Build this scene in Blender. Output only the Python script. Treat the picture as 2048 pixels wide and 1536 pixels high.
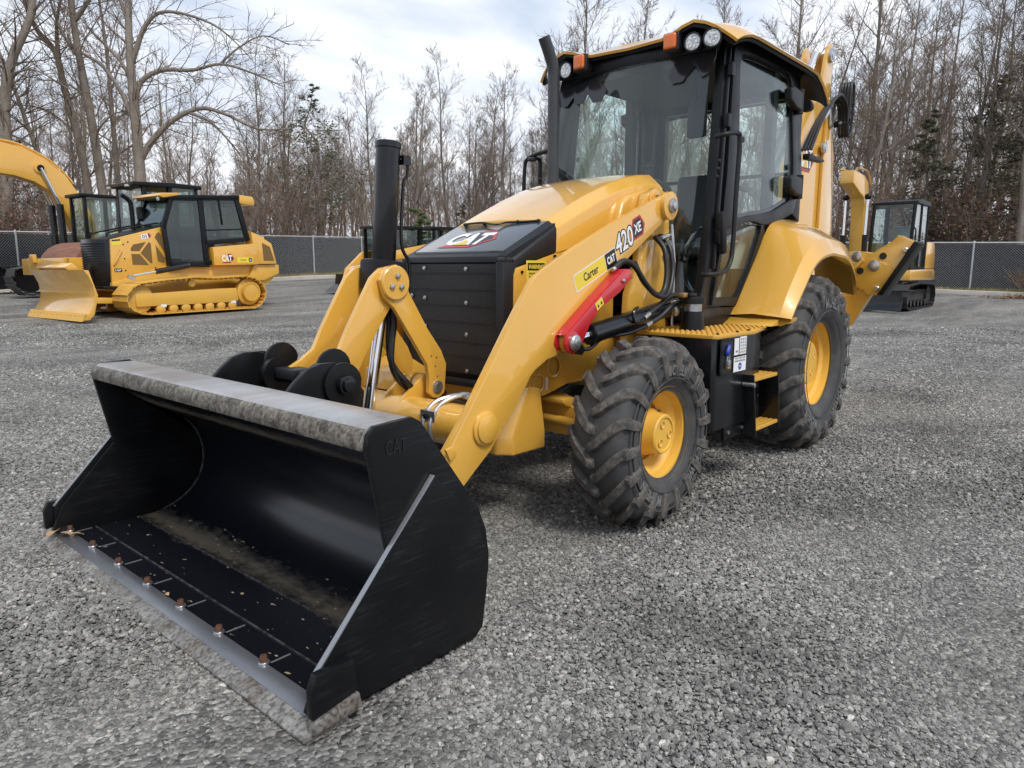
import bpy, bmesh, math, random
import numpy as np
from mathutils import Vector, Matrix, Quaternion
R = math.radians
for o in list(bpy.data.objects): bpy.data.objects.remove(o)
S = bpy.context.scene
COL = S.collection

# ------------------------------------------------------------ camera
cam_d = bpy.data.cameras.new('camera'); cam = bpy.data.objects.new('camera', cam_d); COL.objects.link(cam)
CAM = Vector((5.464, 2.866, 1.356)); YAW = 3.8615; PITCH = R(9.2)
fw = Vector((math.cos(YAW)*math.cos(PITCH), math.sin(YAW)*math.cos(PITCH), -math.sin(PITCH)))
cam.location = CAM
cam.rotation_euler = fw.to_track_quat('-Z', 'Y').to_euler()
cam_d.sensor_width = 36.0; cam_d.lens = 1433.0/2048*36.0
cam_d.clip_start = 0.05; cam_d.clip_end = 2000
S.camera = cam
# ------------------------------------------------------------ world: bright broken overcast
w = bpy.data.worlds.new('World'); S.world = w; w.use_nodes = True
nt = w.node_tree; nt.nodes.clear()
def N(t, tree=None, **k):
    n = (tree or nt).nodes.new(t)
    for a, b in k.items(): setattr(n, a, b)
    return n
SUN_EL, SUN_AZ = R(52), R(75)      # azimuth measured in the xy plane from +x
out = N('ShaderNodeOutputWorld'); bg = N('ShaderNodeBackground'); bg.inputs[1].default_value = 1.0
sky = N('ShaderNodeTexSky', sky_type='NISHITA'); sky.sun_disc = False
sky.sun_elevation = SUN_EL; sky.sun_rotation = R(90) - SUN_AZ
skm = N('ShaderNodeVectorMath', operation='SCALE'); skm.inputs['Scale'].default_value = 0.10
tc = N('ShaderNodeTexCoord'); sx = N('ShaderNodeSeparateXYZ')
nt.links.new(tc.outputs['Generated'], sx.inputs[0])
def math_(op, a, b=None, tree=None):
    m = N('ShaderNodeMath', tree, operation=op); t = tree or nt
    for i, v in enumerate((a, b)):
        if v is None: continue
        if isinstance(v, (int, float)): m.inputs[i].default_value = v
        else: t.links.new(v, m.inputs[i])
    return m.outputs[0]
zz = math_('ADD', math_('MAXIMUM', sx.outputs['Z'], 0.0), 0.16)
cx = N('ShaderNodeCombineXYZ')
nt.links.new(math_('DIVIDE', sx.outputs['X'], zz), cx.inputs[0]); nt.links.new(math_('DIVIDE', sx.outputs['Y'], zz), cx.inputs[1])
n1 = N('ShaderNodeTexNoise'); n1.inputs['Scale'].default_value = 0.75; n1.inputs['Detail'].default_value = 7; n1.inputs['Roughness'].default_value = 0.52; n1.inputs['Distortion'].default_value = 0.35
mp = N('ShaderNodeMapping'); mp.inputs['Location'].default_value = (3.1, 1.7, 0); mp.inputs['Rotation'].default_value = (0, 0, 0.5); mp.inputs['Scale'].default_value = (1.0, 1.9, 1)
nt.links.new(cx.outputs[0], mp.inputs[0]); nt.links.new(mp.outputs[0], n1.inputs['Vector'])
n2 = N('ShaderNodeTexNoise'); n2.inputs['Scale'].default_value = 1.6; n2.inputs['Detail'].default_value = 6
mp2 = N('ShaderNodeMapping'); mp2.inputs['Location'].default_value = (7.3, -2.2, 0); mp2.inputs['Scale'].default_value = (1, 1.7, 1)
nt.links.new(cx.outputs[0], mp2.inputs[0]); nt.links.new(mp2.outputs[0], n2.inputs['Vector'])
r1 = N('ShaderNodeValToRGB'); e = r1.color_ramp.elements
e[0].position = 0.36; e[0].color = (0.26, 0.335, 0.48, 1); e[1].position = 0.66; e[1].color = (0.78, 0.79, 0.82, 1)
m_ = r1.color_ramp.elements.new(0.47); m_.color = (0.44, 0.50, 0.60, 1)
nt.links.new(n1.outputs['Fac'], r1.inputs[0])
r2 = N('ShaderNodeValToRGB'); r2.color_ramp.elements[0].position = 0.33; r2.color_ramp.elements[1].position = 0.5
r2.color_ramp.elements[0].color = (0.72, 0.72, 0.72, 1)
nt.links.new(n2.outputs['Fac'], r2.inputs[0])
mx = N('ShaderNodeMix', data_type='RGBA')
nt.links.new(r2.outputs[0], mx.inputs['Factor']); nt.links.new(sky.outputs[0], skm.inputs[0])
nt.links.new(skm.outputs[0], mx.inputs['A']); nt.links.new(r1.outputs[0], mx.inputs['B'])
# paler towards the horizon, as thin cloud seen edge-on
hz = N('ShaderNodeMapRange'); hz.inputs['From Min'].default_value = 0.02; hz.inputs['From Max'].default_value = 0.34
hz.inputs['To Min'].default_value = 0.75; hz.inputs['To Max'].default_value = 0.0
nt.links.new(sx.outputs['Z'], hz.inputs['Value'])
mx2 = N('ShaderNodeMix', data_type='RGBA'); mx2.inputs['B'].default_value = (0.73, 0.745, 0.78, 1)
nt.links.new(hz.outputs[0], mx2.inputs['Factor']); nt.links.new(mx.outputs['Result'], mx2.inputs['A'])
nt.links.new(mx2.outputs['Result'], bg.inputs[0]); nt.links.new(bg.outputs[0], out.inputs[0])
# ------------------------------------------------------------ sun behind thin cloud
sd = bpy.data.lights.new('sun', 'SUN'); so = bpy.data.objects.new('sun', sd); COL.objects.link(so)
sd.energy = 1.5; sd.angle = R(16); sd.color = (1.0, 0.965, 0.91)
sdir = Vector((math.cos(SUN_AZ)*math.cos(SUN_EL), math.sin(SUN_AZ)*math.cos(SUN_EL), math.sin(SUN_EL)))
so.rotation_euler = sdir.to_track_quat('Z', 'Y').to_euler(); so.location = (0, 0, 30)
S.view_settings.view_transform = 'Standard'; S.view_settings.look = 'None'
S.view_settings.exposure = 0.68; S.view_settings.gamma = 1.0; S.view_settings.use_curve_mapping = False
S.cycles.max_bounces = 10; S.cycles.transparent_max_bounces = 24

# ------------------------------------------------------------ terrain height (the lot rises gently away from the loader)
CR = Vector((math.sin(YAW), -math.cos(YAW))); CF = Vector((math.cos(YAW), math.sin(YAW)))
def gz(x, y):
    dx, dy = x-5.464, y-2.866
    d = dx*CF.x + dy*CF.y; l = dx*CR.x + dy*CR.y
    s = 0.0305 - 0.0005*max(-25, min(25, l))
    t = d - 6.2
    soft = 0.9*math.log1p(math.exp(t/0.9)) if t < 20 else t
    if soft > 34: soft = 34 + (soft-34)*0.3
    return s*soft + .007*(math.sin(1.7*x+.6*y+.4)+math.sin(2.3*y-1.1*x+1.0)+math.sin(.55*x+.9*y))-.006
def wp(l, d):      # world xy of a point l metres right of and d metres ahead of the camera foot
    return 5.464 + CR.x*l + CF.x*d, 2.866 + CR.y*l + CF.y*d

# ------------------------------------------------------------ materials
MATS = {}
def mat(name, col, rough=0.5, metal=0.0, coat=0.0, noise=None, bump=None, spec=0.5, rvar=0.0, obj_coords=True):
    """noise=(scale, colour2, lo, hi[, stretch]); bump=(scale, strength, distance)"""
    m = bpy.data.materials.new(name); m.use_nodes = True; t = m.node_tree; b = t.nodes['Principled BSDF']
    b.inputs['Base Color'].default_value = (*col, 1); b.inputs['Roughness'].default_value = rough
    b.inputs['Metallic'].default_value = metal; b.inputs['Coat Weight'].default_value = coat
    b.inputs['Specular IOR Level'].default_value = spec; b.inputs['Coat Roughness'].default_value = 0.035
    co = N('ShaderNodeTexCoord', t).outputs['Object']
    if noise:
        sc, c2, lo, hi = noise[:4]; st = noise[4] if len(noise) > 4 else (1, 1, 1)
        mpn = N('ShaderNodeMapping', t); mpn.inputs['Scale'].default_value = st; t.links.new(co, mpn.inputs[0])
        n = N('ShaderNodeTexNoise', t); n.inputs['Scale'].default_value = sc; n.inputs['Detail'].default_value = 8; n.inputs['Roughness'].default_value = 0.62
        t.links.new(mpn.outputs[0], n.inputs['Vector'])
        r = N('ShaderNodeValToRGB', t); r.color_ramp.elements[0].position = lo; r.color_ramp.elements[1].position = hi
        r.color_ramp.elements[0].color = (*col, 1); r.color_ramp.elements[1].color = (*c2, 1)
        t.links.new(n.outputs['Fac'], r.inputs[0]); t.links.new(r.outputs[0], b.inputs['Base Color'])
    if rvar:
        n = N('ShaderNodeTexNoise', t); n.inputs['Scale'].default_value = 4.0; n.inputs['Detail'].default_value = 9; t.links.new(co, n.inputs['Vector'])
        mr = N('ShaderNodeMapRange', t); mr.inputs['From Min'].default_value = .3; mr.inputs['From Max'].default_value = .7
        mr.inputs['To Min'].default_value = max(0.02, rough-rvar); mr.inputs['To Max'].default_value = rough+rvar
        t.links.new(n.outputs['Fac'], mr.inputs['Value']); t.links.new(mr.outputs[0], b.inputs['Roughness'])
    if bump:
        sc, st, di = bump
        n = N('ShaderNodeTexNoise', t); n.inputs['Scale'].default_value = sc; n.inputs['Detail'].default_value = 6; t.links.new(co, n.inputs['Vector'])
        bn = N('ShaderNodeBump', t); bn.inputs['Strength'].default_value = st; bn.inputs['Distance'].default_value = di
        t.links.new(n.outputs['Fac'], bn.inputs['Height']); t.links.new(bn.outputs[0], b.inputs['Normal'])
    MATS[name] = m; return m
def glass_mat(name, tint, refl=1.0):
    m = bpy.data.materials.new(name); m.use_nodes = True; t = m.node_tree; t.nodes.clear()
    o = N('ShaderNodeOutputMaterial', t); mixs = N('ShaderNodeMixShader', t)
    tr = N('ShaderNodeBsdfTransparent', t); tr.inputs[0].default_value = (*tint, 1)
    gl = N('ShaderNodeBsdfGlossy', t); gl.inputs['Roughness'].default_value = 0.015; gl.inputs[0].default_value = (1, 1, 1, 1)
    ge = N('ShaderNodeNewGeometry', t); dp = N('ShaderNodeVectorMath', t, operation='DOT_PRODUCT')
    t.links.new(ge.outputs['Normal'], dp.inputs[0]); t.links.new(ge.outputs['Incoming'], dp.inputs[1])
    c = math_('ABSOLUTE', dp.outputs['Value'], None, t)
    f5 = math_('POWER', math_('SUBTRACT', 1.0, c, t), 5.0, t)
    k = math_('MINIMUM', math_('MULTIPLY', math_('ADD', math_('MULTIPLY', f5, .95, t), .043, t), refl, t), 1.0, t)
    t.links.new(k, mixs.inputs[0]); t.links.new(tr.outputs[0], mixs.inputs[1]); t.links.new(gl.outputs[0], mixs.inputs[2])
    t.links.new(mixs.outputs[0], o.inputs[0]); MATS[name] = m; return m
YEL = mat('yellow_paint', (0.735, 0.40, 0.056), 0.32, coat=1.0, rvar=0.06, noise=(1.3, (0.70, 0.378, 0.058), .35, .7), bump=(160, .03, .002))
YEL2 = mat('yellow_paint_satin', (0.72, 0.40, 0.055), 0.45, coat=0.3, rvar=0.06, noise=(2.0, (0.66, 0.365, 0.057), .35, .7))
YDUST = mat('yellow_paint_dusty', (0.68, 0.38, 0.058), 0.55, rvar=.05, noise=(3.0, (0.52, 0.32, 0.09), .45, .75))
BLK = mat('black_paint', (0.007, 0.0075, 0.009), 0.27, coat=0.2, rvar=0.07, spec=.4)
BLKS = mat('black_satin', (0.006, 0.0063, 0.0072), 0.40, rvar=0.06, noise=(9, (0.010, 0.010, 0.0115), .5, .8), spec=.26)
PLA = mat('black_plastic', (0.014, 0.014, 0.0155), 0.48, spec=.35, bump=(400, .15, .001))
GREYP = mat('graphite_plastic', (0.050, 0.052, 0.057), 0.26, coat=.7, bump=(500, .12, .0006))
HOSE = mat('hose_rubber', (0.012, 0.012, 0.013), 0.42)
RUB = mat('tyre_rubber', (0.046, 0.046, 0.047), 0.68, noise=(7, (0.085, 0.083, 0.08), .45, .75), bump=(60, .25, .003))
LUG = mat('tyre_lug_dusty', (0.056, 0.053, 0.050), 0.85, noise=(26, (0.15, 0.132, 0.115), .42, .68), bump=(90, .5, .003))
ZINC = mat('zinc_steel', (0.55, 0.56, 0.57), 0.32, metal=0.9, noise=(30, (0.38, 0.39, 0.40), .45, .7))
CHROME = mat('chrome_rod', (0.72, 0.73, 0.75), 0.09, metal=1.0)
RIMY = mat('rim_yellow', (0.80, 0.46, 0.062), 0.42, coat=.3, rvar=.05, noise=(6, (0.72, 0.41, 0.065), .4, .7))
RED = mat('red_paint', (0.52, 0.012, 0.022), 0.30, coat=0.4, rvar=.05)
WHITE = mat('white_print', (0.80, 0.80, 0.80), 0.45)
BLACKPR = mat('black_print', (0.012, 0.012, 0.012), 0.4)
REDPR = mat('red_print', (0.42, 0.02, 0.03), 0.4)
YELPR = mat('yellow_print', (0.80, 0.62, 0.06), 0.4)
GOLDPR = mat('gold_print', (0.72, 0.48, 0.03), 0.4)
BLUEPR = mat('blue_print', (0.02, 0.05, 0.35), 0.4)
AMBER = mat('amber_lens', (0.75, 0.16, 0.015), 0.16, coat=.6)
LENS = mat('lamp_lens', (0.72, 0.74, 0.75), 0.14, metal=0.35, noise=(60, (0.3, 0.31, 0.32), .45, .6))
RUST = mat('rust', (0.13, 0.058, 0.032), 0.85, noise=(60, (0.07, 0.032, 0.02), .4, .7), bump=(150, .6, .003))
CLEAR = glass_mat('cab_glass', (0.93, 0.985, 0.965), .80)
DARKG = glass_mat('tinted_glass', (0.62, 0.70, 0.68), 1.25)
SEAT = mat('seat_fabric', (0.03, 0.03, 0.032), 0.8)
BAG = mat('clear_plastic_wrap', (0.5, 0.53, 0.53), 0.25)
INT = mat('cab_interior', (0.018, 0.019, 0.020), 0.7)

# ------------------------------------------------------------ mesh builder
class MB:
    def __init__(s): s.v = []; s.f = []
    def add(s, vs, fs):
        b = len(s.v); s.v += [tuple(v) for v in vs]; s.f += [tuple(i+b for i in f) for f in fs]; return s
    def box(s, c, d, rot=None):
        x, y, z = (k/2 for k in d); vs = [Vector((a*x, b*y, e*z)) for a in (-1, 1) for b in (-1, 1) for e in (-1, 1)]
        if rot is not None: vs = [rot @ v for v in vs]
        c = Vector(c); return s.add([v+c for v in vs], [(0, 1, 3, 2), (4, 6, 7, 5), (0, 4, 5, 1), (2, 3, 7, 6), (0, 2, 6, 4), (1, 5, 7, 3)])
    def bx(s, x0, x1, y0, y1, z0, z1): return s.box(((x0+x1)/2, (y0+y1)/2, (z0+z1)/2), (abs(x1-x0), abs(y1-y0), abs(z1-z0)))
    def prism(s, pts, ax, a, b):
        n = len(pts)
        mk = {'x': lambda p, t: (t, p[0], p[1]), 'y': lambda p, t: (p[0], t, p[1]), 'z': lambda p, t: (p[0], p[1], t)}[ax]
        vs = [mk(p, a) for p in pts] + [mk(p, b) for p in pts]
        fs = [tuple(range(n)), tuple(range(2*n-1, n-1, -1))] + [(i, i+n, (i+1) % n+n, (i+1) % n) for i in range(n)]
        return s.add(vs, fs)
    def tube(s, path, r, n=10, cap=True):
        P = [Vector(p) for p in path]; m = len(P); rs = r if isinstance(r, (list, tuple)) else [r]*m
        T = [(P[min(i+1, m-1)]-P[max(i-1, 0)]).normalized() for i in range(m)]
        u = T[0].orthogonal().normalized(); vs = []
        for i in range(m):
            u = (u - T[i]*u.dot(T[i])).normalized(); w_ = T[i].cross(u)
            vs += [P[i] + (u*math.cos(2*math.pi*k/n) + w_*math.sin(2*math.pi*k/n))*rs[i] for k in range(n)]
        fs = [(i*n+k, i*n+(k+1) % n, (i+1)*n+(k+1) % n, (i+1)*n+k) for i in range(m-1) for k in range(n)]
        if cap: fs += [tuple(range(n-1, -1, -1)), tuple((m-1)*n+k for k in range(n))]
        return s.add(vs, fs)
    def lathe(s, prof, o, ax, n=32, closed=False):
        ax = Vector(ax).normalized(); u = ax.orthogonal().normalized(); w_ = ax.cross(u); o = Vector(o); vs = []; m = len(prof)
        for rr, h in prof:
            vs += [o + ax*h + (u*math.cos(2*math.pi*k/n) + w_*math.sin(2*math.pi*k/n))*max(rr, 1e-5) for k in range(n)]
        fs = [(i*n+k, i*n+(k+1) % n, (i+1)*n+(k+1) % n, (i+1)*n+k) for i in range(m-1) for k in range(n)]
        if closed: fs += [((m-1)*n+k, (m-1)*n+(k+1) % n, (k+1) % n, k) for k in range(n)]
        return s.add(vs, fs)
    def cyl(s, a, b, r, n=20, r2=None):
        a, b = Vector(a), Vector(b); L = (b-a).length; r2 = r if r2 is None else r2
        return s.lathe([(0, 0), (r, 0), (r2, L), (0, L)], a, b-a, n)
    def loft(s, rings, closed=False, cap=False):
        n = len(rings[0]); vs = [p for r_ in rings for p in r_]; q = n if closed else n-1
        fs = [(i*n+k, i*n+(k+1) % n, (i+1)*n+(k+1) % n, (i+1)*n+k) for i in range(len(rings)-1) for k in range(q)]
        if cap: fs += [tuple(range(n-1, -1, -1)), tuple((len(rings)-1)*n+k for k in range(n))]
        return s.add(vs, fs)
    def ball(s, c, r, n=12, sq=(1, 1, 1)):
        c = Vector(c); pr = [(math.sin(math.pi*i/8), -math.cos(math.pi*i/8)) for i in range(9)]
        vs = [c + Vector((a*math.cos(2*math.pi*k/n)*r*sq[0], a*math.sin(2*math.pi*k/n)*r*sq[1], h*r*sq[2])) for a, h in pr for k in range(n)]
        return s.add(vs, [(i*n+k, i*n+(k+1) % n, (i+1)*n+(k+1) % n, (i+1)*n+k) for i in range(8) for k in range(n)])
    def xf(s, M):
        s.v = [tuple(M @ Vector(v)) for v in s.v]; return s
    def build(s, name, m, parent=None, bevel=0, seg=2, ang=35, thick=0, merge=True):
        me = bpy.data.meshes.new(name); bm = bmesh.new()
        vv = [bm.verts.new(v) for v in s.v]
        for f in s.f:
            try: bm.faces.new([vv[i] for i in f])
            except ValueError: pass
        if merge: bmesh.ops.remove_doubles(bm, verts=bm.verts, dist=1e-5); bmesh.ops.dissolve_degenerate(bm, dist=1e-6, edges=bm.edges)
        if thick: bmesh.ops.solidify(bm, geom=bm.faces[:], thickness=thick)
        bmesh.ops.recalc_face_normals(bm, faces=bm.faces)
        if bevel:
            es = [e_ for e_ in bm.edges if len(e_.link_faces) == 2 and e_.calc_face_angle(0) > R(ang)]
            if es: bmesh.ops.bevel(bm, geom=es, offset=bevel, segments=seg, affect='EDGES', profile=0.6, clamp_overlap=True)
        for f in bm.faces: f.smooth = True
        bm.to_mesh(me); bm.free(); me.set_sharp_from_angle(angle=R(38))
        return link(name, me, m, parent)
def link(name, me, m, parent=None):
    if m is not None and not me.materials: me.materials.append(m)
    o = bpy.data.objects.new(name, me); COL.objects.link(o)
    if parent is not None: o.parent = parent
    return o
def tag(o, label, cat, group=None):
    o['label'] = label; o['category'] = cat
    if group: o['group'] = group
    return o
def empty(name, loc=(0, 0, 0), rz=0):
    o = bpy.data.objects.new(name, None); COL.objects.link(o); o.location = loc; o.rotation_euler = (0, 0, rz); o.empty_display_size = .2; return o
def mirror(pts): return [(-a, b) for a, b in pts]
def frame(o, xd, up):
    xd = Vector(xd).normalized(); up = Vector(up); nz = xd.cross(up).normalized(); up = nz.cross(xd).normalized()
    return Matrix(((xd.x, up.x, nz.x, o[0]), (xd.y, up.y, nz.y, o[1]), (xd.z, up.z, nz.z, o[2]), (0, 0, 0, 1)))
_tc = {}
def text(s, name, m, parent, M, size, width=None, ext=.0006, bold=.0, shear=0, space=1.0):
    """flat lettering; M places it (x along the line, y up, z out); width squeezes it to that length"""
    key = (s, bold, shear, space)
    if key not in _tc:
        c = bpy.data.curves.new('t', 'FONT'); c.body = s; c.size = 1; c.offset = bold; c.shear = shear; c.space_character = space; c.resolution_u = 3
        o = bpy.data.objects.new('t', c); me = bpy.data.meshes.new_from_object(o); bpy.data.objects.remove(o)
        _tc[key] = ([tuple(v.co) for v in me.vertices], [tuple(p.vertices) for p in me.polygons])
    vs, fs = _tc[key]; a = np.array(vs); lo, hi = a.min(0), a.max(0)
    h = hi[1]-lo[1]; k = size/h; kx = k if width is None else width/(hi[0]-lo[0])
    mb = MB(); mb.v = [tuple(M @ Vector(((v[0]-lo[0])*kx, (v[1]-lo[1])*k, ext))) for v in vs]; mb.f = list(fs)
    return mb.build(name, m, parent, merge=False)
def poly(name, pts, m, parent, M, z=.0005):
    mb = MB(); mb.add([M @ Vector((x, y, z)) for x, y in pts], [tuple(range(len(pts)))]); return mb.build(name, m, parent)
def rect(x0, y0, x1, y1): return [(x0, y0), (x1, y0), (x1, y1), (x0, y1)]
def copy_tree(o, parent=None):
    c = o.copy(); COL.objects.link(c); c.parent = parent
    for ch in o.children: copy_tree(ch, c)
    return c
def arc(cx_, cy_, r, a0, a1, n=8): return [(cx_+r*math.cos(R(a0+(a1-a0)*i/n)), cy_+r*math.sin(R(a0+(a1-a0)*i/n))) for i in range(n+1)]
def smooth_path(pts, n=5):
    P = [Vector(p) for p in pts]; outp = []
    for i in range(len(P)-1):
        p0, p1, p2, p3 = P[max(i-1, 0)], P[i], P[i+1], P[min(i+2, len(P)-1)]
        for k in range(n):
            t = k/n; outp.append(0.5*((2*p1) + (p2-p0)*t + (2*p0-5*p1+4*p2-p3)*t*t + (3*p1-p0-3*p2+p3)*t**3))
    outp.append(P[-1]); return outp
# ============================================================ GROUND
GR = bpy.data.materials.new('gravel_ground'); GR.use_nodes = True
def gravel_mat(m):
    t = m.node_tree; b = t.nodes['Principled BSDF']; co = N('ShaderNodeTexCoord', t).outputs['Object']
    v = N('ShaderNodeTexVoronoi', t); v.inputs['Scale'].default_value = 58; t.links.new(co, v.inputs['Vector'])
    v2 = N('ShaderNodeTexVoronoi', t); v2.inputs['Scale'].default_value = 24; t.links.new(co, v2.inputs['Vector'])
    n = N('ShaderNodeTexNoise', t); n.inputs['Scale'].default_value = .55; n.inputs['Detail'].default_value = 6; n.inputs['Roughness'].default_value = .6; t.links.new(co, n.inputs['Vector'])
    # tyre-worn darker streaks further out
    mpn = N('ShaderNodeMapping', t); mpn.inputs['Rotation'].default_value = (0, 0, -.62); mpn.inputs['Scale'].default_value = (.35, 1.6, 1); t.links.new(co, mpn.inputs[0])
    n2 = N('ShaderNodeTexNoise', t); n2.inputs['Scale'].default_value = .9; n2.inputs['Detail'].default_value = 7; n2.inputs['Roughness'].default_value = .65; t.links.new(mpn.outputs[0], n2.inputs['Vector'])
    sc = N('ShaderNodeSeparateColor', t); t.links.new(v.outputs['Color'], sc.inputs[0])
    r = N('ShaderNodeValToRGB', t); e_ = r.color_ramp.elements; e_[0].position = 0; e_[0].color = (.11, .11, .109, 1); e_[1].position = 1; e_[1].color = (.52, .52, .505, 1); q = e_.new(.5); q.color = (.225, .224, .22, 1); q = e_.new(.86); q.color = (.34, .338, .33, 1)
    t.links.new(sc.outputs[0], r.inputs[0])
    r2 = N('ShaderNodeValToRGB', t); r2.color_ramp.elements[0].position = .33; r2.color_ramp.elements[0].color = (.52, .52, .54, 1); r2.color_ramp.elements[1].position = .62; r2.color_ramp.elements[1].color = (1.1, 1.08, 1.05, 1); t.links.new(n2.outputs['Fac'], r2.inputs[0])
    r3 = N('ShaderNodeValToRGB', t); r3.color_ramp.elements[0].position = .3; r3.color_ramp.elements[0].color = (.8, .8, .8, 1); r3.color_ramp.elements[1].position = .65; r3.color_ramp.elements[1].color = (1.1, 1.1, 1.1, 1); t.links.new(n.outputs['Fac'], r3.inputs[0])
    m1 = N('ShaderNodeMix', t, data_type='RGBA', blend_type='MULTIPLY'); m1.inputs['Factor'].default_value = 1; t.links.new(r.outputs[0], m1.inputs['A']); t.links.new(r2.outputs[0], m1.inputs['B'])
    m2 = N('ShaderNodeMix', t, data_type='RGBA', blend_type='MULTIPLY'); m2.inputs['Factor'].default_value = 1; t.links.new(m1.outputs['Result'], m2.inputs['A']); t.links.new(r3.outputs[0], m2.inputs['B'])
    wm = N('ShaderNodeVectorMath', t, operation='MULTIPLY'); wm.inputs[1].default_value = (1.025, 1.0, .95); t.links.new(m2.outputs['Result'], wm.inputs[0]); t.links.new(wm.outputs[0], b.inputs['Base Color']); b.inputs['Roughness'].default_value = .9; b.inputs['Specular IOR Level'].default_value = .25
    hh = math_('ADD', math_('MULTIPLY', v.outputs['Distance'], -1.0, t), math_('MULTIPLY', v2.outputs['Distance'], -.8, t), t)
    bn = N('ShaderNodeBump', t); bn.inputs['Strength'].default_value = .9; bn.inputs['Distance'].default_value = .02; t.links.new(hh, bn.inputs['Height']); t.links.new(bn.outputs[0], b.inputs['Normal'])
gravel_mat(GR)
def sheet(name, ls, ds, m, zoff=0.0, wob=0.0):
    mb = MB(); rng = random.Random(4)
    for d in ds:
        for l in ls:
            x, y = wp(l, d); mb.v.append((x, y, gz(x, y)+zoff + (rng.uniform(-wob, wob) if wob else 0)))
    n = len(ls); mb.f = [(i*n+k, i*n+k+1, (i+1)*n+k+1, (i+1)*n+k) for i in range(len(ds)-1) for k in range(n-1)]
    return mb.build(name, m, merge=False)
ls = [-400, -220, -120, -80] + [k*2.5 for k in range(-24, 25)] + [80, 120, 220, 400]
ds = [-300, -100, -40, -15, -5] + [k*1.0 for k in range(0, 14)] + [14+2*k for k in range(0, 24)] + [70, 100, 200, 450]
G = sheet('ground', ls, ds, GR); G['kind'] = 'structure'
# loose stones, real geometry near the camera, instanced inside the gravel object itself
SM = bpy.data.materials.new('gravel_stone'); SM.use_nodes = True
def stone_mat(m):
    t = m.node_tree; b = t.nodes['Principled BSDF']; oi = N('ShaderNodeObjectInfo', t)
    r = N('ShaderNodeValToRGB', t); e_ = r.color_ramp.elements; e_[0].position = 0; e_[0].color = (.13, .13, .129, 1); e_[1].position = 1; e_[1].color = (.60, .59, .57, 1)
    for p_, c_ in ((.3, (.205, .205, .203)), (.65, (.27, .269, .265)), (.90, (.345, .342, .335)), (.985, (.43, .425, .412))): q = e_.new(p_); q.color = (*c_, 1)
    t.links.new(oi.outputs['Random'], r.inputs[0])
    n = N('ShaderNodeTexNoise', t); n.inputs['Scale'].default_value = 160; n.inputs['Detail'].default_value = 4; t.links.new(N('ShaderNodeNewGeometry', t).outputs['Position'], n.inputs['Vector'])
    mr = N('ShaderNodeMapRange', t); mr.inputs['From Min'].default_value = .3; mr.inputs['From Max'].default_value = .7; mr.inputs['To Min'].default_value = .75; mr.inputs['To Max'].default_value = 1.15; t.links.new(n.outputs['Fac'], mr.inputs['Value'])
    # broad darker patches where the fines are damp
    n4 = N('ShaderNodeTexNoise', t); n4.inputs['Scale'].default_value = .9; n4.inputs['Detail'].default_value = 6; t.links.new(N('ShaderNodeNewGeometry', t).outputs['Position'], n4.inputs['Vector'])
    mr4 = N('ShaderNodeMapRange', t); mr4.inputs['From Min'].default_value = .35; mr4.inputs['From Max'].default_value = .55; mr4.inputs['To Min'].default_value = .66; mr4.inputs['To Max'].default_value = 1.05; t.links.new(n4.outputs['Fac'], mr4.inputs['Value'])
    n5 = N('ShaderNodeTexNoise', t); n5.inputs['Scale'].default_value = 3.2; n5.inputs['Detail'].default_value = 7; n5.inputs['Roughness'].default_value = .7; t.links.new(N('ShaderNodeNewGeometry', t).outputs['Position'], n5.inputs['Vector'])
    mr5 = N('ShaderNodeMapRange', t); mr5.inputs['From Min'].default_value = .28; mr5.inputs['From Max'].default_value = .40; mr5.inputs['To Min'].default_value = .45; mr5.inputs['To Max'].default_value = 1.0; t.links.new(n5.outputs['Fac'], mr5.inputs['Value'])
    k = math_('MULTIPLY', math_('MULTIPLY', mr.outputs[0], mr4.outputs[0], t), mr5.outputs[0], t)
    vm = N('ShaderNodeVectorMath', t, operation='SCALE'); t.links.new(r.outputs[0], vm.inputs[0]); t.links.new(k, vm.inputs['Scale']); wm = N('ShaderNodeVectorMath', t, operation='MULTIPLY'); wm.inputs[1].default_value = (1.025, 1.0, .95); t.links.new(vm.outputs[0], wm.inputs[0]); t.links.new(wm.outputs[0], b.inputs['Base Color']); b.inputs['Roughness'].default_value = .85; b.inputs['Specular IOR Level'].default_value = .3
stone_mat(SM)
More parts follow.
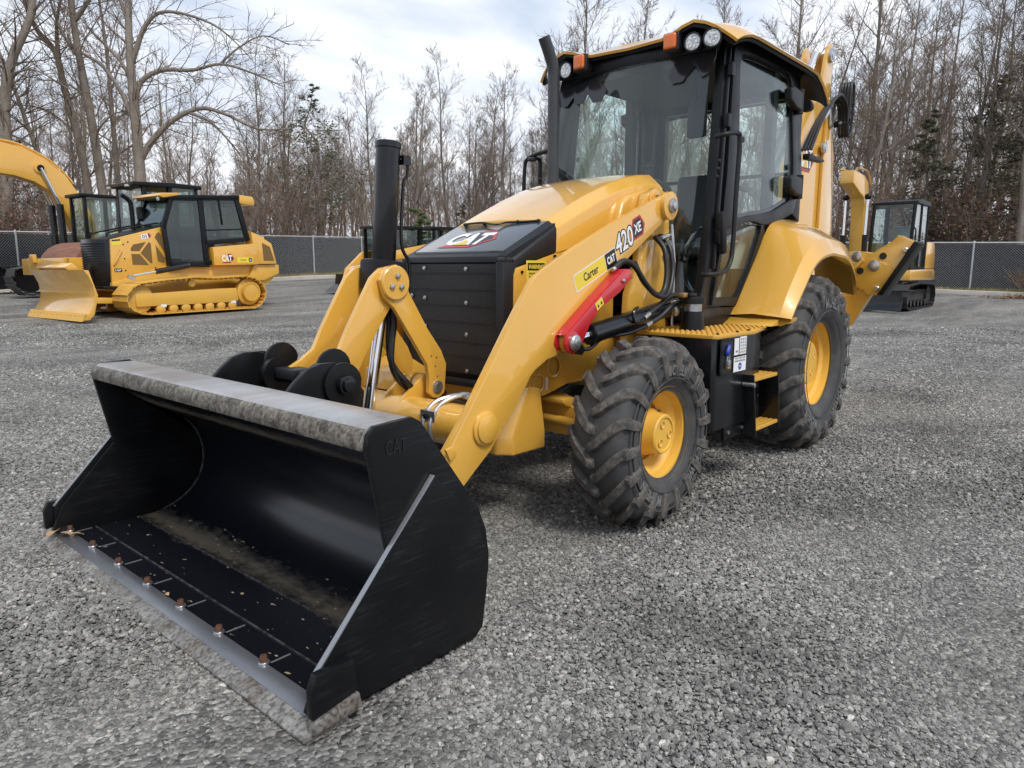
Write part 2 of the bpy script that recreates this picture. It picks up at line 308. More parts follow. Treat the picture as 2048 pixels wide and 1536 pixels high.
def gravel_object(name, l_of_d, d0, d1, dens, smin, smax, seed, zoff):
    mb = MB(); dd = [d0 + (d1-d0)*k/10 for k in range(11)]; n = 9
    for d in dd:
        for k in range(n):
            x, y = wp((-1+2*k/(n-1))*l_of_d(d), d); mb.v.append((x, y, gz(x, y)+zoff))
    mb.f = [(i*n+k, i*n+k+1, (i+1)*n+k+1, (i+1)*n+k) for i in range(10) for k in range(n-1)]
    o = mb.build(name, GR, merge=False); o['kind'] = 'stuff'
    ng = bpy.data.node_groups.new(name, 'GeometryNodeTree'); ng.interface.new_socket('Geometry', in_out='INPUT', socket_type='NodeSocketGeometry'); ng.interface.new_socket('Geometry', in_out='OUTPUT', socket_type='NodeSocketGeometry')
    gi = N('NodeGroupInput', ng); go = N('NodeGroupOutput', ng); L = ng.links.new
    dp = N('GeometryNodeDistributePointsOnFaces', ng); dp.inputs['Density'].default_value = dens; dp.inputs['Seed'].default_value = seed; L(gi.outputs[0], dp.inputs['Mesh'])
    jn = N('GeometryNodeJoinGeometry', ng)
    for k in range(5):
        ic = N('GeometryNodeMeshIcoSphere', ng); ic.inputs['Radius'].default_value = .5; ic.inputs['Subdivisions'].default_value = 2
        sp = N('GeometryNodeSetPosition', ng); nz = N('ShaderNodeTexNoise', ng); nz.noise_dimensions = '4D'; nz.inputs['W'].default_value = k*3.7+seed; nz.inputs['Scale'].default_value = 1.5; nz.inputs['Detail'].default_value = 1
        sub = N('ShaderNodeVectorMath', ng, operation='SUBTRACT'); sub.inputs[1].default_value = (.5, .5, .5); L(nz.outputs['Color'], sub.inputs[0])
        scl = N('ShaderNodeVectorMath', ng, operation='MULTIPLY'); scl.inputs[1].default_value = (1.5, 1.4, .9); L(sub.outputs[0], scl.inputs[0]); L(ic.outputs['Mesh'], sp.inputs['Geometry']); L(scl.outputs[0], sp.inputs['Offset'])
        tf = N('GeometryNodeTransform', ng); tf.inputs['Scale'].default_value = (1, .8+.08*k, .55+.06*k); L(sp.outputs[0], tf.inputs['Geometry'])
        sm_ = N('GeometryNodeSetMaterial', ng); sm_.inputs['Material'].default_value = SM; L(tf.outputs[0], sm_.inputs['Geometry'])
        g2 = N('GeometryNodeGeometryToInstance', ng); L(sm_.outputs[0], g2.inputs[0]); L(g2.outputs[0], jn.inputs[0])
    ip = N('GeometryNodeInstanceOnPoints', ng); ip.inputs['Pick Instance'].default_value = True; L(dp.outputs['Points'], ip.inputs['Points']); L(jn.outputs[0], ip.inputs['Instance'])
    rr = N('FunctionNodeRandomValue', ng, data_type='FLOAT_VECTOR'); rr.inputs[0].default_value = (-.5, -.5, 0); rr.inputs[1].default_value = (.5, .5, 6.28); L(rr.outputs[0], ip.inputs['Rotation'])
    rs = N('FunctionNodeRandomValue', ng, data_type='FLOAT'); rs.inputs[2].default_value = 0; rs.inputs[3].default_value = 1; rs.inputs['Seed'].default_value = 7
    pw = N('ShaderNodeMath', ng, operation='POWER'); pw.inputs[1].default_value = 2.6; L(rs.outputs[1], pw.inputs[0])
    mm = N('ShaderNodeMath', ng, operation='MULTIPLY_ADD'); mm.inputs[1].default_value = smax-smin; mm.inputs[2].default_value = smin; L(pw.outputs[0], mm.inputs[0]); L(mm.outputs[0], ip.inputs['Scale'])
    L(ip.outputs[0], go.inputs[0])
    md = o.modifiers.new('scatter', 'NODES'); md.node_group = ng
    return o
gravel_object('gravel', lambda d: .78*d+.4, 1.3, 3.6, 11000, .006, .023, 1, .001)
gravel_object('gravel', lambda d: .76*d+.4, 3.6, 7.5, 5600, .0075, .026, 2, .001)
gravel_object('gravel', lambda d: .75*d+.4, 7.5, 14.0, 1500, .012, .036, 3, .001)
gravel_object('gravel', lambda d: .76*d+.4, 1.4, 8.0, 14, .022, .046, 5, .001)
rng = random.Random(11)
# ============================================================ KERB, GRASS, FENCES
CONC = mat('kerb_concrete', (.42, .39, .34), .9, noise=(3, (.52, .49, .44), .35, .7), bump=(60, .4, .004))
GAL = mat('galvanised', (.62, .64, .66), .45, metal=.55, noise=(12, (.5, .52, .54), .4, .7))
WIRE = mat('fence_wire', (.50, .52, .54), .45, metal=.4)
SCREEN = mat('privacy_fabric', (.014, .015, .019), .85, noise=(6, (.022, .023, .028), .4, .7), bump=(8, .15, .02))
corner = (-4.0, 41.0); Lend = (-24.5, 11.0); Rend = (30.0, 17.8)
def fence(p0, p1, name, label, y_in):
    """runs from p0 to p1 (camera-foot coordinates); posts, rails, wire and screen are parts"""
    x0, y0 = wp(*p0); x1, y1 = wp(*p1); L = math.hypot(x1-x0, y1-y0); ux, uy = (x1-x0)/L, (y1-y0)/L
    FE = tag(empty(name), label, 'fence'); nx, ny = -uy*y_in, ux*y_in     # towards the lot
    n = int(L/3.0); H = 1.83
    pt = [(x0+ux*L*k/n, y0+uy*L*k/n) for k in range(n+1)]
    post = MB().lathe([(0, -.1), (.03, -.1), (.03, H+.02), (.036, H+.02), (.03, H+.06), (0, H+.07)], (0, 0, 0), (0, 0, 1), 12).build('post', GAL, FE)
    for k, (x, y) in enumerate(pt):
        o = post if k == 0 else post.copy()
        if k: COL.objects.link(o); o.parent = FE
        o.location = (x, y, gz(x, y))
    for k in range(n):
        a, b = pt[k], pt[k+1]; za, zb = gz(*a), gz(*b)
        MB().cyl((a[0], a[1], za+H), (b[0], b[1], zb+H), .024, 10).build('top_rail', GAL, FE)
        # wire mesh bay: two families of diagonals, each a real thin wire
        mb = MB(); bl = L/n; st = .088; c = .0018
        def P(s, h): t = s/bl; return Vector((a[0]+ux*s+nx*.03, a[1]+uy*s+ny*.03, za+(zb-za)*t+.04+h))
        hh = H-.08; m_ = int((bl+hh)/st)
        for sgn in (1, -1):
            for j in range(-int(hh/st)-1, int(bl/st)+2):
                s0, s1 = j*st, j*st+hh; h0, h1 = 0.0, hh
                if s0 < 0: h0 = -s0; s0 = 0
                if s1 > bl: h1 = hh-(s1-bl); s1 = bl
                if s1-s0 < .02: continue
                if sgn < 0: q0, q1 = P(bl-s0, h0), P(bl-s1, h1)
                else: q0, q1 = P(s0, h0), P(s1, h1)
                off = Vector((nx*.004*sgn, ny*.004*sgn, 0)); d = (q1-q0).normalized(); w_ = d.cross(Vector((nx, ny, 0))).normalized()*c
                nn = Vector((nx, ny, 0))*c*1.2
                mb.add([q0+off-w_, q0+off+w_, q0+off+nn, q1+off-w_, q1+off+w_, q1+off+nn], [(0, 1, 4, 3), (1, 2, 5, 4), (2, 0, 3, 5)])
        o = mb.build('wire_mesh', WIRE, FE, merge=False); o['kind'] = 'stuff'
        ms = MB(); ns = 8
        r_ = random.Random(k+len(name)); top = [H-.06-.012*abs(math.sin(q*2.1+k)) for q in range(ns+1)]
        rows = []
        for zi in range(5):
            row = []
            for q in range(ns+1):
                x, y = a[0]+(b[0]-a[0])*q/ns, a[1]+(b[1]-a[1])*q/ns; bw = .018*math.sin(q*1.3+zi*1.1+k*2)
                row.append((x-nx*(.035+bw), y-ny*(.035+bw), gz(x, y)+.05+(top[q]-.05)*zi/4))
            rows.append(row)
        ms.loft(rows).build('privacy_screen', SCREEN, FE, thick=.004)
    return FE, pt
FL, pl = fence(Lend, corner, 'chain_link_fence', 'chain link fence with black screen behind the bulldozer, running away to the left trees', -1)
FRr, pr = fence(corner, Rend, 'chain_link_fence', 'chain link fence with black screen behind the small excavator on the right', -1)
def offset_line(p0, p1, off, n):
    x0, y0 = wp(*p0); x1, y1 = wp(*p1); L = math.hypot(x1-x0, y1-y0); nx, ny = (y1-y0)/L*1, -(x1-x0)/L
    return [(x0+(x1-x0)*k/n+nx*off, y0+(y1-y0)*k/n+ny*off) for k in range(n+1)]
def strip(name, A, B, m, z0, z1, kind='structure'):
    mb = MB(); 
    rings = []
    for (ax_, ay_), (bx_, by_) in zip(A, B):
        za, zb = gz(ax_, ay_), gz(bx_, by_); rings.append([(ax_, ay_, za+z0), (ax_, ay_, za+z1), (bx_, by_, zb+z1), (bx_, by_, zb+z0)])
    mb.loft(rings, closed=True, cap=True); o = mb.build(name, m, None, bevel=.015); o['kind'] = kind; return o
def off_line(p0, p1, off, n, towards):
    a = offset_line(p0, p1, off, n); cxm, cym = towards
    b = offset_line(p0, p1, -off, n)
    da = (a[n//2][0]-cxm)**2+(a[n//2][1]-cym)**2; db = (b[n//2][0]-cxm)**2+(b[n//2][1]-cym)**2
    return a if da < db else b
TW = (5.4, 2.8)
VERGE = mat('dry_verge', (.20, .155, .085), .95, noise=(2.2, (.13, .12, .06), .35, .7), bump=(30, .6, .03))
for p0, p1 in ((Lend, corner), (corner, Rend)):
    strip('kerb', off_line(p0, p1, 1.25, 24, TW), off_line(p0, p1, 1.55, 24, TW), CONC, -.1, .14)
    strip('verge', off_line(p0, p1, -.5 if False else .0001, 24, TW), off_line(p0, p1, 1.25, 24, TW), VERGE, -.1, .10)
# forest floor beyond the fence
FLOOR = mat('leaf_litter', (.115, .07, .042), .95, noise=(3, (.07, .05, .032), .35, .65), bump=(12, .8, .05))
x0, y0 = wp(*Lend); x1, y1 = wp(*corner); x2, y2 = wp(*Rend)
def outward(p0, p1, off):
    a = offset_line(p0, p1, off, 1); b = offset_line(p0, p1, -off, 1)
    da = (a[0][0]-5.4)**2+(a[0][1]-2.8)**2; db = (b[0][0]-5.4)**2+(b[0][1]-2.8)**2
    return a if da > db else b
for p0, p1 in ((Lend, corner), (corner, Rend)):
    A = [(a, b) for a, b in off_line(p0, p1, .0002, 12, TW)]; o_ = outward(p0, p1, 90.0); B = [(o_[0][0]+(o_[1][0]-o_[0][0])*k/12, o_[0][1]+(o_[1][1]-o_[0][1])*k/12) for k in range(13)]
    if p0 == Lend: B[-1] = (B[-1][0]-40, B[-1][1]-10)
    rings = []
    for (a, b), (c, d) in zip(A, B): rings.append([(a+(c-a)*t, b+(d-b)*t, gz(a+(c-a)*t, b+(d-b)*t)+.06+1.2*t) for t in (0, .1, .25, .5, 1)])
    o = MB().loft(rings).build('forest_floor', FLOOR); o['kind'] = 'structure'
# dry grass along the verge
DRYG = mat('dry_grass', (.34, .27, .12), .9, noise=(1.3, (.22, .21, .08), .35, .65))
def tuft_strip(name, p0, p1, count, lo, hi, hgt, m, seed):
    r_ = random.Random(seed); x0, y0 = wp(*p0); x1, y1 = wp(*p1); mb = MB()
    base = off_line(p0, p1, 1.0, 1, TW); nx, ny = base[0][0]-x0, base[0][1]-y0
    for _ in range(count):
        t = r_.random(); o = r_.uniform(lo, hi); x, y = x0+(x1-x0)*t+nx*o, y0+(y1-y0)*t+ny*o; z = gz(x, y)+.09; a = r_.uniform(0, 6.28); h = hgt*r_.uniform(.4, 1.3); w_ = r_.uniform(.006, .014)
        dx, dy = math.cos(a), math.sin(a); ln = r_.uniform(.1, .7)*h
        mb.add([(x-dy*w_, y+dx*w_, z), (x+dy*w_, y-dx*w_, z), (x+dx*ln, y+dy*ln, z+h)], [(0, 1, 2)])
    o = mb.build(name, m, merge=False); o['kind'] = 'stuff'
tuft_strip('grass', Lend, corner, 9000, .05, 1.2, .13, DRYG, 3)
tuft_strip('grass', corner, Rend, 16000, .05, 1.2, .13, DRYG, 4)
# brush and leaf piles against the right fence
BRU = mat('dry_brush', (.16, .10, .065), .9, noise=(4, (.24, .17, .11), .4, .7))
def brush(l, d, h, w_, n, label, seed):
    r_ = random.Random(seed); mb = MB()
    for _ in range(n):
        a = r_.uniform(0, 6.28); rr = w_*r_.random()**.6; x, y = rr*math.cos(a)*.3, rr*math.sin(a)*.3
        mb.tube(smooth_path([(x, y, 0), (x+rr*.4*math.cos(a), y+rr*.4*math.sin(a), h*r_.uniform(.3, .6)), (x+rr*math.cos(a), y+rr*math.sin(a), h*r_.uniform(.5, 1.1))], 2), [.012, .01, .008, .006, .003], 3, cap=False)
    o = mb.build('dry_bush', BRU, merge=False); x, y = wp(l, d); o.location = (x, y, gz(x, y)+.08); return tag(o, label, 'bush')
brush(17.9, 24.6, .9, .9, 170, 'leafless brown bush in front of the fence at the right edge', 5)
brush(-7.6, 34.0, .75, .35, 10, 'thin dry weed stalks by the fence left of the tilt cylinder', 6)
lp = MB(); r_ = random.Random(8)
for _ in range(1500):
    l, d = 17.2+r_.gauss(0, .7), 23.4+r_.gauss(0, .25); x, y = wp(l, d); z = gz(x, y)+.02+abs(r_.gauss(0, .05)); a, b = r_.uniform(0, 6.3), r_.uniform(-.6, .6); s = r_.uniform(.03, .06)
    u = Vector((math.cos(a), math.sin(a), b))*s; v = Vector((-math.sin(a), math.cos(a), -b*.5))*s*.6
    c = Vector((x, y, z)); lp.add([c-u, c-v, c+u, c+v], [(0, 1, 2, 3)])
o = lp.build('fallen_leaves', mat('fallen_leaf', (.25, .12, .06), .9, noise=(8, (.36, .22, .12), .4, .7)), merge=False); o['kind'] = 'stuff'
# ============================================================ BACKHOE LOADER (origin under the rear axle, x forward, y to its left)
BH = tag(empty('backhoe_loader'), 'big yellow backhoe loader with black front bucket resting on the gravel', 'backhoe loader')
WORN = bpy.data.materials.new('worn_bucket_lip'); WORN.use_nodes = True
def worn(m, base, light, dark, stretch, metal=.75, rough=.38, pit=.8):
    t = m.node_tree; b = t.nodes['Principled BSDF']; co = N('ShaderNodeTexCoord', t).outputs['Object']
    mpn = N('ShaderNodeMapping', t); mpn.inputs['Scale'].default_value = stretch; t.links.new(co, mpn.inputs[0])
    na = N('ShaderNodeTexNoise', t); na.inputs['Scale'].default_value = 3.0; na.inputs['Detail'].default_value = 8; na.inputs['Roughness'].default_value = .65; t.links.new(mpn.outputs[0], na.inputs['Vector'])
    nb = N('ShaderNodeTexNoise', t); nb.inputs['Scale'].default_value = 70; nb.inputs['Detail'].default_value = 5; t.links.new(co, nb.inputs['Vector'])
    ra = N('ShaderNodeValToRGB', t); e_ = ra.color_ramp.elements; e_[0].position = .3; e_[0].color = (*dark, 1); e_[1].position = .72; e_[1].color = (*light, 1); q = e_.new(.5); q.color = (*base, 1)
    t.links.new(na.outputs['Fac'], ra.inputs[0])
    rb = N('ShaderNodeValToRGB', t); rb.color_ramp.elements[0].position = .36; rb.color_ramp.elements[1].position = .56; rb.color_ramp.elements[0].color = (.25, .24, .22, 1)
    t.links.new(nb.outputs['Fac'], rb.inputs[0])
    mu = N('ShaderNodeMix', t, data_type='RGBA', blend_type='MULTIPLY'); mu.inputs['Factor'].default_value = pit
    t.links.new(ra.outputs[0], mu.inputs['A']); t.links.new(rb.outputs[0], mu.inputs['B']); t.links.new(mu.outputs['Result'], b.inputs['Base Color'])
    b.inputs['Metallic'].default_value = metal
    mr = N('ShaderNodeMapRange', t); mr.inputs['To Min'].default_value = rough-.1; mr.inputs['To Max'].default_value = rough+.3; t.links.new(nb.outputs['Fac'], mr.inputs['Value']); t.links.new(mr.outputs[0], b.inputs['Roughness'])
    bn = N('ShaderNodeBump', t); bn.inputs['Strength'].default_value = .4*pit; bn.inputs['Distance'].default_value = .003; t.links.new(nb.outputs['Fac'], bn.inputs['Height']); t.links.new(bn.outputs[0], b.inputs['Normal'])
worn(WORN, (.47, .46, .45), (.56, .55, .54), (.36, .31, .26), (.35, 1.6, 1), rough=.27, pit=.10)
EDGE = bpy.data.materials.new('worn_cutting_edge'); EDGE.use_nodes = True
worn(EDGE, (.27, .26, .245), (.44, .42, .38), (.17, .13, .10), (2, 3.5, 2), metal=.4, rough=.5)
LIPF = bpy.data.materials.new('pitted_lip_front'); LIPF.use_nodes = True
worn(LIPF, (.20, .18, .15), (.36, .33, .28), (.05, .04, .035), (6, 6, 6), metal=.3, rough=.6)
POL = mat('polished_edge', (.26, .265, .285), .34, metal=.7, noise=(5, (.17, .175, .19), .4, .7, (1, .4, 1)))
# bucket inside paint: black, scuffed bare along the floor
BKI = bpy.data.materials.new('bucket_inside'); BKI.use_nodes = True
def bucket_mat(m):
    t = m.node_tree; b = t.nodes['Principled BSDF']; co = N('ShaderNodeTexCoord', t).outputs['Object']; sp = N('ShaderNodeSeparateXYZ', t); t.links.new(co, sp.inputs[0])
    n = N('ShaderNodeTexNoise', t); n.inputs['Scale'].default_value = 26; n.inputs['Detail'].default_value = 7; n.inputs['Roughness'].default_value = .7
    mpn = N('ShaderNodeMapping', t); mpn.inputs['Scale'].default_value = (1.0, .55, 1.0); t.links.new(co, mpn.inputs[0]); t.links.new(mpn.outputs[0], n.inputs['Vector'])
    n3 = N('ShaderNodeTexNoise', t); n3.inputs['Scale'].default_value = 1.1; n3.inputs['Detail'].default_value = 4; t.links.new(co, n3.inputs['Vector'])
    # soil band left on the floor, about 0.3 m wide behind the bolts, ragged edges
    dx = math_('ABSOLUTE', math_('SUBTRACT', sp.outputs['X'], 3.93, t), None, t)
    band = math_('SUBTRACT', 1.0, math_('DIVIDE', dx, 0.11, t), t)
    k = math_('ADD', math_('MULTIPLY', band, .55, t), math_('SUBTRACT', n.outputs['Fac'], .36, t), t)
    k = math_('ADD', k, math_('MULTIPLY', math_('SUBTRACT', n3.outputs['Fac'], .55, t), .9, t), t)
    r = N('ShaderNodeValToRGB', t); r.color_ramp.elements[0].position = .22; r.color_ramp.elements[1].position = .62; t.links.new(k, r.inputs[0])
    # small clay flecks
    n2 = N('ShaderNodeTexNoise', t); n2.inputs['Scale'].default_value = 38; n2.inputs['Detail'].default_value = 3
    mp3 = N('ShaderNodeMapping', t); mp3.inputs['Scale'].default_value = (1.0, .45, 1.0); mp3.inputs['Rotation'].default_value = (0, 0, .5); t.links.new(co, mp3.inputs[0]); t.links.new(mp3.outputs[0], n2.inputs['Vector'])
    f = N('ShaderNodeValToRGB', t); f.color_ramp.elements[0].position = .685; f.color_ramp.elements[1].position = .70; t.links.new(n2.outputs['Fac'], f.inputs[0])
    low = math_('LESS_THAN', sp.outputs['Z'], .06, t)
    ff = math_('MULTIPLY', f.outputs[0], low, t)
    m1 = N('ShaderNodeMix', t, data_type='RGBA'); m1.inputs['A'].default_value = (.007, .0078, .011, 1); m1.inputs['B'].default_value = (.10, .083, .060, 1)
    t.links.new(r.outputs[0], m1.inputs['Factor'])
    m2 = N('ShaderNodeMix', t, data_type='RGBA'); m2.inputs['B'].default_value = (.34, .27, .18, 1); t.links.new(ff, m2.inputs['Factor']); t.links.new(m1.outputs['Result'], m2.inputs['A'])
    t.links.new(m2.outputs['Result'], b.inputs['Base Color'])
    rr = N('ShaderNodeMapRange', t); rr.inputs['To Min'].default_value = .23; rr.inputs['To Max'].default_value = .8; t.links.new(r.outputs[0], rr.inputs['Value']); t.links.new(rr.outputs[0], b.inputs['Roughness'])
    bn = N('ShaderNodeBump', t); bn.inputs['Strength'].default_value = .5; bn.inputs['Distance'].default_value = .004
    t.links.new(math_('MULTIPLY', r.outputs[0], n.outputs['Fac'], t), bn.inputs['Height']); t.links.new(bn.outputs[0], b.inputs['Normal'])
bucket_mat(BKI)
BKO = bpy.data.materials.new('bucket_outside'); BKO.use_nodes = True
def bucket_out(m):
    t = m.node_tree; b = t.nodes['Principled BSDF']; co = N('ShaderNodeTexCoord', t).outputs['Object']
    mpn = N('ShaderNodeMapping', t); mpn.inputs['Scale'].default_value = (6, 6, 260); mpn.inputs['Rotation'].default_value = (0, .06, 0); t.links.new(co, mpn.inputs[0])
    n = N('ShaderNodeTexNoise', t); n.inputs['Scale'].default_value = 1; n.inputs['Detail'].default_value = 4; t.links.new(mpn.outputs[0], n.inputs['Vector'])
    n2 = N('ShaderNodeTexNoise', t); n2.inputs['Scale'].default_value = 5; n2.inputs['Detail'].default_value = 8; t.links.new(co, n2.inputs['Vector'])
    r = N('ShaderNodeValToRGB', t); r.color_ramp.elements[0].position = .60; r.color_ramp.elements[1].position = .78; r.color_ramp.elements[0].color = (.005, .0053, .0062, 1); r.color_ramp.elements[1].color = (.020, .0205, .023, 1)
    t.links.new(math_('MULTIPLY', n.outputs['Fac'], math_('ADD', n2.outputs['Fac'], .55, t), t), r.inputs[0]); t.links.new(r.outputs[0], b.inputs['Base Color'])
    mr = N('ShaderNodeMapRange', t); mr.inputs['From Min'].default_value = .3; mr.inputs['From Max'].default_value = .7; mr.inputs['To Min'].default_value = .30; mr.inputs['To Max'].default_value = .46; t.links.new(n2.outputs['Fac'], mr.inputs['Value']); t.links.new(mr.outputs[0], b.inputs['Roughness']); b.inputs['Specular IOR Level'].default_value = .25
bucket_out(BKO)
# ---- bucket
inner = [(4.37, .032), (4.2, .028), (4.0, .026), (3.88, .032), (3.79, .062), (3.72, .105), (3.665, .165), (3.632, .24), (3.622, .32), (3.635, .40), (3.67, .475), (3.72, .535), (3.78, .585), (3.89, .655), (4.0, .725), (4.13, .805)]
outer = [(4.13, .80), (4.0, .71), (3.9, .64), (3.77, .565), (3.69, .50), (3.64, .42), (3.605, .33), (3.60, .23), (3.64, .15), (3.69, .085), (3.77, .035), (3.88, .008), (4.2, .004), (4.37, .006)]
def dense(pr, n=3): return [(p.x, p.z) for p in smooth_path([(a, 0, b) for a, b in pr], n)]
bu = MB(); di = dense(inner); do = dense(outer)
bu.prism(di+do, 'y', -1.112, 1.112)
BK = bu.build('loader_bucket', BKI, BH); BK['label'] = 'black loader bucket with worn bare-metal lip'
side = [(4.16, .81), (4.152, .85), (4.125, .876), (3.975, .882), (3.94, .862), (3.74, .59), (3.675, .505), (3.635, .41), (3.62, .31), (3.63, .2), (3.655, .04), (3.70, .0), (4.30, .0), (4.41, .05), (4.36, .17), (4.09, .455)]
lower = [(4.385, .17), (4.105, .47), (3.905, .672), (3.80, .56), (3.70, .455), (3.66, .35), (3.655, .2), (3.68, .05), (3.72, .022), (4.29, .022), (4.39, .07)]
for sg in (1, -1):
    MB().prism(side, 'y', sg*1.113, sg*1.135).build('side_plate', BKO, BK, bevel=.004)
    MB().prism(lower, 'y', sg*1.1355, sg*1.158).build('side_reinforcement', BKO, BK, bevel=.003)
    # top edge of the reinforcing plate, sky light on it painted as pale steel
    a, b_ = Vector((4.385, 0, .172)), Vector((3.905, 0, .674))
    MB().box(((a+b_)/2 + Vector((0, sg*1.147, .002))), ((b_-a).length, .020, .006), Quaternion((0, 1, 0), math.atan2(-(b_-a).z, (b_-a).x)).to_matrix()).build('painted_edge_light', mat('edge_light_scuffed_steel', (.30, .31, .33), .4, metal=.6) if sg == 1 else MATS['edge_light_scuffed_steel'], BK, bevel=.002)
    MB().prism([(4.425, .15), (4.405, .195), (4.275, .195), (4.265, .085), (4.425, .06)], 'y', sg*1.1585, sg*1.19).build('corner_guard', BKO, BK, bevel=.006)
    MB().prism([(4.43, .02), (4.42, .058), (4.265, .083), (4.255, .03)], 'y', sg*1.1585, sg*1.20).build('corner_wear_block', EDGE, BK, bevel=.005)
MB().prism([(4.163, .805), (4.168, .83), (4.155, .858), (4.128, .876), (3.955, .874), (3.95, .86), (4.09, .855), (4.135, .84), (4.14, .80)], 'y', -1.1125, 1.1125).build('top_lip', WORN, BK, bevel=.004)
MB().prism([(4.1645, .800), (4.1705, .83), (4.158, .859), (4.146, .868), (4.140, .862), (4.150, .83), (4.143, .80)], 'y', -1.111, 1.111).build('lip_front_face', LIPF, BK, bevel=.002)
MB().prism([(3.955, .858), (4.08, .85), (4.13, .80), (3.77, .56), (3.74, .585)], 'y', -1.11, 1.11).build('lip_box', BLKS, BK)
MB().prism([(4.455, 0.002), (4.455, .012), (4.402, .030), (4.30, .030), (4.30, .002)], 'y', -1.165, 1.185).build('cutting_edge', EDGE, BK, bevel=.003)
MB().prism([(4.400, .0315), (4.366, .040), (4.33, .040), (4.33, .0335), (4.37, .0315)], 'y', -1.108, 1.108).build('polished_edge_strip', POL, BK, bevel=.001)
for i in range(8):
    y = -1.10 + .3105*i
    bo = MB().lathe([(0, 0), (.0195, 0), (.0195, .006), (.018, .008), (0, .008)], (4.335, y, .0402), (0, 0, 1), 18).build('bolt_washer', ZINC, BK)
    hx = MB().lathe([(.0125, 0), (.0125, .018), (.0105, .021), (.0075, .021), (.0065, .012), (0, .012)], (4.335, y, .0482), (0, 0, 1), 6).build('rusty_bolt', RUST, BK)
    MB().bx(4.235, 4.31, y-.004, y+.004, .030, .0315).build('bolt_slot_mark', MATS['edge_light_scuffed_steel'], BK)
for pts_ in ([(4.0, .0285)], [(4.215, .0305)]):
    x0, z0 = pts_[0]; MB().bx(x0-.003, x0+.003, -1.108, 1.108, z0-.004, z0+.0022).build('weld_seam', mat('weld_bead', (.12, .115, .11), .5, metal=.4, noise=(40, (.02, .02, .02), .4, .6)), BK)
for sg in (-1,): MB().tube([(x, sg*1.110, z) for x, z in dense(inner[3:14])], .006, 6).build('weld_seam', MATS['weld_bead'], BK)
# raised logo on the near side plate: outline letters
LM = frame((4.09, 1.1365, .775), (-1, 0, .0), (0, 0, 1))
text('CAT', 'embossed_logo', mat('embossed_black', (.016, .016, .018), .3), BK, LM, .048, .085, .0015, bold=.0)
# hinge ears and pins at the back of the bucket
ear = [(3.95, .84), (3.89, .90), (3.83, .945), (3.77, .963), (3.70, .962), (3.655, .945), (3.55, .82), (3.57, .70), (3.60, .45), (3.75, .58), (3.9, .83)]
disc2 = [(3.74, .86)] + [(a, b_) for a, b_ in arc(3.63, .92, .088, 20, 170, 8)] + [(3.575, .84), (3.60, .7), (3.7, .66)]
for sg in (1, -1):
    MB().prism(ear, 'y', sg*.295, sg*.325).build('hinge_ear', BLKS, BK, bevel=.006)
    MB().prism(disc2, 'y', sg*.20, sg*.222).build('hinge_ear', BLKS, BK, bevel=.006)
    MB().prism([(a, b_) for a, b_ in arc(3.67, .865, .095, -60, 170, 14)] + [(3.585, .82), (3.63, .62), (3.72, .60)], 'y', sg*.3255, sg*.342).build('pin_cheek', BLKS, BK, bevel=.005)
    MB().cyl((3.67, sg*.342, .865), (3.67, sg*.372, .865), .042, 24).cyl((3.67, sg*.372, .865), (3.67, sg*.39, .865), .030, 24).build('hinge_pin', BLK, BK, bevel=.003)
    MB().lathe([(.035, 0), (.085, 0), (.085, -.03), (.035, -.03)], (3.67, sg*.19, .86), (0, sg, 0), 24).build('pin_boss', BLKS, BK)
MB().cyl((3.67, -.3, .862), (3.67, .3, .862), .034, 20).build('cross_pin', BLKS, BK)
MB().box((3.66, -.06, .875), (.10, .16, .05)).build('pin_saddle', PLA, BK, bevel=.008)
# ---- loader arms
armo = [(1.48, 1.80), (1.98, 1.62), (2.52, 1.405), (2.64, 1.35), (2.70, 1.315), (2.745, 1.27), (2.90, 1.06), (3.17, .71), (3.32, .52), (3.50, .30), (3.52, .22), (3.46, .17), (3.38, .19), (3.22, .36), (3.14, .42), (3.03, .50), (2.95, .59), (2.83, .70), (2.74, .82), (2.70, .85), (2.60, .895), (2.40, .925), (2.365, 1.0), (2.30, 1.09), (2.03, 1.31), (1.77, 1.465), (1.48, 1.63), (1.395, 1.665), (1.365, 1.73), (1.40, 1.79)]
armi = [(1.48, 1.785), (1.98, 1.605), (2.52, 1.39), (2.69, 1.30), (2.885, 1.055), (3.155, .705), (3.4, .42), (3.44, .25), (3.22, .38), (3.03, .52), (2.84, .72), (2.74, .84), (2.42, .945), (2.05, 1.32), (1.77, 1.48), (1.48, 1.645)]
for sg in (1, -1):
    A = MB().prism(armo, 'y', sg*.58, sg*.60).build('loader_arm', YEL, BH, bevel=.004)
    MB().prism(armi, 'y', sg*.535, sg*.5798).build('arm_web', YEL, A, bevel=.004)
    MB().lathe([(0, .0), (.082, 0), (.082, .012), (.074, .018), (.068, .018), (.068, .028), (.064, .031), (0, .031)], (3.075, sg*.6, .612), (0, sg, 0), 40).build('tube_boss', YEL, A)
    MB().lathe([(0, -.02), (.06, -.02), (.06, .03), (.05, .036), (0, .036)], (2.457, sg*.6, .977), (0, sg, 0), 32).build('cylinder_pin_boss', YEL, A)
    MB().lathe([(0, 0), (.085, 0), (.085, .03), (.06, .034), (0, .034)], (1.435, sg*.6, 1.732), (0, sg, 0), 32).build('pivot_boss', YEL, A)
    MB().lathe([(0, 0), (.045, 0), (.045, .014), (.028, .018), (.028, .028), (0, .028)], (1.435, sg*.634, 1.732), (0, sg, 0), 8).build('pivot_pin', ZINC, A, bevel=.002)
    MB().prism([(3.30, .57), (3.34, .56), (3.31, .50), (3.27, .53)], 'y', sg*.60, sg*.615).build('stop_pad', YEL, A, bevel=.004)
